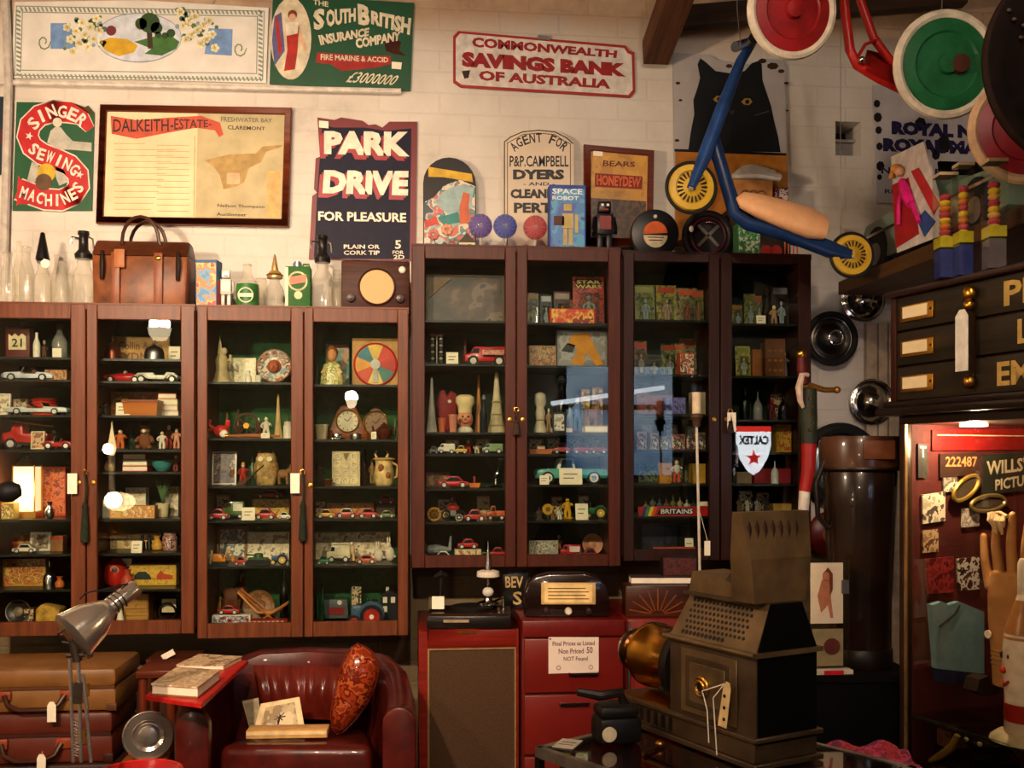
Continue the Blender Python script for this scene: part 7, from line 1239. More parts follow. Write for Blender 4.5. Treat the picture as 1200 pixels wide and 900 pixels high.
P('base_frame', MB().hexa([(sl.x-.08, sl.y, .06), (sr.x+.08, sr.y, .06), (brk.x, brk.y, .06), (bl.x, bl.y, .06), (sl.x-.08, sl.y, .27), (sr.x+.08, sr.y, .27), (brk.x, brk.y, .27), (bl.x, bl.y, .27)]), LEA(), t)
for q in (sl, sr, brk, bl): P('leg', MB().lathe([(.02, 0), (.028, .06), (.03, .085)], (q.x, q.y, 0), 12), WOOD('#2a120a', '#4c2412'), t)
# pillow, picture and slab lying on the armchair
ol = [(421, 762), (430, 766), (438, 772), (444, 783), (445, 795), (441, 812), (432, 832), (418, 852), (404, 866), (397, 868), (391, 862), (390, 845), (394, 820), (400, 795), (408, 776), (415, 766)]
p0 = fl(xc(413, 3.2), 3.2); o3 = [(-(415-x)/F*3.2, zz(y, 3.2)) for x, y in ol]; mz = min(z for _, z in o3)
t = T('cushion', 'shiny orange brown patterned cushion standing on the armchair', 'cushion', (p0.x, p0.y, .418), -TH); P('pad', puff([(x, (z-mz)*.99) for x, z in o3], .05), PRINT(('#6e2410', '#8a3214', '#5c1a0c', '#a04a22', '#7a2a12'), 22, .14), t)
P('piping', MB().tube([(x, 0, (z-mz)*.99) for x, z in o3], .004, 6, closed=True), M('#5c1a0c', .3), t)
p0 = fl(xc(338, 3.09), 3.09); t = T('box_file', 'cream flat box lying on the armchair seat', 'box', (p0.x, p0.y, .4415), -TH+.06); P('box_body', MB().box((0, 0, .012), (.24, .07, .024)), M('#c89a5c', .7), t, bevel=.002); P('box_edge', MB().box((0, -.036, .016), (.236, .002, .01)), M('#dcc08c'), t)
def quadpic(name, label, q, d0, d1, frc, inks, matt, border=.16, Zb=None):   # card leaning back: lower corners at depth d0, upper at d1
 C = [fl(xc(x, d), d, zz(y, d)) for (x, y), d in zip(q, (d1, d1, d0, d0))]; o = C[3].copy(); t = T(name, label, 'picture', o); C = [c-o for c in C]
 P('mount', sheetq(C, 0, .005), M(frc, .7), t); ce = sum(C, Vector())/4; off = (CAM-o).normalized()*.004
 I = [ce+(c-ce)*(1-border*1.6)+off for c in C]; P('print', sheetq(I, 0, .002), PRINT(inks, matt), t); return t, I, off
t, I, off = quadpic('mounted_photo', 'mounted old photograph of a tree leaning on the armchair box', [(306, 825), (351, 817), (358, 859), (296, 862)], 3.16, 3.22, '#dcc294', ('#8a7450', '#b09a70', '#c4b084'), 20)
b = MB(); ce = sum(I, Vector())/4; b.tube([ce+off*.5+(I[3]-I[0])*.3, ce+off*.5-(I[3]-I[0])*.1], .003, 6)
for k in range(7): a = k*.9; b.tube([ce+off*.5, ce+off*.5+(I[1]-I[0])*.2*math.cos(a)+(I[0]-I[3])*.2*math.sin(a)], .002, 5)
P('printed_tree', b, M('#2a2014', .7), t)
quadpic('photo_mount', 'plain grey photo mount behind the tree photograph', [(284, 822), (303, 818), (308, 858), (294, 859)], 3.24, 3.3, '#a89878', ('#8a7c60', '#9a8a6c'), 15, .1)
# ---------------------------------------------------------------- suitcases
def suitcase(name, label, z0, z1, px1, c1, c2, tagx, d=3.2, dep=.3):
 x1 = fl(xc(px1, d), d).x; y0 = fl(xc(px1, d), d).y; W = .66; H = z1-z0; t = T(name, label, 'suitcase', (x1-W/2, y0, z0)); m = M(c1, .42, var=.2, scale=9, bump=.1)
 P('body', MB().bx(-W/2, W/2, 0, dep, 0, H*.56), m, t, bevel=.012); P('lid', MB().bx(-W/2, W/2, 0, dep, H*.565, H), m, t, bevel=.016)
 P('seam_band', MB().bx(-W/2+.004, W/2-.004, -.003, .01, H*.53, H*.6), M(c2, .5), t); hx = .09
 for x in (hx-.095, hx+.095): P('handle_mount', MB().bx(x-.024, x+.024, -.012, .002, H*.3, H*.52), M('#8a3a1c', .4), t, bevel=.006)
 P('handle', MB().tube([(hx-.09, -.012, H*.42), (hx-.075, -.028, H*.22), (hx-.04, -.032, H*.12), (hx+.04, -.032, H*.12), (hx+.075, -.028, H*.22), (hx+.09, -.012, H*.42)], .008), M('#3a1c0e', .4), t)
 for x in (W/2-.1, hx-.22): P('latch', MB().bx(x-.02, x+.02, -.006, .002, H*.38, H*.66).bx(x-.008, x+.008, -.012, -.004, H*.46, H*.6), BRASS(), t)
 for sx in (-1, 1): P('corner_cap', MB().bx(sx*(W/2-.03), sx*(W/2+.002), -.003, .03, .0, H*.18), M(c2, .5), t, bevel=.004)
 P('price_tag', MB().prism([(tagx-.013, -.02), (tagx-.013, .03), (tagx-.006, .042), (tagx+.006, .042), (tagx+.013, .03), (tagx+.013, -.02)], -.042, -.0395).cyl((tagx, -.041, .04), (tagx, -.03, H*.3), .0008, n=4), PAPER(), t); return t
suitcase('suitcase', 'tan leather suitcase with brass latches, top of the stack', zz(833, 3.2), zz(786, 3.2)+.008, 136, '#7c5226', '#553016', .15)
suitcase('suitcase', 'reddish brown suitcase under the tan one', zz(893, 3.2), zz(834, 3.2), 132, '#5c2416', '#3a150c', .13)
zb = zz(893, 3.2)-.001; x1 = fl(xc(140, 3.2), 3.2); t = T('trunk', 'dark travelling trunk at the bottom of the suitcase stack', 'trunk', (x1.x-.36, x1.y, 0)); P('trunk_body', MB().bx(-.36, .36, -.01, .36, 0, zb*.7), M('#2a140c', .5), t, bevel=.01); P('trunk_lid', MB().bx(-.36, .36, -.012, .362, zb*.71, zb), M('#34190e', .5), t, bevel=.01); P('lock_plate', MB().bx(-.03, .03, -.018, -.008, zb*.6, zb*.8), BRASS(), t)
# low table with red tray; chrome desk lamp
pt = fl(xc(130, 2.46), 2.46); zt = .45
t = T('side_table', 'low round table carrying the lamp and red tray', 'table', (pt.x, pt.y, 0)); P('table_top', MB().lathe([(.215, zt-.025), (.222, zt-.015), (.222, zt-.004), (.218, zt)], n=32), MAHOG('x'), t); P('pedestal', MB().lathe([(.17, 0), (.16, .03), (.05, .06), (.04, zt-.05), (.12, zt-.025)], n=20), MAHOG('z'), t)
pr = fl(xc(163, 2.55), 2.54); t = T('red_tray', 'round red tin tray with a raised rim', 'tray', (pr.x, pr.y+.02, zt+.001)); P('tray_dish', MB().lathe([(.07, 0), (.092, .026), (.104, .042), (.1, .042), (.09, .03), (.068, .006), (.0005, .006)], n=32), M('#a81a1c', .25, coat=.4), t); P('tray_rim', MB().ring((0, 0, .042), .102, .003, (0, 0, 1), 32, 6), M('#c83028', .2), t)
for k, (dx, c) in enumerate(((-.05, '#1c1a1a'), (.03, '#2a2622'))): t = T('pocket_knife', ('black pocket knife lying in the red tray', 'dark horn pocket knife beside the black knife in the tray')[k], 'knife', (pr.x+dx*.9, pr.y-.01, zt+.0085), .3); P('grip', MB().box((0, 0, .006), (.06, .016, .012)), M(c, .3), t, bevel=.003); P('end_cap', MB().box((.032, 0, .006), (.008, .015, .011)), CHROME(), t)
SILV = lambda: M('#e0d8cc', .2, .92, .05)
D = 2.42; lp = fl(xc(95, D), D, zt+.001); t = T('desk_lamp', 'chrome spring arm desk lamp with conical head', 'lamp', lp)
def lq(px, py, d=D): return fl(xc(px, d), d, zz(py, d))-lp
P('base', MB().lathe([(.024, 0), (.026, .012), (.02, .028), (.012, .04)], n=24), SILV(), t)
for a, c in (((82, 772), (86, 893)), ((92, 772), (95, 893)), ((101, 830), (107, 893)), ((97, 790), (102, 830))): P('arm_rod', MB().tube([lq(*a), lq(*c)], .0045, 8), SILV(), t)
P('spring', MB().tube([lq(90+3*math.cos(k*1.3), 840+k*.8, D+.004*math.sin(k*1.3)) for k in range(60)], .0012, 5), SILV(), t)
P('clamp_plate', MB().box(lq(92, 812), (.02, .012, .05)), M('#4a4038', .35, .8), t); P('joint', MB().cyl(lq(78, 768), lq(103, 767), .006).cyl(lq(86, 750), lq(91, 775), .011), M('#4a4038', .35, .8), t); P('wing_nut', MB().ell(lq(104, 766), (.012, .008, .012)), SILV(), t)
a, c = lq(94, 738, D-.03), lq(128, 712, D+.02); ax = (c-a).normalized(); L = (c-a).length
P('lamp_shade', MB().lathe([(.058, -.022), (.0605, -.02), (.056, 0), (.05, L*.35), (.034, L*.75), (.024, L), (.02, L*1.02)], a, 28, axis=ax), M('#e0d8cc', .22, .9, .05), t)
P('shade_inner', MB().lathe([(.0575, -.02), (.05, .004), (.044, L*.35), (.02, L*.8)], a, 28, axis=ax), M('#e8dcc0', .4), t); P('bulb', MB().ell(a+ax*.03, .022), M('#f0e6d0', .3), t)
P('neck', MB().lathe([(.022, L*.98), (.022, L*1.9), (.019, L*1.96), (.0005, L*1.97)], a, 20, axis=ax), SILV(), t); b = MB()
for k in range(3): b.ring(a+ax*(L*(1.12+.14*k)), .0222, .0018, ax, 20, 5)
P('cooling_slots', b, BLACK(), t); P('head_bracket', MB().tube([lq(88, 755), lq(72, 752), lq(68, 742), lq(82, 738)], .003), BLACK(), t); P('cord', MB().tube([lq(142, 690), lq(150, 684), lq(125, 690), lq(100, 695), lq(94, 702)], .002, 6), BLACK(), t)
# car headlamp on a wooden box, red-bound books over the chair arm
pb = fl(xc(165, 3.0), 3.02); zb = zz(888, 3.05); t = T('wooden_box', 'orange brown wooden box under the chrome headlamp', 'box', (pb.x, pb.y, 0)); P('box_body', MB().bx(-.06, .06, -.07, .09, 0, zb*.93), WOOD('#7a3c18', '#a05a28', .5, 'x'), t, bevel=.004); P('box_lid', MB().bx(-.064, .064, -.075, .095, zb*.935, zb), WOOD('#7a3c18', '#a05a28', .5, 'x'), t, bevel=.003)
hl = Vector((pb.x+.014, pb.y, zb+.0735)); dr = (CAM-hl); dr.z = .15; dr.normalize(); t = T('headlamp', 'round chrome car headlamp beside the armchair', 'headlamp', hl); P('bowl', MB().lathe([(.0005, -.06), (.04, -.05), (.066, -.015), (.071, 0)], axis=dr, n=28), SILV(), t); P('rim', MB().ring((0, 0, 0), .0685, .0045, dr, 32, 8), SILV(), t); P('reflector_rings', MB().lathe([(.066, .002), (.05, -.006), (.045, .006), (.03, .0), (.026, .012), (.0005, .016)], axis=dr, n=28), SILV(), t)
zs = .615; ps = fl(xc(191, 3.3), 3.3)
t = T('stand', 'dark wooden stand behind the armchair arm', 'stand', (ps.x, ps.y, 0)); P('stand_top', MB().bx(-.06, .06, -.1, .1, zs-.025, zs-.002), MAHOG('x'), t, bevel=.003)
for x in (-.045, .045):
 for y in (-.08, .08): P('leg', MB().cyl((x, y, 0), (x*.95, y*.95, zs-.025), .014), MAHOG(), t)
def flat(name, label, px, z, th, mats, cat='book', pages=None):
 q = [atz(x, y, z+th) for x, y in px]; o = sum(q, Vector())/4; o.z = z; t = T(name, label, cat, o); q = [p-o for p in q]
 def lay(nm, s, z0, z1, m): P(nm, MB().slab([(p.x*s, p.y*s) for p in q], z0, z1), m, t)
 if pages: lay('cover', 1, 0, th*.14, mats); lay('pages', .965, th*.14, th*.86, PAPER()); lay('cover', 1, th*.86, th, pages)
 else: lay('panel', 1, 0, th*.9, mats); lay('top_sheet', .97, th*.9, th, M('#b8201c', .4))
 return t
flat('red_folder', 'large flat red folder resting over the chair arm', [(170, 815), (236, 825), (291, 774), (229, 768)], zs, .012, M('#b01a18', .35), 'folder')
flat('book', 'thick cream covered book on the red folder', [(177, 801), (232, 805), (258, 785), (208, 781)], zs+.0125, .032, M('#8a5a34', .6), 'book', PRINT(('#d8c4a0', '#c4a880', '#b08a60', '#e0d0b0'), 40))
flat('magazine', 'pale printed magazine behind the thick cream book', [(206, 779), (262, 780), (284, 769), (234, 766)], zs+.0125, .014, M('#a87c54', .6), 'magazine', PRINT(('#c8a880', '#d8c09a', '#8a6a48'), 40))
pc = fl(xc(190, 3.62), 3.6); t = T('crate', 'dark brown crate against the wall behind the stand', 'crate', (pc.x, pc.y, 0)); P('crate_body', MB().bx(-.03, .13, -.05, .1, 0, zz(770, 3.6)), WOOD('#2a140a', '#4a2412', .5), t, bevel=.004); P('crate_rim', MB().bx(-.035, .135, -.055, .105, zz(775, 3.6), zz(770, 3.6)+.003), WOOD('#3a1a0c', '#5a2c16', .5), t); P('ticket', MB().box((.04, -.055, zz(764, 3.6)+.0), (.045, .004, .02), rot=Matrix.Rotation(-.5, 3, 'Y')), PAPER(), t)
hb = fl(xc(12, 3.3), 3.3, zz(576, 3.3)); t = T('horn_bulb', 'black rubber horn bulb poking in beside the lit lantern', 'horn', hb); P('bulb', MB().lathe([(.0005, .035), (.02, .03), (.034, .005), (.034, -.015), (.02, -.045), (.011, -.06)], axis=(1, .1, .15), n=18), M('#0c0a0a', .6), t); P('horn_tube', MB().tube([(-.05, 0, -.01), (-.12, 0, -.03), (-.2, .1, -.02), (-.2, .45, .03)], .009), BRASS(), t)
# ---------------------------------------------------------------- speaker cabinet, filing cabinet and the side unit
def unit(px0, px1, d): a, c = fl(xc(px0, d), d), fl(xc(px1, d), d); return (a+c)/2, (c-a).length
YB = -.03
p, W = unit(491, 608.5, 3.5); y0 = p.y; zs_ = zz(738, 3.5); dep = YB-y0
t = T('speaker_cabinet', 'red wooden speaker cabinet with brown grille cloth', 'cabinet', (p.x, y0, 0)); P('case', MB().bx(-W/2, W/2, .012, dep, 0, zs_).bx(-W/2, -W/2+.03, 0, .012, 0, zs_).bx(W/2-.01, W/2, 0, .012, 0, zs_).bx(-W/2+.03, W/2-.01, 0, .012, zs_-.062, zs_), RED_W(), t, bevel=.002, seg=1)
P('grille_cloth', MB().bx(-W/2+.034, W/2-.014, .004, .0125, .06, zs_-.066), M('#4a3320', .9, var=.25, scale=220), t); e = .006
P('trim_strip', MB().bx(-W/2+.03, W/2-.01, -.002, .006, zs_-.068, zs_-.062).bx(-W/2+.03, -W/2+.036, -.002, .006, .05, zs_-.068).bx(W/2-.016, W/2-.01, -.002, .006, .05, zs_-.068), M('#8a6a44', .4), t); P('plinth', MB().bx(-W/2+.03, W/2-.01, 0, .012, 0, .06), RED_W(), t); P('badge', MB().bx(-.04, .02, -.003, 0, zs_-.012, zs_-.004), BRASS(), t)
p, W = unit(612, 733, 3.48); y0f = p.y; zf = zz(727, 3.48); dep = YB-y0f
t = T('filing_cabinet', 'dark red filing cabinet with paper notice on top drawer', 'cabinet', (p.x, y0f, 0)); P('case', MB().bx(-W/2, W/2, .015, dep, 0, zf), M('#5c1410', .35, var=.1), t, bevel=.004); P('top_rail', MB().bx(-W/2, W/2, 0, .016, zz(746, 3.48), zf), M('#641612', .35), t, bevel=.003)
ys = [748, 814, 886, 958, 1032]; FT = t
for i in range(3):
 za, zb_ = zz(ys[i], 3.48), max(.03, zz(ys[i+1]-3, 3.48)); dr = P('drawer', MB().bx(-W/2+.006, W/2-.006, -.002, .015, zb_, za), M('#6e1a14', .32, var=.1, scale=5), t, bevel=.004)
 P('handle', MB().bx(-.05, .05, -.022, -.014, za-.032, za-.024).bx(-.05, -.044, -.018, -.002, za-.032, za-.024).bx(.044, .05, -.018, -.002, za-.032, za-.024), CHROME(), dr, loc=(.0, 0, 0) if i else (.03, 0, -.09))
b = MB(); L_ = lambda px, py: (xc(px-671.5, 3.48)+.5*3.48, zz(py, 3.48))
def LL(px, py): v = fl(xc(px, 3.46), 3.46); return (v.x-p.x, zz(py, 3.46))
pn = [LL(643, 747), LL(703, 748), LL(703, 789), LL(643, 790)]; b.prism(pn, -.006, -.004); nt_ = P('paper_notice', b, M('#e6d2c4', .8, var=.03), t); zt0, zt1 = pn[3][1], pn[0][1]; x0, x1 = pn[0][0], pn[1][0]; w_ = x1-x0; h_ = zt1-zt0; b = MB()
for st, a0, a1, c0, c1 in (('Final Prices as Listed', .08, .92, .76, .88), ('Non Priced', .2, .7, .54, .68), ('50', .76, .88, .54, .72), ('NOT Found', .3, .78, .34, .46)): text(b, st, x0+w_*a0, x0+w_*a1, zt0+h_*c0, zt0+h_*c1, -.0068)
for fx in (.2, .84): b.ring((x0+w_*fx, -.0066, zt0+h_*.16), .007, .001, n=12, k=4).ell((x0+w_*fx-.002, -.0066, zt0+h_*.18), .001, 6).ell((x0+w_*fx+.002, -.0066, zt0+h_*.18), .001, 6)
P('lettering', b, M('#6a4c4a', .8), nt_); P('pin', MB().ell((x0+.006, -.008, zt1-.006), .003), BLACK(), nt_)
p2, W2 = unit(735, 850, 3.5); t = T('side_unit', 'dark red low cabinet behind the brass lens', 'cabinet', (p2.x, p2.y, 0)); zs2 = zz(726, 3.5); P('case', MB().bx(-W2/2, W2/2, .01, YB-p2.y, 0, zs2), RED_W('z'), t, bevel=.003); P('door', MB().bx(-W2/2+.01, W2/2-.01, 0, .011, .05, zs2-.03), RED_W('z'), t, bevel=.003); P('edge_strip', MB().bx(-W2/2, -W2/2+.006, -.003, .011, .04, zs2-.005), STEEL(), t)
# things on the speaker cabinet
def on(name, label, cat, px, d, z, fn, w, h, rz=-TH, **k): v = fl(xc(px, d), d, z+.0015); s = d/F; t = T(name, label, cat, v, rz); fn(t, w*s, h*s, **k); return t
def player(t, W, H):
 P('plinth', MB().bx(-W/2, W/2, -.11, .1, 0, H*.55), M('#15100e', .3), t, bevel=.004); P('top_deck', MB().bx(-W*.49, W*.49, -.105, .095, H*.55, H*.66), M('#2a1a10', .25), t); P('platter', MB().lathe([(W*.25, H*.66), (W*.26, H*.78), (W*.24, H*.84), (.0005, H*.84)], (W*.02, -.005, 0), 28), M('#191614', .4), t)
 P('tone_arm', MB().tube([(W*.4, .05, H*.7), (W*.4, .05, H*1.1), (W*.3, -.02, H*1.05), (W*.16, -.05, H*.95)], .004), CHROME(), t); P('knob', MB().cyl((W*.36, -.08, H*.66), (W*.36, -.08, H*.9), .009), CHROME(), t); P('front_strip', MB().bx(-W*.3, 0, -.1115, -.11, H*.28, H*.4), M('#b8a07c', .4, .6), t)
 for x in (-.4, .4): P('foot', MB().cyl((W*x, -.06, 0), (W*x, -.06, .004), .012), BLACK(), t)
on('record_player', 'black portable record player on the speaker cabinet', 'record player', 551, 3.62, zs_, player, 96, 26)
def hammer(t, W, H): P('shaft', MB().cyl((0, 0, H*.04), (W*.1, 0, H*.8), .007), BLACK(), t); P('head', MB().tube([(-W*.5, 0, H*.82), (W*.1, 0, H*.9), (W*.6, 0, H*.84)], [.006, .014, .008]), BLACK(), t); P('foot', MB().lathe([(W*.5, 0), (W*.45, .008), (.008, .014)]), BLACK(), t); P('price_card', MB().box((-W*.15, -.03, H*.2), (W*1.1, .002, H*.32)), PAPER(), t); P('card_clip', MB().cyl((-W*.15, -.03, H*.2), (0, 0, H*.25), .002), STEEL(), t)
zp = zs_+26*3.62/F*.66
on('iron_stand', 'black iron hook stand with a square price card', 'stand', 516, 3.6, zp+.002, hammer, 13, 46)
def burner(t, W, H):
 P('foot', MB().lathe([(W*.5, 0), (W*.48, H*.03), (W*.2, H*.06), (W*.16, H*.1)]), CHROME(), t); P('glass_bulb', MB().ell((0, 0, H*.19), (W*.26, W*.26, H*.08)), M('#d8d0c4', .2), t); P('stem', MB().cyl((0, 0, H*.24), (0, 0, H*.42), W*.06), CHROME(), t); P('white_collar', MB().lathe([(W*.4, H*.42), (W*.52, H*.44), (W*.5, H*.52), (W*.3, H*.54)]), M('#d8ccb8', .3), t); P('spire', MB().lathe([(W*.16, H*.54), (W*.12, H*.66), (W*.05, H*.85), (.0008, H)]), CHROME(), t)
on('oil_burner', 'tall chrome spire with white collar on the record player', 'lamp', 572, 3.63, zp+.0165, burner, 26, 74)
def namebox(t, W, H): P('board', MB().bx(-W/2, W/2, -.01, .01, 0, H), M('#110e0d', .3), t, bevel=.002); P('lettering', text(MB(), 'BEV', -W*.4, W*.3, H*.55, H*.85, -.0108), M('#b89a64', .4), t); P('lettering', text(MB(), 'S', -W*.1, W*.25, H*.1, H*.45, -.0108), M('#b89a64', .4), t)
on('name_board', 'small black board with gilt letters beside the record player', 'sign', 604, 3.76, zf, namebox, 30, 44)
def bakelite(t, W, H):
 pr = [(-W*.5, 0), (-W*.5, H*.55), (-W*.46, H*.78), (-W*.36, H*.93), (-W*.2, H), (W*.2, H), (W*.36, H*.93), (W*.46, H*.78), (W*.5, H*.55), (W*.5, 0)]
 P('case', MB().prism(pr, -.06, .09), M('#1c0d0a', .18, coat=.5), t, bevel=.008); P('dial_frame', MB().bx(-W*.3, W*.34, -.066, -.06, H*.3, H*.8), M('#c8a468', .4), t, bevel=.002); P('dial_glass', MB().bx(-W*.26, W*.3, -.0672, -.066, H*.34, H*.76), M('#dcb878', .3, emit=.12), t); b = MB()
 for k in range(4): b.bx(-W*.22, W*(.26-.04*(k % 2)), -.068, -.0672, H*(.42+.08*k), H*(.44+.08*k))
 P('station_marks', b, M('#5a3a1c'), t)
 for x in (-.24, .02, .26): P('knob', MB().lathe([(H*.09, 0), (H*.07, .014), (.0005, .016)], (W*x, -.06, H*.14), 14, axis=(0, -1, 0)), M('#d8ccb8' if x == .02 else '#2a1410', .3), t)
on('bakelite_radio', 'rounded brown bakelite radio with glowing cream dial', 'radio', 663, 3.6, zf, bakelite, 98, 50)
def suncase(t, W, H):
 P('case', MB().bx(-W/2, W/2, -.06, .06, 0, H), WOOD('#2a120a', '#4c2414', .35, 'x'), t, bevel=.004); b = MB()
 for k in range(9): a = PI*(k+.5)/9; b.box((W*.28*math.cos(a), -.061, H*.1+W*.28*math.sin(a)*.8), (W*.34, .003, .004), rot=Matrix.Rotation(-a, 3, 'Y'))
 P('sunburst_fret', b, WOOD('#6a3014', '#8a4a24'), t)
rd = on('wooden_radio', 'dark wooden radio with sunburst fretwork', 'radio', 768, 3.6, zs2, suncase, 74, 36); zr = zs2+36*3.6/F
bp = on('book', 'white paged book lying on the sunburst radio', 'book', 775, 3.62, zr, stackbooks, 74, 9, cols=('#3a2a2a',)); on('wooden_box', 'small dark red box on the book behind the rod', 'box', 795, 3.64, zr+9*3.62/F, carton, 40, 22, col='#2c1010', inks=('#2c1010', '#5a1c16', '#3a1812'), D=.08)
# slim rod stand in front of the dark cabinet
rp = fl(xc(821, 3.49), 3.49, zs2+.001); t = T('rod_stand', 'slender white rod with candle shaped top before dark cabinet', 'stand', rp, -TH); h0 = zz(492, 3.4)-rp.z; h1 = zz(458, 3.4)-rp.z
P('rod', MB().tube([(0, 0, .01), (-.006, 0, h0*.5), (-.014, 0, h0)], .0048, 8), M('#cfc2ae', .4), t); P('collar', MB().lathe([(.012, h0-.02), (.014, h0), (.022, h0+.012), (.02, h0+.022), (.012, h0+.026)], (-.014, 0, 0)), M('#4a3420', .5), t); P('candle_top', MB().lathe([(.014, h0+.024), (.0155, h0+.03), (.0155, h1), (.004, h1+.002)], (-.014, 0, 0)), M('#dcc6a4', .5), t); P('foot', MB().lathe([(.05, 0), (.05, .006), (.012, .014)]), M('#3a2c20'), t); P('price_tag', MB().box((.022, -.004, h0*.36), (.02, .002, .05)).cyl((.022, -.004, h0*.4), (-.004, 0, h0*.55), .0008, n=4), PAPER(), t)
# ================================================================ magic lantern on the glass topped case
ZL = .626
def camdir(v): return RGT*v[0]+FWD*v[1]
# low glass-topped case: corner A, edges towards B (near) and C (far)
A, B, C = Vector((.0537, 2.30)), Vector((.179, 2.147)), Vector((.19, 2.53)); e1 = (B-A).normalized(); e2 = Vector((-e1.y, e1.x)); e2 = e2 if e2.dot(C-A) > 0 else -e2
o = fl(A.x, A.y); a1 = camdir(e1); t = T('glass_case', 'low glass topped display case under the brass projector', 'display case', o, math.atan2(a1.y, a1.x))
LX, LY = .62, .52
P('glass_top', MB().bx(.012, LX-.012, .012, LY-.012, ZL-.006, ZL), GLASS('#b8b0a8', 1.6, 'case_glass', .03, 1.5), t)
b = MB().bx(0, LX, -.002, .014, ZL-.022, ZL+.002).bx(0, LX, LY-.014, LY, ZL-.022, ZL+.002).bx(-.002, .014, 0, LY, ZL-.022, ZL+.002).bx(LX-.014, LX, 0, LY, ZL-.022, ZL+.002); P('metal_edge', b, M('#b8b0a4', .3, .9, .2), t)
for x in (0.006, LX-.006):
 for y in (.006, LY-.006): P('leg', MB().bx(x-.008, x+.008, y-.008, y+.008, 0, ZL-.02), BLACK(), t)
P('inner_tray', MB().bx(.012, LX-.012, .012, LY-.012, ZL-.16, ZL-.15), M('#5c1614', .8), t); P('case_base', MB().bx(.012, LX-.012, .012, LY-.012, .02, ZL-.165), M('#2a120c', .6), t)
v = atz(665, 872, ZL+.001); t2 = T('paper_card', 'small pale paper lying on the glass case corner', 'paper', v, math.atan2(a1.y, a1.x)+.5); P('sheet', MB().box((0, 0, .0008), (.05, .075, .0012)), M('#b8ab98', .8), t2); P('printed_lines', MB().box((0, .01, .0018), (.034, .004, .0006)).box((0, -.01, .0018), (.034, .004, .0006)), M('#5c5248'), t2)
# projector body
N, L0 = Vector((.505, 2.12)), Vector((.365, 2.37)); ex = (N-L0).normalized(); ey = Vector((-ex.y, ex.x)); BW = (N-L0).length; BD = .175
ax_ = camdir(ex); o = fl(L0.x, L0.y, ZL+.003); t = T('magic_lantern', 'large black tin magic lantern projector with brass lens', 'projector', o, math.atan2(ax_.y, ax_.x))
TIN = lambda: M('#4c3a27', .42, .3, .3, 9); TIN2 = lambda: M('#6a5438', .4, .35, .3, 9); DK = M('#040404', .7, var=.2, spec=.08)
zl, zr = .864-ZL, .965-ZL
def blk(n, pts, mats=None, **k): P(n, MB().hexa(pts), mats or TIN(), t, **k)
P('body', MB().bx(0, BW, 0, BD, .06, zl), TIN(), t, bevel=.003); P('back_plate', MB().bx(BW, BW+.002, .004, BD-.004, .05, zl-.004), DK, t)
P('base_platform', MB().bx(-.20, BW+.01, -.012, BD+.01, 0, .012).bx(-.185, BW, -.004, BD, .012, .058).bx(-.20, BW+.01, -.012, BD+.01, .056, .066), TIN(), t, bevel=.002, seg=1)
b = MB()
for k in range(7): x = -.165+.028*k; b.bx(x, x+.012, -.0055, -.0035, .02, .05)
P('base_slots', b, BLACK(), t); P('brass_tray', MB().bx(-.19, -.005, 0, BD-.01, .066, .072), BRASS(), t)
P('ledge', MB().bx(-.008, BW+.008, -.012, BD+.01, zl-.006, zl+.004).cyl((-.008, -.012, zl), (BW+.008, -.012, zl), .005), TIN2(), t)
i1, i2 = .05, .035; blk('vent_roof', [(0, 0, zl), (BW, 0, zl), (BW, BD, zl), (0, BD, zl), (.02, i1, zr), (BW-.012, i1, zr), (BW-.012, BD-i2, zr), (.02, BD-i2, zr)], TIN2())
P('roof_back_plate', MB().hexa([(BW+.0005, .004, zl+.005), (BW+.0025, .004, zl+.005), (BW+.0025, BD-.004, zl+.005), (BW+.0005, BD-.004, zl+.005), (BW-.0115, i1, zr), (BW-.0095, i1, zr), (BW-.0095, BD-i2, zr), (BW-.0115, BD-i2, zr)]), DK, t)
b = MB(); nv = Vector((0, -(zr-zl), i1)).normalized()
for r in range(7):
 f = .14+.115*r
 for k in range(15 if r not in (0,) else 11):
  x = .04+(BW-.085)*(k+.5*(r % 2))/15; c = Vector((x, i1*f, zl+(zr-zl)*f)); b.cyl(c-nv*.002, c+nv*.0012, .0042 if r else .0055, n=7)
P('vent_holes', b, BLACK(), t)
# raised door panel with peephole
for k, (m_, mm) in enumerate(((.0, TIN2()), (.018, TIN()), (.034, TIN2()))): P('door_panel', MB().bx(.045+m_, BW-.055-m_, -.004-.002*k, .0, .075+m_*.8, zl-.02-m_*.8), mm, t, bevel=.0015, seg=1)
pc_ = (BW*.44, -.008, zl*.60); P('peephole_ring', MB().ring((pc_[0], -.011, pc_[2]), .02, .0045).ring((pc_[0], -.016, pc_[2]), .013, .0035), BRASS(), t); P('peephole_glass', MB().cyl((pc_[0], -.008, pc_[2]), (pc_[0], -.015, pc_[2]), .0115), BLACK(), t)
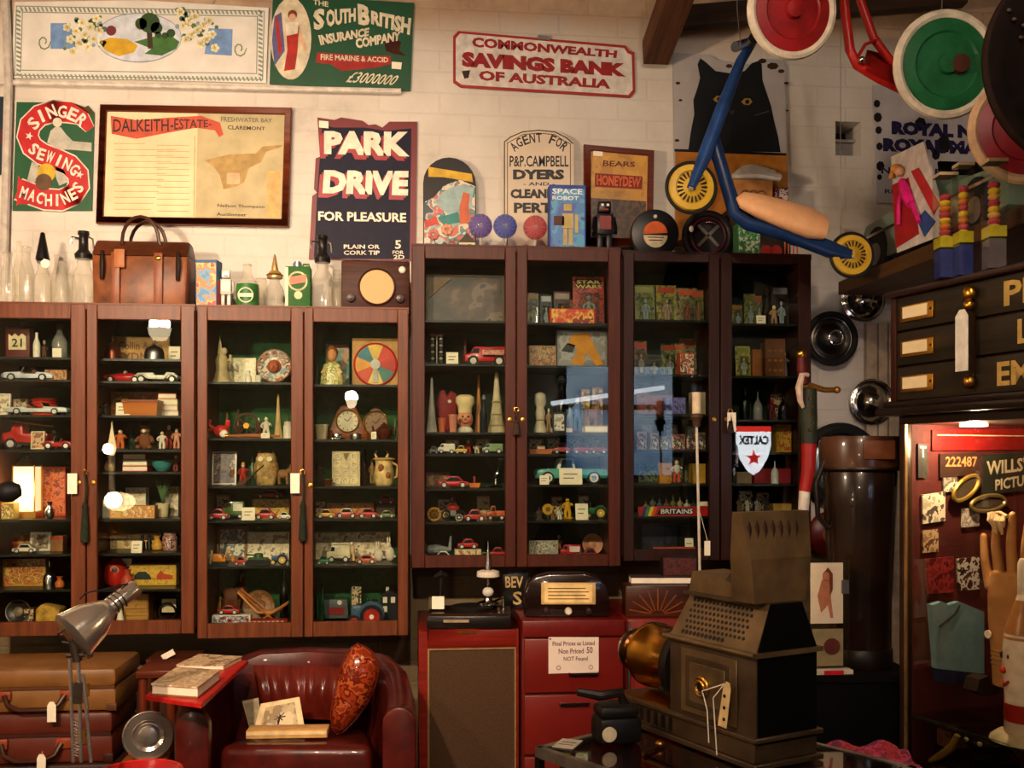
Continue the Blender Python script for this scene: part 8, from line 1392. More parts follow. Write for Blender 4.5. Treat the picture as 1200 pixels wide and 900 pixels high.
# lower hood box and the chimney cowl
blk('cowl_side', [(BW-.13, .03, zr+.04), (BW-.07, .02, zr+.03), (BW-.07, BD-.05, zr+.03), (BW-.13, BD-.06, zr+.04), (BW-.082, .045, zr+.09), (BW-.066, .03, zr+.1), (BW-.066, BD-.06, zr+.1), (BW-.082, BD-.07, zr+.09)], TIN())
blk('hood_box', [(.03, .03, zr-.004), (BW-.05, .03, zr-.004), (BW-.05, BD-.04, zr-.004), (.03, BD-.04, zr-.004), (.045, .03, zr+.05), (BW-.075, .03, zr+.045), (BW-.075, BD-.05, zr+.045), (.045, BD-.05, zr+.05)], TIN2())
P('hood_lip', MB().bx(.022, BW-.045, .022, BD-.035, zr-.004, zr+.004), TIN(), t)
h0, h1 = zr-.003, 1.160-ZL
blk('chimney_cowl', [(BW-.085, .012, h0+.005), (BW-.016, .012, h0+.005), (BW-.016, BD-.02, h0+.005), (BW-.085, BD-.02, h0+.005), (BW-.07, -.008, h0+.1), (BW-.006, -.008, h0+.1), (BW-.006, BD-.012, h0+.1), (BW-.07, BD-.012, h0+.1)], TIN2())
blk('chimney_top', [(BW-.07, -.008, h0+.099), (BW-.006, -.008, h0+.099), (BW-.006, BD-.012, h0+.099), (BW-.07, BD-.012, h0+.099), (BW-.045, -.024, h1), (BW-.02, -.024, h1), (BW-.02, BD-.006, h1), (BW-.045, BD-.006, h1)], TIN2())
b = MB()
for k in range(7): y = -.005+.022*k; b.tube([(BW-.0165, y, h1-.06), (BW-.0195, y+.002, h1-.045), (BW-.0185, y, h1-.032), (BW-.0215, y+.002, h1-.018)], [.005, .0075, .0075, .004], 6)
P('smoke_slots', b, M('#2c0f0a', .7), t)
# lens assembly pointing away from the door side
cy, cz = BD/2, .7825-ZL
P('flange', MB().lathe([(.06, 0), (.098, .004), (.1, .02), (.094, .035), (.084, .045)], (-.002, cy, cz), 36, axis=(-1, 0, 0)), M('#15110f', .35), t); P('brass_drum', MB().lathe([(.08, .04), (.081, .05), (.079, .06), (.078, .16), (.081, .165), (.081, .18), (.06, .19)], (0, cy, cz), 40, axis=(-1, 0, 0)), M('#b8822e', .22, 1.0, .08), t)
P('lens_barrel', MB().lathe([(.05, .185), (.048, .2), (.046, .23), (.052, .235), (.053, .25), (.047, .255)], (0, cy, cz), 30, axis=(-1, 0, 0)), M('#4a2c14', .25, .9), t); P('lens_glass', MB().lathe([(.046, .252), (.03, .262), (.0005, .266)], (0, cy, cz), 24, axis=(-1, 0, 0)), M('#1a1410', .05), t); P('lens_rim', MB().ring((-.255, cy, cz), .05, .004, (1, 0, 0)), CHROME(), t)
b = MB()
for k in range(4): a = k*PI/2+.6; b.cyl((-.02, cy+.092*math.cos(a), cz+.092*math.sin(a)), (-.05, cy+.092*math.cos(a), cz+.092*math.sin(a)), .007, n=8)
P('flange_screws', b, M('#1c1714', .4), t)
q = Vector((BW*.74, -.02, zl*.47)); P('price_tag', MB().prism([(-.013, -.04), (-.011, .05), (-.004, .062), (.006, .062), (.012, .05), (.014, -.036)], -.0012, 0), M('#d8b880', .7), t, loc=q, rot=(0, .18, 0)); P('tag_string', MB().tube([q+Vector((0, 0, .055)), (pc_[0]+.014, -.02, pc_[2]-.005), (pc_[0]+.03, -.02, .1), (pc_[0]+.036, -.02, .03)], .0014, 5).tube([q+Vector((0, 0, .055)), (pc_[0]+.05, -.02, .13), (pc_[0]+.062, -.02, .01)], .0014, 5), PAPER(), t)
b = MB(); [b.cyl((q.x+.001*k, q.y-.0022, q.z+z), (q.x+.001*k, q.y-.001, q.z+z), .004, n=8) for k, z in enumerate((-.02, .005, .03))]; P('tag_holes', b, BLACK(), t)
# black instrument with a white sticker on the glass, and a brass screw tool
v = atz(722, 868, ZL+.002); t = T('iron', 'black cast iron with round white sticker on the glass case', 'iron', v, -TH+.25)
P('iron_body', MB().slab([(-.05, -.035), (.05, -.04), (.055, .04), (0, .06), (-.05, .04)], 0, .06), M('#100e0e', .4), t, bevel=.012); P('top_plate', MB().slab([(-.046, -.03), (.046, -.035), (.05, .036), (0, .055), (-.046, .036)], .058, .085), M('#191514', .35), t, bevel=.01); P('handle', MB().tube([(.02, 0, .08), (.01, 0, .11), (-.04, 0, .105), (-.09, .01, .115)], [.012, .012, .011, .009]), M('#1c1412', .4), t); P('sticker', MB().cyl((-.03, -.041, .026), (-.03, -.0375, .026), .017), M('#d8c8a8', .7), t)
v = atz(795, 862, ZL+.002); v = atz(765, 880, ZL+.001); t = T('brass_key', 'small brass clamp key lying on the glass case', 'tool', v, .9); P('key_shaft', MB().cyl((-.05, 0, .006), (.03, 0, .006), .004), M('#6a4c28', .3, .9), t); P('key_head', MB().ell((.035, 0, .008), (.012, .012, .008)), BRASS(), t)
# ================================================================ plinth, golf bag, print stand
zp_ = .667; a, c = fl(xc(905, 2.95), 2.95), fl(xc(1064, 2.95), 2.95); t = T('plinth', 'black plinth under the leather golf bag', 'plinth', (a+c)/2, -TH); W = (c-a).length; P('plinth_body', MB().bx(-W/2, W/2, -.07, .25, .04, zp_-.02), M('#060505', .8, spec=.08), t, bevel=.004); P('plinth_top', MB().bx(-W/2-.005, W/2+.005, -.075, .255, zp_-.02, zp_), M('#090706', .6, spec=.1), t); P('plinth_foot', MB().bx(-W/2+.01, W/2-.01, -.06, .24, 0, .04), BLACK(), t)
v = fl(xc(1009, 3.02), 3.03, zp_+.001); t = T('golf_bag', 'dark brown leather golf bag standing on the black plinth', 'golf bag', v, -TH); h = zz(512, 3.0)-zp_; r = .112
LB2 = lambda: M('#24150c', .27, var=.4, scale=6, bump=.06, coat=.5)
prof = [(.085, 0), (.088, .01), (.09, h*.3), (.096, h*.5), (.104, h*.7), (.108, h*.84), (.102, h*.86)]; P('bag_body', MB().lathe(prof, n=28), LB2(), t); P('base_cap', MB().lathe([(.09, 0), (.093, .012), (.092, .05), (.088, .055)], n=28), M('#1a100a', .4), t)
P('cuff', MB().lathe([(.104, h*.85), (.116, h*.86), (.118, h*.97), (.112, h), (.104, h), (.1, h*.9), (.0005, h*.88)], n=28), M('#4a2c1a', .3, var=.3, scale=9, coat=.3), t); P('cuff_band', MB().ring((0, 0, h*.86), .113, .006, (0, 0, 1), 30, 6), M('#20120a', .4), t)
P('shoulder_strap', MB().tube([(-.1, -.02, h*.93), (-.135, -.02, h*.8), (-.13, -.02, h*.65), (-.098, -.02, h*.6)], .008), M('#1a0f08', .4), t); P('cuff_patch', MB().bx(-.03, .06, -.122, -.112, h*.9, h*.98), M('#6a3a20', .4), t, bevel=.003)
v = fl(xc(970, 2.905), 2.905, zp_+.001); t = T('print_stand', 'clear upright stand holding a red haired figure print', 'stand', v, -TH+.1); hp = zz(660, 2.905)-zp_
P('stand_base', MB().bx(-.055, .065, -.024, .02, 0, .012), M('#c8bca8', .4), t); P('clear_back', MB().bx(-.05, .066, .004, .008, .012, hp+.01), GLASS('#e8e4d8', 1.3, 'acrylic', .03), t); P('art_print', MB().bx(-.05, .045, .0, .003, hp*.45, hp), M('#d8c4a8', .6, var=.04), t)
b = MB(); b.prism([(-.02, hp*.55), (-.03, hp*.7), (-.018, hp*.84), (0, hp*.9), (.012, hp*.82), (.008, hp*.7), (.016, hp*.5), (.008, hp*.5), (0, hp*.62)], -.0012, 0); b.ell((-.004, -.001, hp*.88), (.012, .002, hp*.05)); P('printed_figure', b, M('#a8684a', .6), t); P('printed_hair', MB().prism([(-.014, hp*.9), (0, hp*.96), (.014, hp*.9), (.014, hp*.76), (.006, hp*.7), (.004, hp*.86)], -.0022, -.0012), M('#6a3018', .6), t)
P('lower_card', MB().bx(-.045, .045, -.001, .003, .02, hp*.4), M('#8a7a58', .6), t); P('card_emblem', MB().cyl((.012, -.002, hp*.24), (.012, -.001, hp*.24), .024), M('#5a2420', .5), t); P('clip', MB().bx(.04, .06, -.006, .01, hp*.72, hp*.84), STEEL(), t); P('red_foot', MB().bx(-.02, .035, -.028, -.024, 0, .012), M('#b81c2c', .4), t)
a = fl(xc(1010, 2.42), 2.42); t = T('low_chest', 'low dark chest in front of the plinth', 'chest', a, -TH); P('chest_body', MB().bx(-.13, .13, -.1, .14, 0, .53), M('#1c1210', .6), t, bevel=.004); P('chest_lid', MB().bx(-.135, .135, -.105, .145, .532, .552), M('#2a1814', .5), t, bevel=.004)
t = T('cloth', 'crumpled red and pink cloth on the low dark chest', 'cloth', (a.x, a.y, .553), -TH); b = MB(); n = 16; vs = []
for j in range(n+1):
 for i in range(n+1): x, y = (i/n-.5)*.23, (j/n-.5)*.2; vs.append((x, y, .008+.009*math.sin(x*60+y*30)+.006*math.sin(y*80)))
for z0 in (0,): b._add(vs, [(j*(n+1)+i, j*(n+1)+i+1, (j+1)*(n+1)+i+1, (j+1)*(n+1)+i) for j in range(n) for i in range(n)], 0, True)
P('cloth_top', b, PRINT(('#a81c2c', '#8a1420', '#b8305a', '#6a1c3a'), 30, .8), t, loc=(0, 0, .008)); P('cloth_fold', MB().box((0, 0, .004), (.22, .19, .006)), M('#8a1c24', .9), t)
# sword hanging beside the dark cabinet
def S(px, py): return at(px, py, -.41)
o = S(945, 470); t = T('sword', 'sword in a red scabbard with brass guard hanging beside the cabinet', 'sword', o); K = lambda px, py, dy=0: S(px, py)-o+Vector((0, dy, 0)); m = mpp(945, -.41)
P('scabbard', MB().tube([K(947, 456), K(947, 490), K(948, 522)], [10*m, 10.5*m, 9*m], 12), M('#2c3020', .5), t); P('red_sleeve', MB().tube([K(948, 520), K(947, 550), K(943, 576)], [9.2*m, 8.2*m, 7*m], 12), M('#a01c16', .4), t); P('white_tip', MB().tube([K(943, 575), K(942, 590), K(941, 602)], [6.6*m, 6.4*m, 6*m], 12), M('#d8ccb8', .5), t)
P('crossguard', MB().tube([K(933, 455), K(950, 452), K(966, 457), K(979, 457)], [2.4*m, 4*m, 3.4*m, 3*m], 8).ell(K(981, 457), 4.4*m, 10), M('#b8803a', .3, .8), t); P('grip', MB().tube([K(942, 450), K(940, 432), K(939, 418)], [6*m, 6.5*m, 5*m], 10), M('#5a1414', .5), t); P('pommel', MB().ell(K(939, 415), 6.5*m, 10), BRASS(), t); P('hanging_hook', MB().tube([K(939, 412), K(941, 404, .03), K(944, 400, .055)], 1.4*m), STEEL(), t)
P('cream_knot', MB().tube([K(944, 440, -.02), K(936, 440, -.03), K(932, 455, -.035), K(934, 470, -.03), K(938, 478, -.025)], [3*m, 3.4*m, 4.4*m, 3.4*m, 2*m], 8), M('#d8b8a0', .7), t); b = MB()
for k in range(5): b.ell(K(945+(k % 2)*3, 468+k*9, -9.5*m), 2*m, 6)
P('brass_studs', b, BRASS(), t)
# ================================================================ hub caps hung on the brick wall
def hub(px, py, R, label, fn, Y=-.045): o = at(px, py, Y); t = T('hub_cap', label, 'hub cap', o, 0, 'hub caps on the wall'); m = mpp(px, Y)*R; P('wall_nail', MB().cyl((0, 0, 0), (0, -Y-.001, 0), .006), STEEL(), t); fn(t, m); return t
AX = (0, -1, 0)
def dome(t, R, c='#c8c4bc', rg=.16): P('dish', MB().lathe([(R*.98, 0), (R, .006), (R*.86, .012), (R*.74, .004), (R*.5, .03), (R*.24, .042), (R*.22, .05), (.0005, .054)], (0, .01, 0), 32, axis=AX), M(c, rg, 1.0, .1), t); P('rim', MB().ring((0, .004, 0), R*.97, R*.05), M(c, rg, 1.0, .1), t)
def spk(t, R):
 dome(t, R, '#a8a49c', .18); b = MB()
 for k in range(10): a = k*PI/5; b.ell((R*.55*math.cos(a), -.024, R*.55*math.sin(a)), (R*.12, .008, R*.12), 8)
 P('rim_slots', b, M('#2a1c18', .4), t)
def tyr(t, R): dome(t, R*.84, '#7c7872', .3); P('tyre_ring', MB().ring((0, -.006, 0), R*.92, R*.12, n=36), TYRE(), t); P('centre_ring', MB().ring((0, -.05, 0), R*.26, R*.04), CHROME(), t)
hub(1012, 350, 27, 'chrome hub cap with round slots below the rear scooter wheel', spk); hub(974, 397, 31, 'grey hub cap in a black tyre ring beside the cabinet', tyr, -.05); hub(1023, 471, 27, 'chrome domed hub cap by the drawer chest base', dome); hub(1066, 322, 31, 'dark steel hub cap half hidden above the drawer chest', lambda t, R: dome(t, R, '#3c3836', .35))
hub(985, 545, 50, 'large black tyre with pale blue plate behind the golf bag', lambda t, R: (P('tyre_ring', MB().ring((0, 0, 0), R*.85, R*.15, n=36), TYRE(), t), P('pale_plate', MB().lathe([(R*.72, 0), (R*.6, .01), (R*.2, .02), (.0005, .02)], axis=AX, n=32), M('#5c6a70', .25, .6), t)), -.06)
hub(972, 626, 27, 'dark red hub plate behind the print stand', lambda t, R: (P('dish', MB().lathe([(R, 0), (R*.9, .012), (R*.4, .02), (.0005, .03)], axis=AX, n=28), M('#5c1410', .35), t), P('orange_centre', MB().lathe([(R*.4, .02), (R*.3, .028), (.0005, .034)], axis=AX, n=20), M('#8a4a24', .4), t), P('bolt', MB().ell((0, -.034, -R*.5), R*.1), CHROME(), t)), -.05)
# ================================================================ hanging children's tricycles
def wheelset(t, nm, c, R, col, tyre, A=(0, -1, 0), w=.02, tk=.012):
 A = Vector(A).normalized(); P('tyre', MB().ring(c, R*.93, R*.07+tk*.3, A, 40, 8), M(tyre, .6), t); P('wheel_disc', MB().lathe([(R*.9, -.004), (R*.86, .006), (R*.62, .012), (R*.58, .006), (R*.2, .01), (R*.18, .026), (.0005, .03)], c, 36, axis=A).lathe([(R*.9, .0), (R*.8, -.008), (.0005, -.012)], c, 36, axis=A), M(col, .38, var=.2, scale=16), t)
d = 3.35
o = at(905, 250, -.62); t = T('blue_tricycle', 'blue child tricycle with yellow wheels hanging before the cat poster', 'tricycle', o); Y = -.62; K = lambda px, py, dy=0: at(px, py, Y+dy)-o; m = mpp(900, Y); BL = lambda: M('#1f3f74', .35, var=.2, scale=20)
def ywheel(nm, px, py, R, dy=0):
 c = K(px, py, dy); R *= m; P('tyre', MB().ring(c, R*.96, R*.07, (0, 1, 0), 40, 8), TYRE(), t); P('wheel_disc', MB().lathe([(R*.9, 0), (R*.86, .01), (R*.64, .012), (R*.6, .006), (R*.24, .012), (R*.12, .02), (.0005, .022)], c, 36, axis=(0, -1, 0)).cyl(c+Vector((0, .012, 0)), c, R*.88, n=36), M('#c8a030', .4, var=.12), t); b = MB()
 for k in range(20): a = 2*PI*k/20; e = Vector((math.cos(a), 0, math.sin(a))); b.tube([c+e*R*.36+Vector((0, -.0125, 0)), c+e*R*.58+Vector((0, -.0105, 0))], [R*.02, R*.045], 6)
 P('wheel_slots', b, M('#2a1a0e', .6), t)
ywheel('front_tyre', 810, 220, 30, -.05); ywheel('rear_tyre', 998, 299, 27, 0); ywheel('far_rear_tyre', 998, 299, 27, .08)
P('fork', MB().tube([K(884, 46, -.05), K(868, 72, -.05), K(846, 128, -.05), K(826, 182, -.05), K(810, 220, -.075)], [5*m, 6*m, 8*m, 8.5*m, 5*m], 10).tube([K(846, 128, -.02), K(828, 182, .02), K(812, 218, .0)], [5*m, 6*m, 4*m], 10), BL(), t)
P('axle', MB().cyl(K(810, 220, -.08), K(810, 220, .02), 3*m), STEEL(), t); P('handlebar', MB().tube([K(884, 46, -.16), K(872, 54, -.05), K(866, 52, .1)], 4*m), BL(), t); P('grip', MB().cyl(K(862, 55, .05), K(874, 51, .16), 6*m), BLACK(), t); P('grip', MB().cyl(K(884, 44, -.2), K(880, 50, -.12), 6*m), BLACK(), t)
P('frame', MB().tube([K(836, 165), K(848, 205), K(860, 250), K(876, 262), K(920, 272), K(972, 292), K(1000, 300)], [8*m, 8*m, 7*m, 8*m, 10*m, 10*m, 7*m], 10).tube([K(838, 168, .03), K(866, 250, .06), K(930, 280, .08), K(998, 298, .07)], [6*m, 6*m, 8*m, 5*m], 8), M('#16305c', .35, var=.2, scale=20), t)
P('rear_axle', MB().cyl(K(998, 299, -.01), K(998, 299, .09), 3*m), STEEL(), t)
b = MB(); b.lathe([(.001, 0), (14*m, 8*m), (20*m, 28*m), (24*m, 62*m), (26*m, 92*m), (20*m, 112*m), (.001, 118*m)], K(862, 232, -.01), 18, axis=K(984, 268)-K(866, 228), sx=1, sy=.55); P('seat', b, M('#e0a878', .5, var=.06), t)
P('hanging_wire', MB().tube([K(868, 54, -.05), K(864, 10, -.05), Vector((K(864, 0, -.05).x, -.05, 3.24-o.z))], .002, 5).tube([K(985, 290), Vector((K(985, 290).x, 0, 3.24-o.z))], .0012, 5), STEEL(), t)
# red and green tricycle hanging higher
Y2 = -1.0; o = at(1010, 80, Y2); t = T('red_tricycle', 'red tube framed tricycle with red and green disc wheels hanging above', 'tricycle', o); K = lambda px, py, dy=0: at(px, py, Y2+dy)-o; m = mpp(1010, Y2); RD = lambda: M('#a81c14', .35, var=.15)
TY = '#cfc0a8'
wheelset(t, 'front', K(928, 12, -.08), 53*m, '#8a1618', TY, (.1, -1, -.15)); wheelset(t, 'green', K(1108, 76, -.1), 60*m, '#1c5c34', TY, (-.05, -1, -.1)); wheelset(t, 'rear', K(1204, 150, -.28), 60*m, '#7c1418', '#c8a078', (-.3, -1, 0))
P('rust_hub', MB().lathe([(11*m, 0), (10*m, .022), (.001, .026)], K(1123, 76, -.11), 14, axis=(-.05, -1, -.1)), M('#4a2416', .9), t)
P('frame', MB().tube([K(986, -40), K(990, 10), K(996, 58), K(1004, 76), K(1030, 92), K(1064, 108), K(1100, 120)], 5.5*m, 10).tube([K(1000, -40, .04), K(1008, 0, .04), K(1024, 45, .04), K(1044, 72, .04), K(1062, 84, .04)], 5*m, 10).tube([K(1002, 72), K(1014, 52), K(1030, 46, .04)], 2*m).tube([K(928, 12, .0), K(960, -20, .02), K(990, -30, .03)], 4*m), RD(), t)
P('step_plate', MB().hexa([K(1012, 72, .1), K(1050, 92, .1), K(1052, 100, -.02), K(1014, 82, -.02), K(1016, 58, .12), K(1062, 70, .12), K(1064, 88, 0), K(1020, 74, 0)]), M('#8a1512', .4), t); P('axle', MB().cyl(K(1108, 76, -.1), K(1100, 112, .06), 4*m).tube([K(1204, 150, -.28), K(1232, 60, -.2), K(1190, -40, 0), K(1000, -45, .04)], 4*m), STEEL(), t); P('bolt', MB().ell(K(1010, 70, -.03), 4*m), CHROME(), t)
P('hanging_wire', MB().tube([K(992, 10), Vector((K(992, 0).x, 0, 3.24-o.z))], .002, 5).tube([K(1100, 60, -.1), Vector((K(1100, 0).x, -.1, 3.24-o.z))], .002, 5), STEEL(), t)
# big rusty disc hanging nearest
dd = 2.35; c = fl(xc(1262, dd), dd, zz(78, dd)); R = 118/F*dd; t = T('rusty_disc', 'big dark rusty metal disc hanging in front of the green wheel', 'disc', c, -TH+.15); P('disc_plate', MB().lathe([(R, -.012), (R, .006), (R*.94, .012), (R*.7, .006), (.0005, .02)], axis=(0, -1, 0), n=48), M('#150b07', .85, var=.5, scale=9, bump=.2, spec=.1), t); P('rolled_rim', MB().ring((0, 0, 0), R*.985, .008, n=48), M('#20110a', .7, spec=.1), t); b = MB()
r_ = random.Random(2)
for k in range(5): b.ell((-R*(.35+.45*r_.random()), -.016, R*(.1+.4*r_.random())), (.006, .003, .004), 6)
P('worn_spots', b, M('#4c3c32', .8), t); P('hanging_wire', MB().cyl((0, 0, R), (0, 0, 3.24-c.z), .002, n=5), STEEL(), t)
# ================================================================ shelf along the side with the pedal car
X0 = 1.62; zsf = 1.27+.68; t = T('plank_shelf', 'thick brown shelf plank running out from the back wall', 'shelf', (X0+.4, -.85, zsf-.05)); P('plank', MB().bx(-.4, .5, -.9, .6, 0, .05), WOOD('#33200f', '#5a3c20', .6, 'y', 5), t, bevel=.003)
for y in (-.5, .45): P('bracket', MB().prismx([(y, 0), (y, -.2), (y+.02, -.2), (y+.05, 0)], .3, .34), STEEL(), t)
P('support_post', MB().bx(.44, .5, .3, .38, -(zsf-.05), 0), WOOD('#33200f', '#5a3c20', .6, 'z', 5), t)
t = T('pedal_car', 'long pale green pedal car on the shelf plank', 'pedal car', (X0+.31, -.75, zsf+.001)); Lc, Hc, Wc = .96, .25, .46; GRN = lambda: M('#7a8a76', .4, var=.15, scale=6)
prof = [(-.5, .2), (-.5, .62), (-.4, .74), (-.14, .8), (-.1, .98), (-.02, 1), (0, .78), (.22, .78), (.26, .84), (.46, .8), (.5, .6), (.5, .2)]; b = MB(); b.prismx([(y*Lc, z*Hc) for y, z in prof], -Wc/2, Wc/2); P('body', b, GRN(), t, bevel=.01)
P('side_trim', MB().bx(-Wc/2-.006, -Wc/2-.001, -Lc*.46, Lc*.46, Hc*.58, Hc*.62), CHROME(), t); P('windscreen', MB().prismx([(-.06*Lc, Hc*.8), (-.03*Lc, Hc*.8), (-.0*Lc, Hc*1.25), (-.015*Lc, Hc*1.25)], -Wc*.4, Wc*.4), M('#15181a', .1), t)
for y in (-.33, .36):
 for s in (-1, 1): P('wheel', MB().cyl((s*Wc*.44, y*Lc, .075), (s*Wc*.51, y*Lc, .075), .0745, n=24).cyl((s*Wc*.44, y*Lc, .075), (s*Wc*.52, y*Lc, .075), .04, n=18, m=1), [TYRE(), M('#8a8478', .3, .8)], t)
 P('wheel_arch', MB().lathe([(.084, 0), (.084, .008), (.0005, .009)], (-Wc/2+.004, y*Lc, .09), 22, axis=(-1, 0, 0)), M('#15120f', .8), t)
# ================================================================ haberdashery drawers on the tall showcase
E0 = Vector((xc(1045, 2.86), 2.86)); a2 = Vector((.326, -.946)).normalized(); aw = camdir(a2); rz_ = math.atan2(aw.y, aw.x); o2 = fl(E0.x, E0.y)
zc0, zc1 = 1.27+69/F*2.86, 1.27+190/F*2.86; ztop = 1.27+52/F*2.86
DKW = lambda ax='x': WOOD('#170f0b', '#2e1d13', .35, ax, 5); ML, MD = 1.1, .56
def toworld(x, y, z): return Vector((o2.x, o2.y, 0))+Matrix.Rotation(rz_, 3, 'Z') @ Vector((x, y, z))
Rinv = Matrix.Rotation(-rz_, 3, 'Z')
def loc(px, py, y):                     # pixel -> showcase-local point on the plane y
 c = Rinv @ (CAM-Vector((o2.x, o2.y, 0))); dv = Rinv @ ray(px, py); k = (y-c.y)/dv.y; return c+dv*k
t = T('drawer_chest', 'dark haberdashery drawer chest with gilt lettering on the showcase', 'drawers', (o2.x, o2.y, ztop), rz_)
zz0, zz1 = zc0-ztop, zc1-ztop
P('carcass', MB().bx(0, ML, .012, MD, zz0, zz1), DKW(), t, bevel=.002); P('base_moulding', MB().bx(-.03, ML+.03, -.035, MD, .0, zz0*.55).bx(-.018, ML+.02, -.02, MD, zz0*.5, zz0), M('#1a0f0b', .3, coat=.3), t, bevel=.006); P('top_moulding', MB().bx(-.012, ML+.01, -.016, MD, zz1-.002, zz1+.016), M('#2a140e', .3, coat=.3), t, bevel=.004)
P('corner_post', MB().bx(0, .022, -.004, .02, zz0, zz1), M('#35160f', .3), t, bevel=.002)
dh = (zz1-zz0)/3; lets = [('PERI', loc(1178, 330, 0).x), ('LUSTA', loc(1194, 375, 0).x), ('EMBROI', loc(1170, 430, 0).x)]
for k in range(3):
 z1 = zz1-dh*k-.005; z0 = z1-dh+.007; dr = P('drawer', MB().bx(.026, ML-.02, -.003, .013, z0, z1), WOOD('#1c1710', '#342a1c', .4, 'x', 5), t, bevel=.002); zc = (z0+z1)/2
 lh = P('label_holder', MB().bx(.045, .17, -.009, -.003, zc-.024, zc+.02), M('#c08830', .3, .9), dr, bevel=.002); P('label_card', MB().bx(.056, .15, -.0105, -.009, zc-.015, zc+.016), M('#e6cfa0', .8, var=.04), lh); P('screw', MB().ell((.162, -.009, zc), .004, 8), M('#5a3a18', .3, .8), lh)
 b = MB(); st, x0 = lets[k]; text(b, st, x0, x0+.05*len(st), zc-.03, zc+.03, -.0045, bold=.03); P('lettering', b, M('#b8944c', .4), dr)
xk = loc(1142, 380, 0).x; [P('brass_knob', MB().ell((xk, -.018, z), (r, .014, r)), BRASS(), t) for z, r in ((zz1-dh*.35, .02), (zz1-dh*.66, .015), (zz0+dh*.35, .017))]; P('lock_bar', MB().bx(xk-.008, xk+.008, -.008, -.003, zz0+.01, zz1-.02), M('#3a2814', .4, .6), t)
P('price_tag', MB().prism([(xk-.022, zz0+dh*.62), (xk-.022, zz1-dh*.95), (xk-.008, zz1-dh*.78), (xk+.008, zz1-dh*.78), (xk+.02, zz1-dh*.95), (xk+.02, zz0+dh*.62)], -.04, -.038), M('#e0d8c8', .7), t)
# glass showcase under the drawers
CL, CD, cb = 1.1, .56, .43; cz1 = ztop-.002
t = T('showcase', 'tall glass showcase with dark posts under the drawer chest', 'showcase', (o2.x, o2.y, 0), rz_); sx0 = .03
P('base_cabinet', MB().bx(sx0, CL, 0, CD, 0, cb), DKW(), t, bevel=.004); P('top_board', MB().bx(sx0, CL, 0, CD, cz1-.022, cz1), DKW(), t)
for x, y in ((sx0, 0), (CL-.025, 0), (sx0, CD-.025), (CL-.025, CD-.025)): P('post', MB().bx(x, x+.025, y, y+.025, cb, cz1-.022), WOOD('#20120b', '#3a2414', .3, 'z'), t, bevel=.003)
P('edge_bead', MB().bx(sx0+.024, sx0+.029, -.003, .004, cb, cz1-.022), M('#b89060', .25, .7), t); P('front_glass', MB().bx(sx0+.025, CL-.025, .01, .013, cb, cz1-.022), GLASS('#f6f4ee', .9, 'showcase_glass', .01), t); P('end_panel', MB().bx(sx0+.006, sx0+.016, .025, CD-.025, cb, cz1-.022), M('#4a1411', .7, var=.35, scale=6), t)
P('back_panel', MB().bx(sx0+.02, CL-.02, CD-.014, CD-.004, cb, cz1-.022), M('#581814', .8, var=.1), t)
zsh = loc(1110, 830, .16).z; P('glass_shelf', MB().bx(sx0+.012, CL-.03, .03, CD-.02, zsh-.006, zsh), GLASS('#e6eadf', 1.0, 'shelf_glass', .02), t); P('shelf_edge', MB().bx(sx0+.026, CL-.03, .026, .031, zsh-.008, zsh), M('#2c3024', .2), t)
lamp = loc(1155, 509, .16); P('lamp_disc', MB().cyl((lamp.x, .12, cz1-.03), (lamp.x, .12, cz1-.022), .035), GLOW('#fff0d0', 6), t)
lamp_light('showcase_lamp', 'POINT', toworld(lamp.x, .12, cz1-.045), CASE_W, (1, .74, .46), .012)
def locx(px, py, x): c = Rinv @ (CAM-Vector((o2.x, o2.y, 0))); dv = Rinv @ ray(px, py); return c+dv*((x-c.x)/dv.x)
def cs(name, label, cat, px, py, y, z=None): p = loc(px, py, y); w_ = toworld(p.x, y, p.z if z is None else z); return T(name, label, cat, w_, rz_), p
def flatin(name, label, cat, q, y, mat, th=.006, extra=None):
 pts = [locx(px, py, y) for px, py in q]; c = sum(pts, Vector())/len(pts); t = T(name, label, cat, toworld(y, c.y, c.z), rz_+PI/2); P('panel', MB().prism([(p.y-c.y, p.z-c.z) for p in pts], -th, 0), mat, t)
 def l(px, py): p = locx(px, py, y); return (p.y-c.y, p.z-c.z)
 if extra: extra(t, l)
 return t
yb = sx0+.0165
def redsign(t, l): a, b_ = l(1096, 508), l(1205, 525); P('border_strip', MB().rect(a[0], b_[0], a[1]-.006, a[1]-.003, -.008, -.006), M('#c8b08a'), t)
flatin('tin_sign', 'long red sign along the top of the showcase back', 'sign', [(1091, 504), (1209, 502), (1209, 527), (1091, 528)], yb, M('#7c1715', .4), .006, redsign)
def wills(t, l):
 b = MB()
 for st, q in (("WILLS'S", [(1154, 540), (1206, 535), (1206, 551), (1154, 557)]), ('PICTUR', [(1164, 562), (1206, 555), (1206, 568), (1164, 575)])):
  P4 = [l(*p) for p in q]
  def Wp(u, v, P4=P4): tx = [P4[0][i]+(P4[1][i]-P4[0][i])*u for i in (0, 1)]; bx = [P4[3][i]+(P4[2][i]-P4[3][i])*u for i in (0, 1)]; return (bx[0]+(tx[0]-bx[0])*v, bx[1]+(tx[1]-bx[1])*v)
  text(b, st, 0, 1, 0, 1, -.0072, 0, .03, 0, Wp)
 P('lettering', b, M('#b8a888', .4), t)
flatin('tin_sign', 'dark olive cigarette sign with pale lettering inside the showcase', 'sign', [(1150, 533), (1210, 529), (1210, 574), (1150, 580)], yb+.002, M('#26261e', .4), .006, wills)
def plate_(t, l): b = MB(); a, c = l(1106, 547), l(1143, 535); text(b, '222487', a[0], c[0], a[1], c[1], -.0072); P('lettering', b, M('#b87848', .4), t)
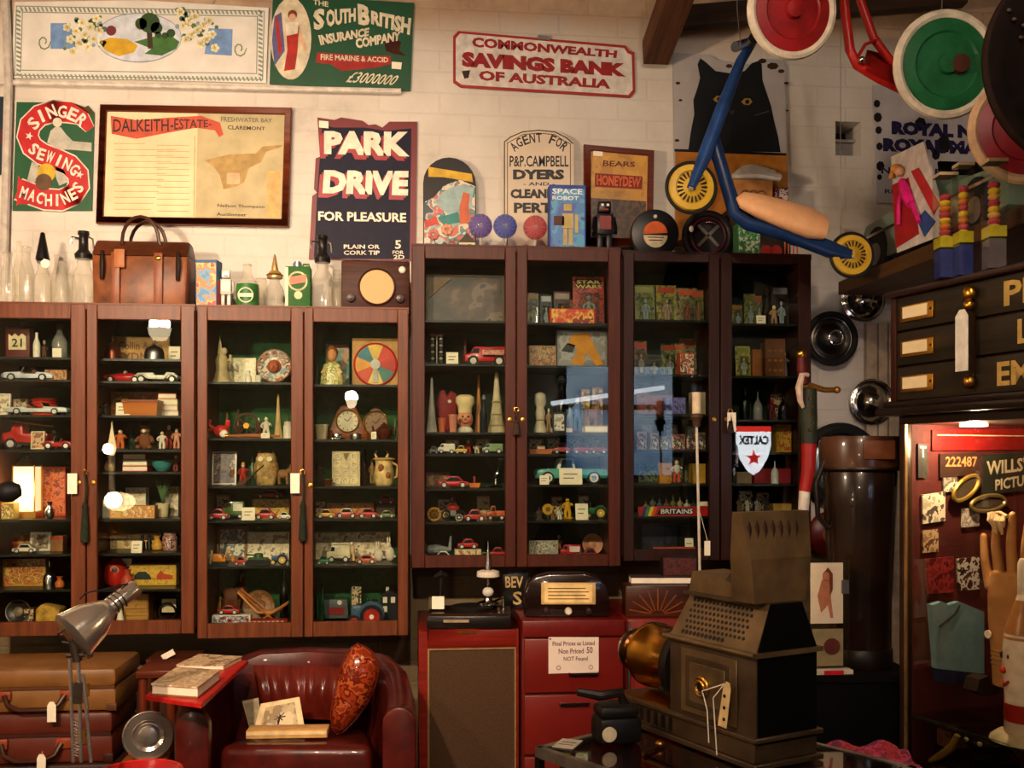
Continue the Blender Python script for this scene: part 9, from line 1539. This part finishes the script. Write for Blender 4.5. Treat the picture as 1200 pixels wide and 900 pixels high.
flatin('number_plate', 'dark plate with copper coloured numerals inside the showcase', 'sign', [(1100, 532), (1146, 530), (1146, 556), (1100, 560)], yb+.002, M('#33201a', .4), .006, plate_)
flatin('photo_card', 'pale photograph card of a face on the showcase back', 'photograph', [(1079, 580), (1106, 576), (1106, 610), (1080, 614)], yb+.002, PRINT(('#a89c88', '#d0c4ac', '#4c4438'), 26)); flatin('card', 'dark card with a white letter at the showcase corner', 'card', [(1075, 520), (1086, 520), (1086, 560), (1075, 560)], yb+.002, M('#2c2a26', .5), .004, lambda t, l: P('lettering', text(MB(), 'T', l(1077, 0)[0], l(1084, 0)[0], l(0, 536)[1] if False else l(1080, 536)[1], l(1080, 523)[1], -.0046), M('#c8c4b8'), t))
flatin('letter_card', 'white scribbled card above the glove hand', 'card', [(1126, 596), (1146, 594), (1146, 616), (1126, 618)], yb+.002, PRINT(('#b8aca0', '#8a7c70', '#d0c4b4'), 50)); flatin('shirt_card', 'pale blue folded garment card in the showcase', 'garment', [(1086, 708), (1098, 704), (1106, 708), (1118, 704), (1147, 716), (1147, 788), (1092, 782)], .10, M('#6f949c', .8, var=.12), .02, lambda t, l: (P('collar_seam', MB().tube([(*l(1094, 733)[:1], -.022, l(1094, 733)[1]), (*l(1112, 718)[:1], -.022, l(1112, 718)[1]), (*l(1118, 708)[:1], -.022, l(1118, 708)[1])], .0025, 5), M('#2c2a2a'), t), P('navy_hem', MB().prism([l(1094, 782), l(1147, 788), l(1147, 802), l(1094, 798)], -.02, 0), M('#1c2040', .8), t)))
def ov(t, l):
 c = l(1128, 572)
def oval(label, px, py, rx, ry, tilt, col):
 p = locx(px, py, yb+.02); t = T('oval_frame', label, 'frame', toworld(yb+.02, p.y, p.z), rz_+PI/2); s = 1/F*2.9; pts = [(rx*s*math.cos(a)*math.cos(tilt)-ry*s*math.sin(a)*math.sin(tilt), 0, rx*s*math.cos(a)*math.sin(tilt)+ry*s*math.sin(a)*math.cos(tilt)) for a in [2*PI*k/24 for k in range(24)]]
 P('oval_rim', MB().tube(pts, .006, 6, closed=True), M(col, .3, .7), t); P('backing', MB().prism([(p_[0]*.95, p_[2]*.95) for p_ in pts], .0, .004), M('#3a3024', .5), t); return t
oval('tilted oval brass horseshoe frame in the showcase', 1132, 572, 21, 10, .6, '#a88a3c'); oval('flat oval gilt frame above the glove hand', 1158, 590, 25, 9, .1, '#9a8450')
for lab, q, cols in (('small grey print under the numerals plate', [(1104, 560), (1120, 559), (1120, 575), (1104, 577)], ('#8a8478', '#5c564c', '#b8b0a0')), ('brown cream picture card beside the letter card', [(1080, 622), (1098, 620), (1098, 646), (1080, 648)], ('#8a6a4c', '#b89a74', '#5a3c28')), ('white triangle patterned card above the blue garment', [(1120, 655), (1146, 652), (1146, 690), (1122, 692)], ('#2a1a18', '#c8beb0', '#3c2420')), ('dim red handbill over the blue garment', [(1082, 655), (1116, 652), (1116, 694), (1084, 696)], ('#6a1a1c', '#8a2a28', '#4a1214'))): flatin('print_card', lab, 'card', q, yb+.002, PRINT(cols, 34))
# glove hand display form
t, p = cs('glove_form', 'tan glove display hand with fingers raised in the showcase', 'display hand', 1176, 800, .17, zsh+.001); H0 = loc(1176, 600, .17).z-zsh; cx_ = p.x
def hx(px, py): q = loc(px, py, .17); return (q.x-cx_, q.z-zsh)
b = MB(); pm = [(1180, 806), (1178, 770), (1176, 730), (1180, 700), (1184, 672)]; wd = [.046, .045, .05, .062, .06]
pts = [hx(*q) for q in pm]; b.X = None
vs = []; n = 20
for (x, z), w_ in zip(pts, wd):
 for i in range(n): a = 2*PI*i/n; vs.append((x+w_*math.cos(a), w_*.42*math.sin(a), max(0, z)))
b._add(vs, [(k*n+i, k*n+(i+1) % n, (k+1)*n+(i+1) % n, (k+1)*n+i) for k in range(len(pts)-1) for i in range(n)], 0, True); o_ = len(b.v)-len(vs); b.f.append(([o_+i for i in range(n)][::-1], 0, False)); b.f.append(([o_+(len(pts)-1)*n+i for i in range(n)], 0, False))
ends = []
for (bx, by), (mx_, my), (tx, ty), r in (((1160, 690), (1156, 655), (1154, 630), .0115), ((1172, 680), (1169, 640), (1169, 612), .0125), ((1187, 676), (1187, 638), (1188, 606), .013), ((1203, 680), (1204, 645), (1206, 616), .0125), ((1212, 740), (1224, 712), (1232, 690), .013)):
 q = [hx(bx, by), hx((bx+mx_)/2, (by+my)/2), hx(mx_, my), hx(tx, ty)]; b.tube([(q[0][0], 0, q[0][1]), (q[1][0], -.003, q[1][1]), (q[2][0], -.006, q[2][1]), (q[3][0], -.004, q[3][1])], [r*1.15, r*1.08, r, r*.8], 12); b.ell((q[3][0], -.004, q[3][1]), (r*.82, r*.82, r*1.1), 12)
hnd = P('hand', b, M('#b8844c', .5, var=.08, scale=20), t); mo = hnd.modifiers.new('fuse', 'REMESH'); mo.mode = 'VOXEL'; mo.voxel_size = .0028; mo.use_smooth_shade = True; ms = hnd.modifiers.new('soft', 'SMOOTH'); ms.iterations = 4
z_ = hx(1180, 765)[1]; b = MB()
for k in range(4): b.lathe([(.0475, z_-.012*k), (.0475, z_-.012*k+.003)], (pts[1][0], 0, 0), 24, sy=.43)
P('printed_bands', b, M('#8a6a44', .6), t); q = hx(1166, 743); P('round_sticker', MB().cyl((q[0], -.0215, q[1]), (q[0], -.026, q[1]), .011), PAPER(), t)
q = hx(1170, 604); b = MB()
for k in range(8): b.ell((q[0]+.02*(k % 4)/2-.015, -.018, q[1]+.012*(k // 4)-.004*k % 3), (.009, .005, .007), 6)
t, p = cs('lace_ornament', 'crumpled white lace ornament hung on the glove fingers', 'ornament', 1168, 608, .145); b = MB()
for k in range(7): b.tube([(-.025+.008*k, 0, .012+.006*math.sin(k)), (-.02+.008*k, -.006, -.004), (-.012+.006*k, 0, -.03+.012*math.cos(k*2))], [.004, .006, .003], 6)
P('lace_folds', b, M('#d8b88c', .8), t); P('ribbon', MB().tube([(-.03, 0, .01), (0, .012, .016), (.035, 0, .008)], .005, 6), M('#c8a070', .7), t)
# china clown bottle on a round printed stand
p = loc(1203, 828, .1); t = T('china_bust', 'white china clown faced bottle at the showcase front', 'figurine', toworld(p.x, .1, zsh+.022), rz_); hb_ = loc(1203, 655, .1).z-zsh-.022; k_ = hb_
P('bottle_body', MB().lathe([(.05, 0), (.052, .006), (.05, k_*.2), (.056, k_*.4), (.052, k_*.56), (.03, k_*.72), (.02, k_*.8)], n=24), M('#e6d4c0', .25), t); P('shoulder_glaze', MB().lathe([(.0535, k_*.54), (.046, k_*.62), (.032, k_*.715), (.022, k_*.78)], n=24), M('#a8703c', .3), t); P('cap', MB().lathe([(.02, k_*.78), (.021, k_*.8), (.021, k_*.97), (.016, k_)], n=20), M('#e8dccc', .3), t)
P('red_collar', MB().lathe([(.0505, k_*.04), (.0525, k_*.1), (.0505, k_*.17)], n=24), M('#b83020', .3), t); P('nose', MB().ell((-.02, -.054, k_*.36), .009), M('#c83a2c'), t)
for x in (-.034, -.004): P('eye', MB().ell((x, -.05 if x > -.02 else -.042, k_*.44), (.007, .006, .009)), BLACK(), t)
P('mouth', MB().tube([(-.034, -.041, k_*.3), (-.02, -.052, k_*.27), (-.002, -.055, k_*.3)], .0035, 6), M('#b82c24'), t)
t = T('display_stand', 'round cream printed stand below the china bottle', 'stand', toworld(p.x, .1, zsh+.001), rz_); P('stand_disc', MB().lathe([(.085, 0), (.083, .008), (.068, .02), (.0005, .02)], n=32), M('#d8c89c', .5), t); b = MB(); text(b, 'MADE BY HAND', -.035, .03, .003, .007, -.0845); P('lettering', b, M('#5a4a34'), t)
# dark glossy figure and brass boomerang on the base of the case
p = loc(1165, 890, .15); t = T('ceramic_cat', 'black glossy rounded cat figure with small pale eyes', 'figurine', toworld(p.x, .15, cb+.001), rz_); hc = .13
P('body', MB().lathe([(.045, 0), (.06, .02), (.064, hc*.45), (.045, hc*.62), (.0005, hc*.64)], n=24), M('#0c0a0a', .12, coat=.5), t); P('head', MB().ell((-.005, -.02, hc*.74), (.055, .05, hc*.24), 20), M('#0c0a0a', .12, coat=.5), t)
for x in (-.028, .018): P('eye', MB().ell((x, -.065, hc*.78), (.008, .005, .007)), M('#b8a888', .2), t); P('ear', MB().lathe([(.018, 0), (.001, .014)], (x*1.1, -.01, hc*.86), 10), M('#0c0a0a', .12), t)
p = loc(1104, 885, .055); t = T('brass_boomerang', 'curved brass coloured horn piece in the showcase base', 'ornament', toworld(p.x, .055, cb+.001), rz_); q = [loc(1090, 892, .055), loc(1102, 886, .055), loc(1116, 876, .055), loc(1122, 862, .055)]; P('curved_bar', MB().tube([(v.x-p.x, 0, max(.014, v.z-cb)) for v in q], [.006, .011, .012, .008], 8), M('#a8843c', .35, .5), t); P('stand_foot', MB().box((0, 0, .005), (.05, .04, .01)), M('#3a1c14'), t)
flatin('carton', 'dark brown carton behind the glossy black cat', 'box', [(1098, 846), (1160, 846), (1160, 872), (1098, 872)], .085, PRINT(('#3a2014', '#5a3420', '#24140e'), 20), .05)
flatin('dark_cushion', 'dark brown rounded cushion beside the blue garment', 'cushion', [(1128, 806), (1132, 792), (1142, 788), (1152, 796), (1156, 808), (1140, 812)], .13, M('#2a1a10', .7), .05)
# doll pack leaning on the shelf, tube packs standing on the drawer chest
def wp(px, py, X): dv = ray(px, py); k = (X-CAM.x)/dv.x; return CAM+dv*k
d3 = 2.95; q = [(1045, 184), (1083, 166), (1112, 273), (1052, 296.5)]; C = [wp(x, y, X0+(.05 if k < 2 else .025)) for k, (x, y) in enumerate(q)]; o = C[3].copy(); o.z = min(c.z for c in C);
t = T('doll_pack', 'red white and blue doll pack leaning above the drawer chest', 'toy', o); C = [c-o for c in C]; P('backing_card', sheetq(C, 0, .006), M('#d0c4bc', .5), t)
NB = (C[1]-C[0]).cross(C[3]-C[0]).normalized(); NB = -NB if NB.dot(FWD) > 0 else NB
BI = lambda u, v, f=.006: (C[0]*(1-u)+C[1]*u)*(1-v)+(C[3]*(1-u)+C[2]*u)*v+NB*f
def strip_(nm, uv, m, f=.006): P(nm, MB().hexa([BI(u, v, f) for u, v in uv]+[BI(u, v, f-.002) for u, v in uv]), M(m, .45), t)
strip_('red_panel', [(0, .3), (.45, .3), (.5, .9), (0, .95)], '#a81c22'); strip_('red_stripe', [(.55, .25), (.75, .25), (1, .7), (.85, .78)], '#b8282c', .007); strip_('blue_stripe', [(.5, .75), (.7, .7), (.85, .85), (.6, .95)], '#2c4c8a', .007)
b = MB(); b.tube([BI(.36, .32, .016), BI(.42, .45, .018), BI(.5, .6, .018)], [.012, .02, .014], 8).tube([BI(.36, .38, .016), BI(.22, .55, .018), BI(.16, .75, .016)], .007, 6).tube([BI(.52, .6, .016), BI(.6, .8, .016)], .008, 6); P('doll_dress', b, M('#d81c78', .5), t); P('doll_head', MB().ell(BI(.34, .22, .018), .016), M('#d8a07c', .5), t); P('doll_hair', MB().ell(BI(.28, .18, .02), (.022, .014, .017)).tube([BI(.2, .15, .02), BI(.1, .25, .02)], .009), M('#c88a3c', .6), t)
zt_ = zc1+.017
for k, (px0, px1, py0, py1, dd, d) in enumerate(((1097, 1118, 206, 322, 2.66, 'clear tube of coloured toys nearest the doll pack'), (1120, 1138, 194, 316, 2.62, 'clear tube of coloured toys, middle one of three'), (1154, 1176, 190, 306, 2.53, 'clear tube of pale toys furthest from the doll pack'))):
 v = fl(xc((px0+px1)/2, dd), dd, zt_); W = (px1-px0)/F*dd; H = zz(py0, dd)-zt_; t = T('toy_tube', d, 'toy', v, -TH); P('clear_tube', MB().bx(-W/2, W/2, -W/2, W/2, 0, H), GLASS('#eef2f0', 1.2, 'acrylic', .03), t); P('tube_lid', MB().bx(-W*.52, W*.52, -W*.52, W*.52, H-.004, H+.004), M('#a8906c', .3), t)
 b = MB(); cs_ = [M('#c8702c'), M('#d8b02c'), M('#b8404c'), M('#4a4a8a'), M('#d8a04c')]
 for j in range(9): b.ell((0, 0, H*(.34+.056*j)), (W*.34, W*.34, H*.035), 8, j % 3 if k < 2 else (4, 1, 2)[j % 3], 6)
 P('toy_beads', b, cs_, t); P('yellow_band', MB().bx(-W*.46, W*.46, -W*.46, W*.46, H*.3, H*.4), M('#c8b020', .4), t); P('blue_base', MB().bx(-W*.44, W*.44, -W*.44, W*.44, .004, H*.28), M('#343a78' if k < 2 else '#6a5a5c', .4), t)
# repeats of a kind share a group phrase
import re
kinds = {}
for o in SC.objects:
 if o.parent is None and o.get('category') and not o.get('group'): kinds.setdefault(re.sub(r'\.\d+$', '', o.name), []).append(o)
for nm, os_ in kinds.items():
 if len(os_) > 1:
  w_ = nm.replace('_', ' '); w_ = w_ if w_.endswith('glasses') else w_+'es' if w_[-1] in 'xsh' else w_[:-1]+'ies' if w_[-1] == 'y' and w_[-2] not in 'aeou' else w_+'s'
  for o in os_: o['group'] = w_+' around the shop'
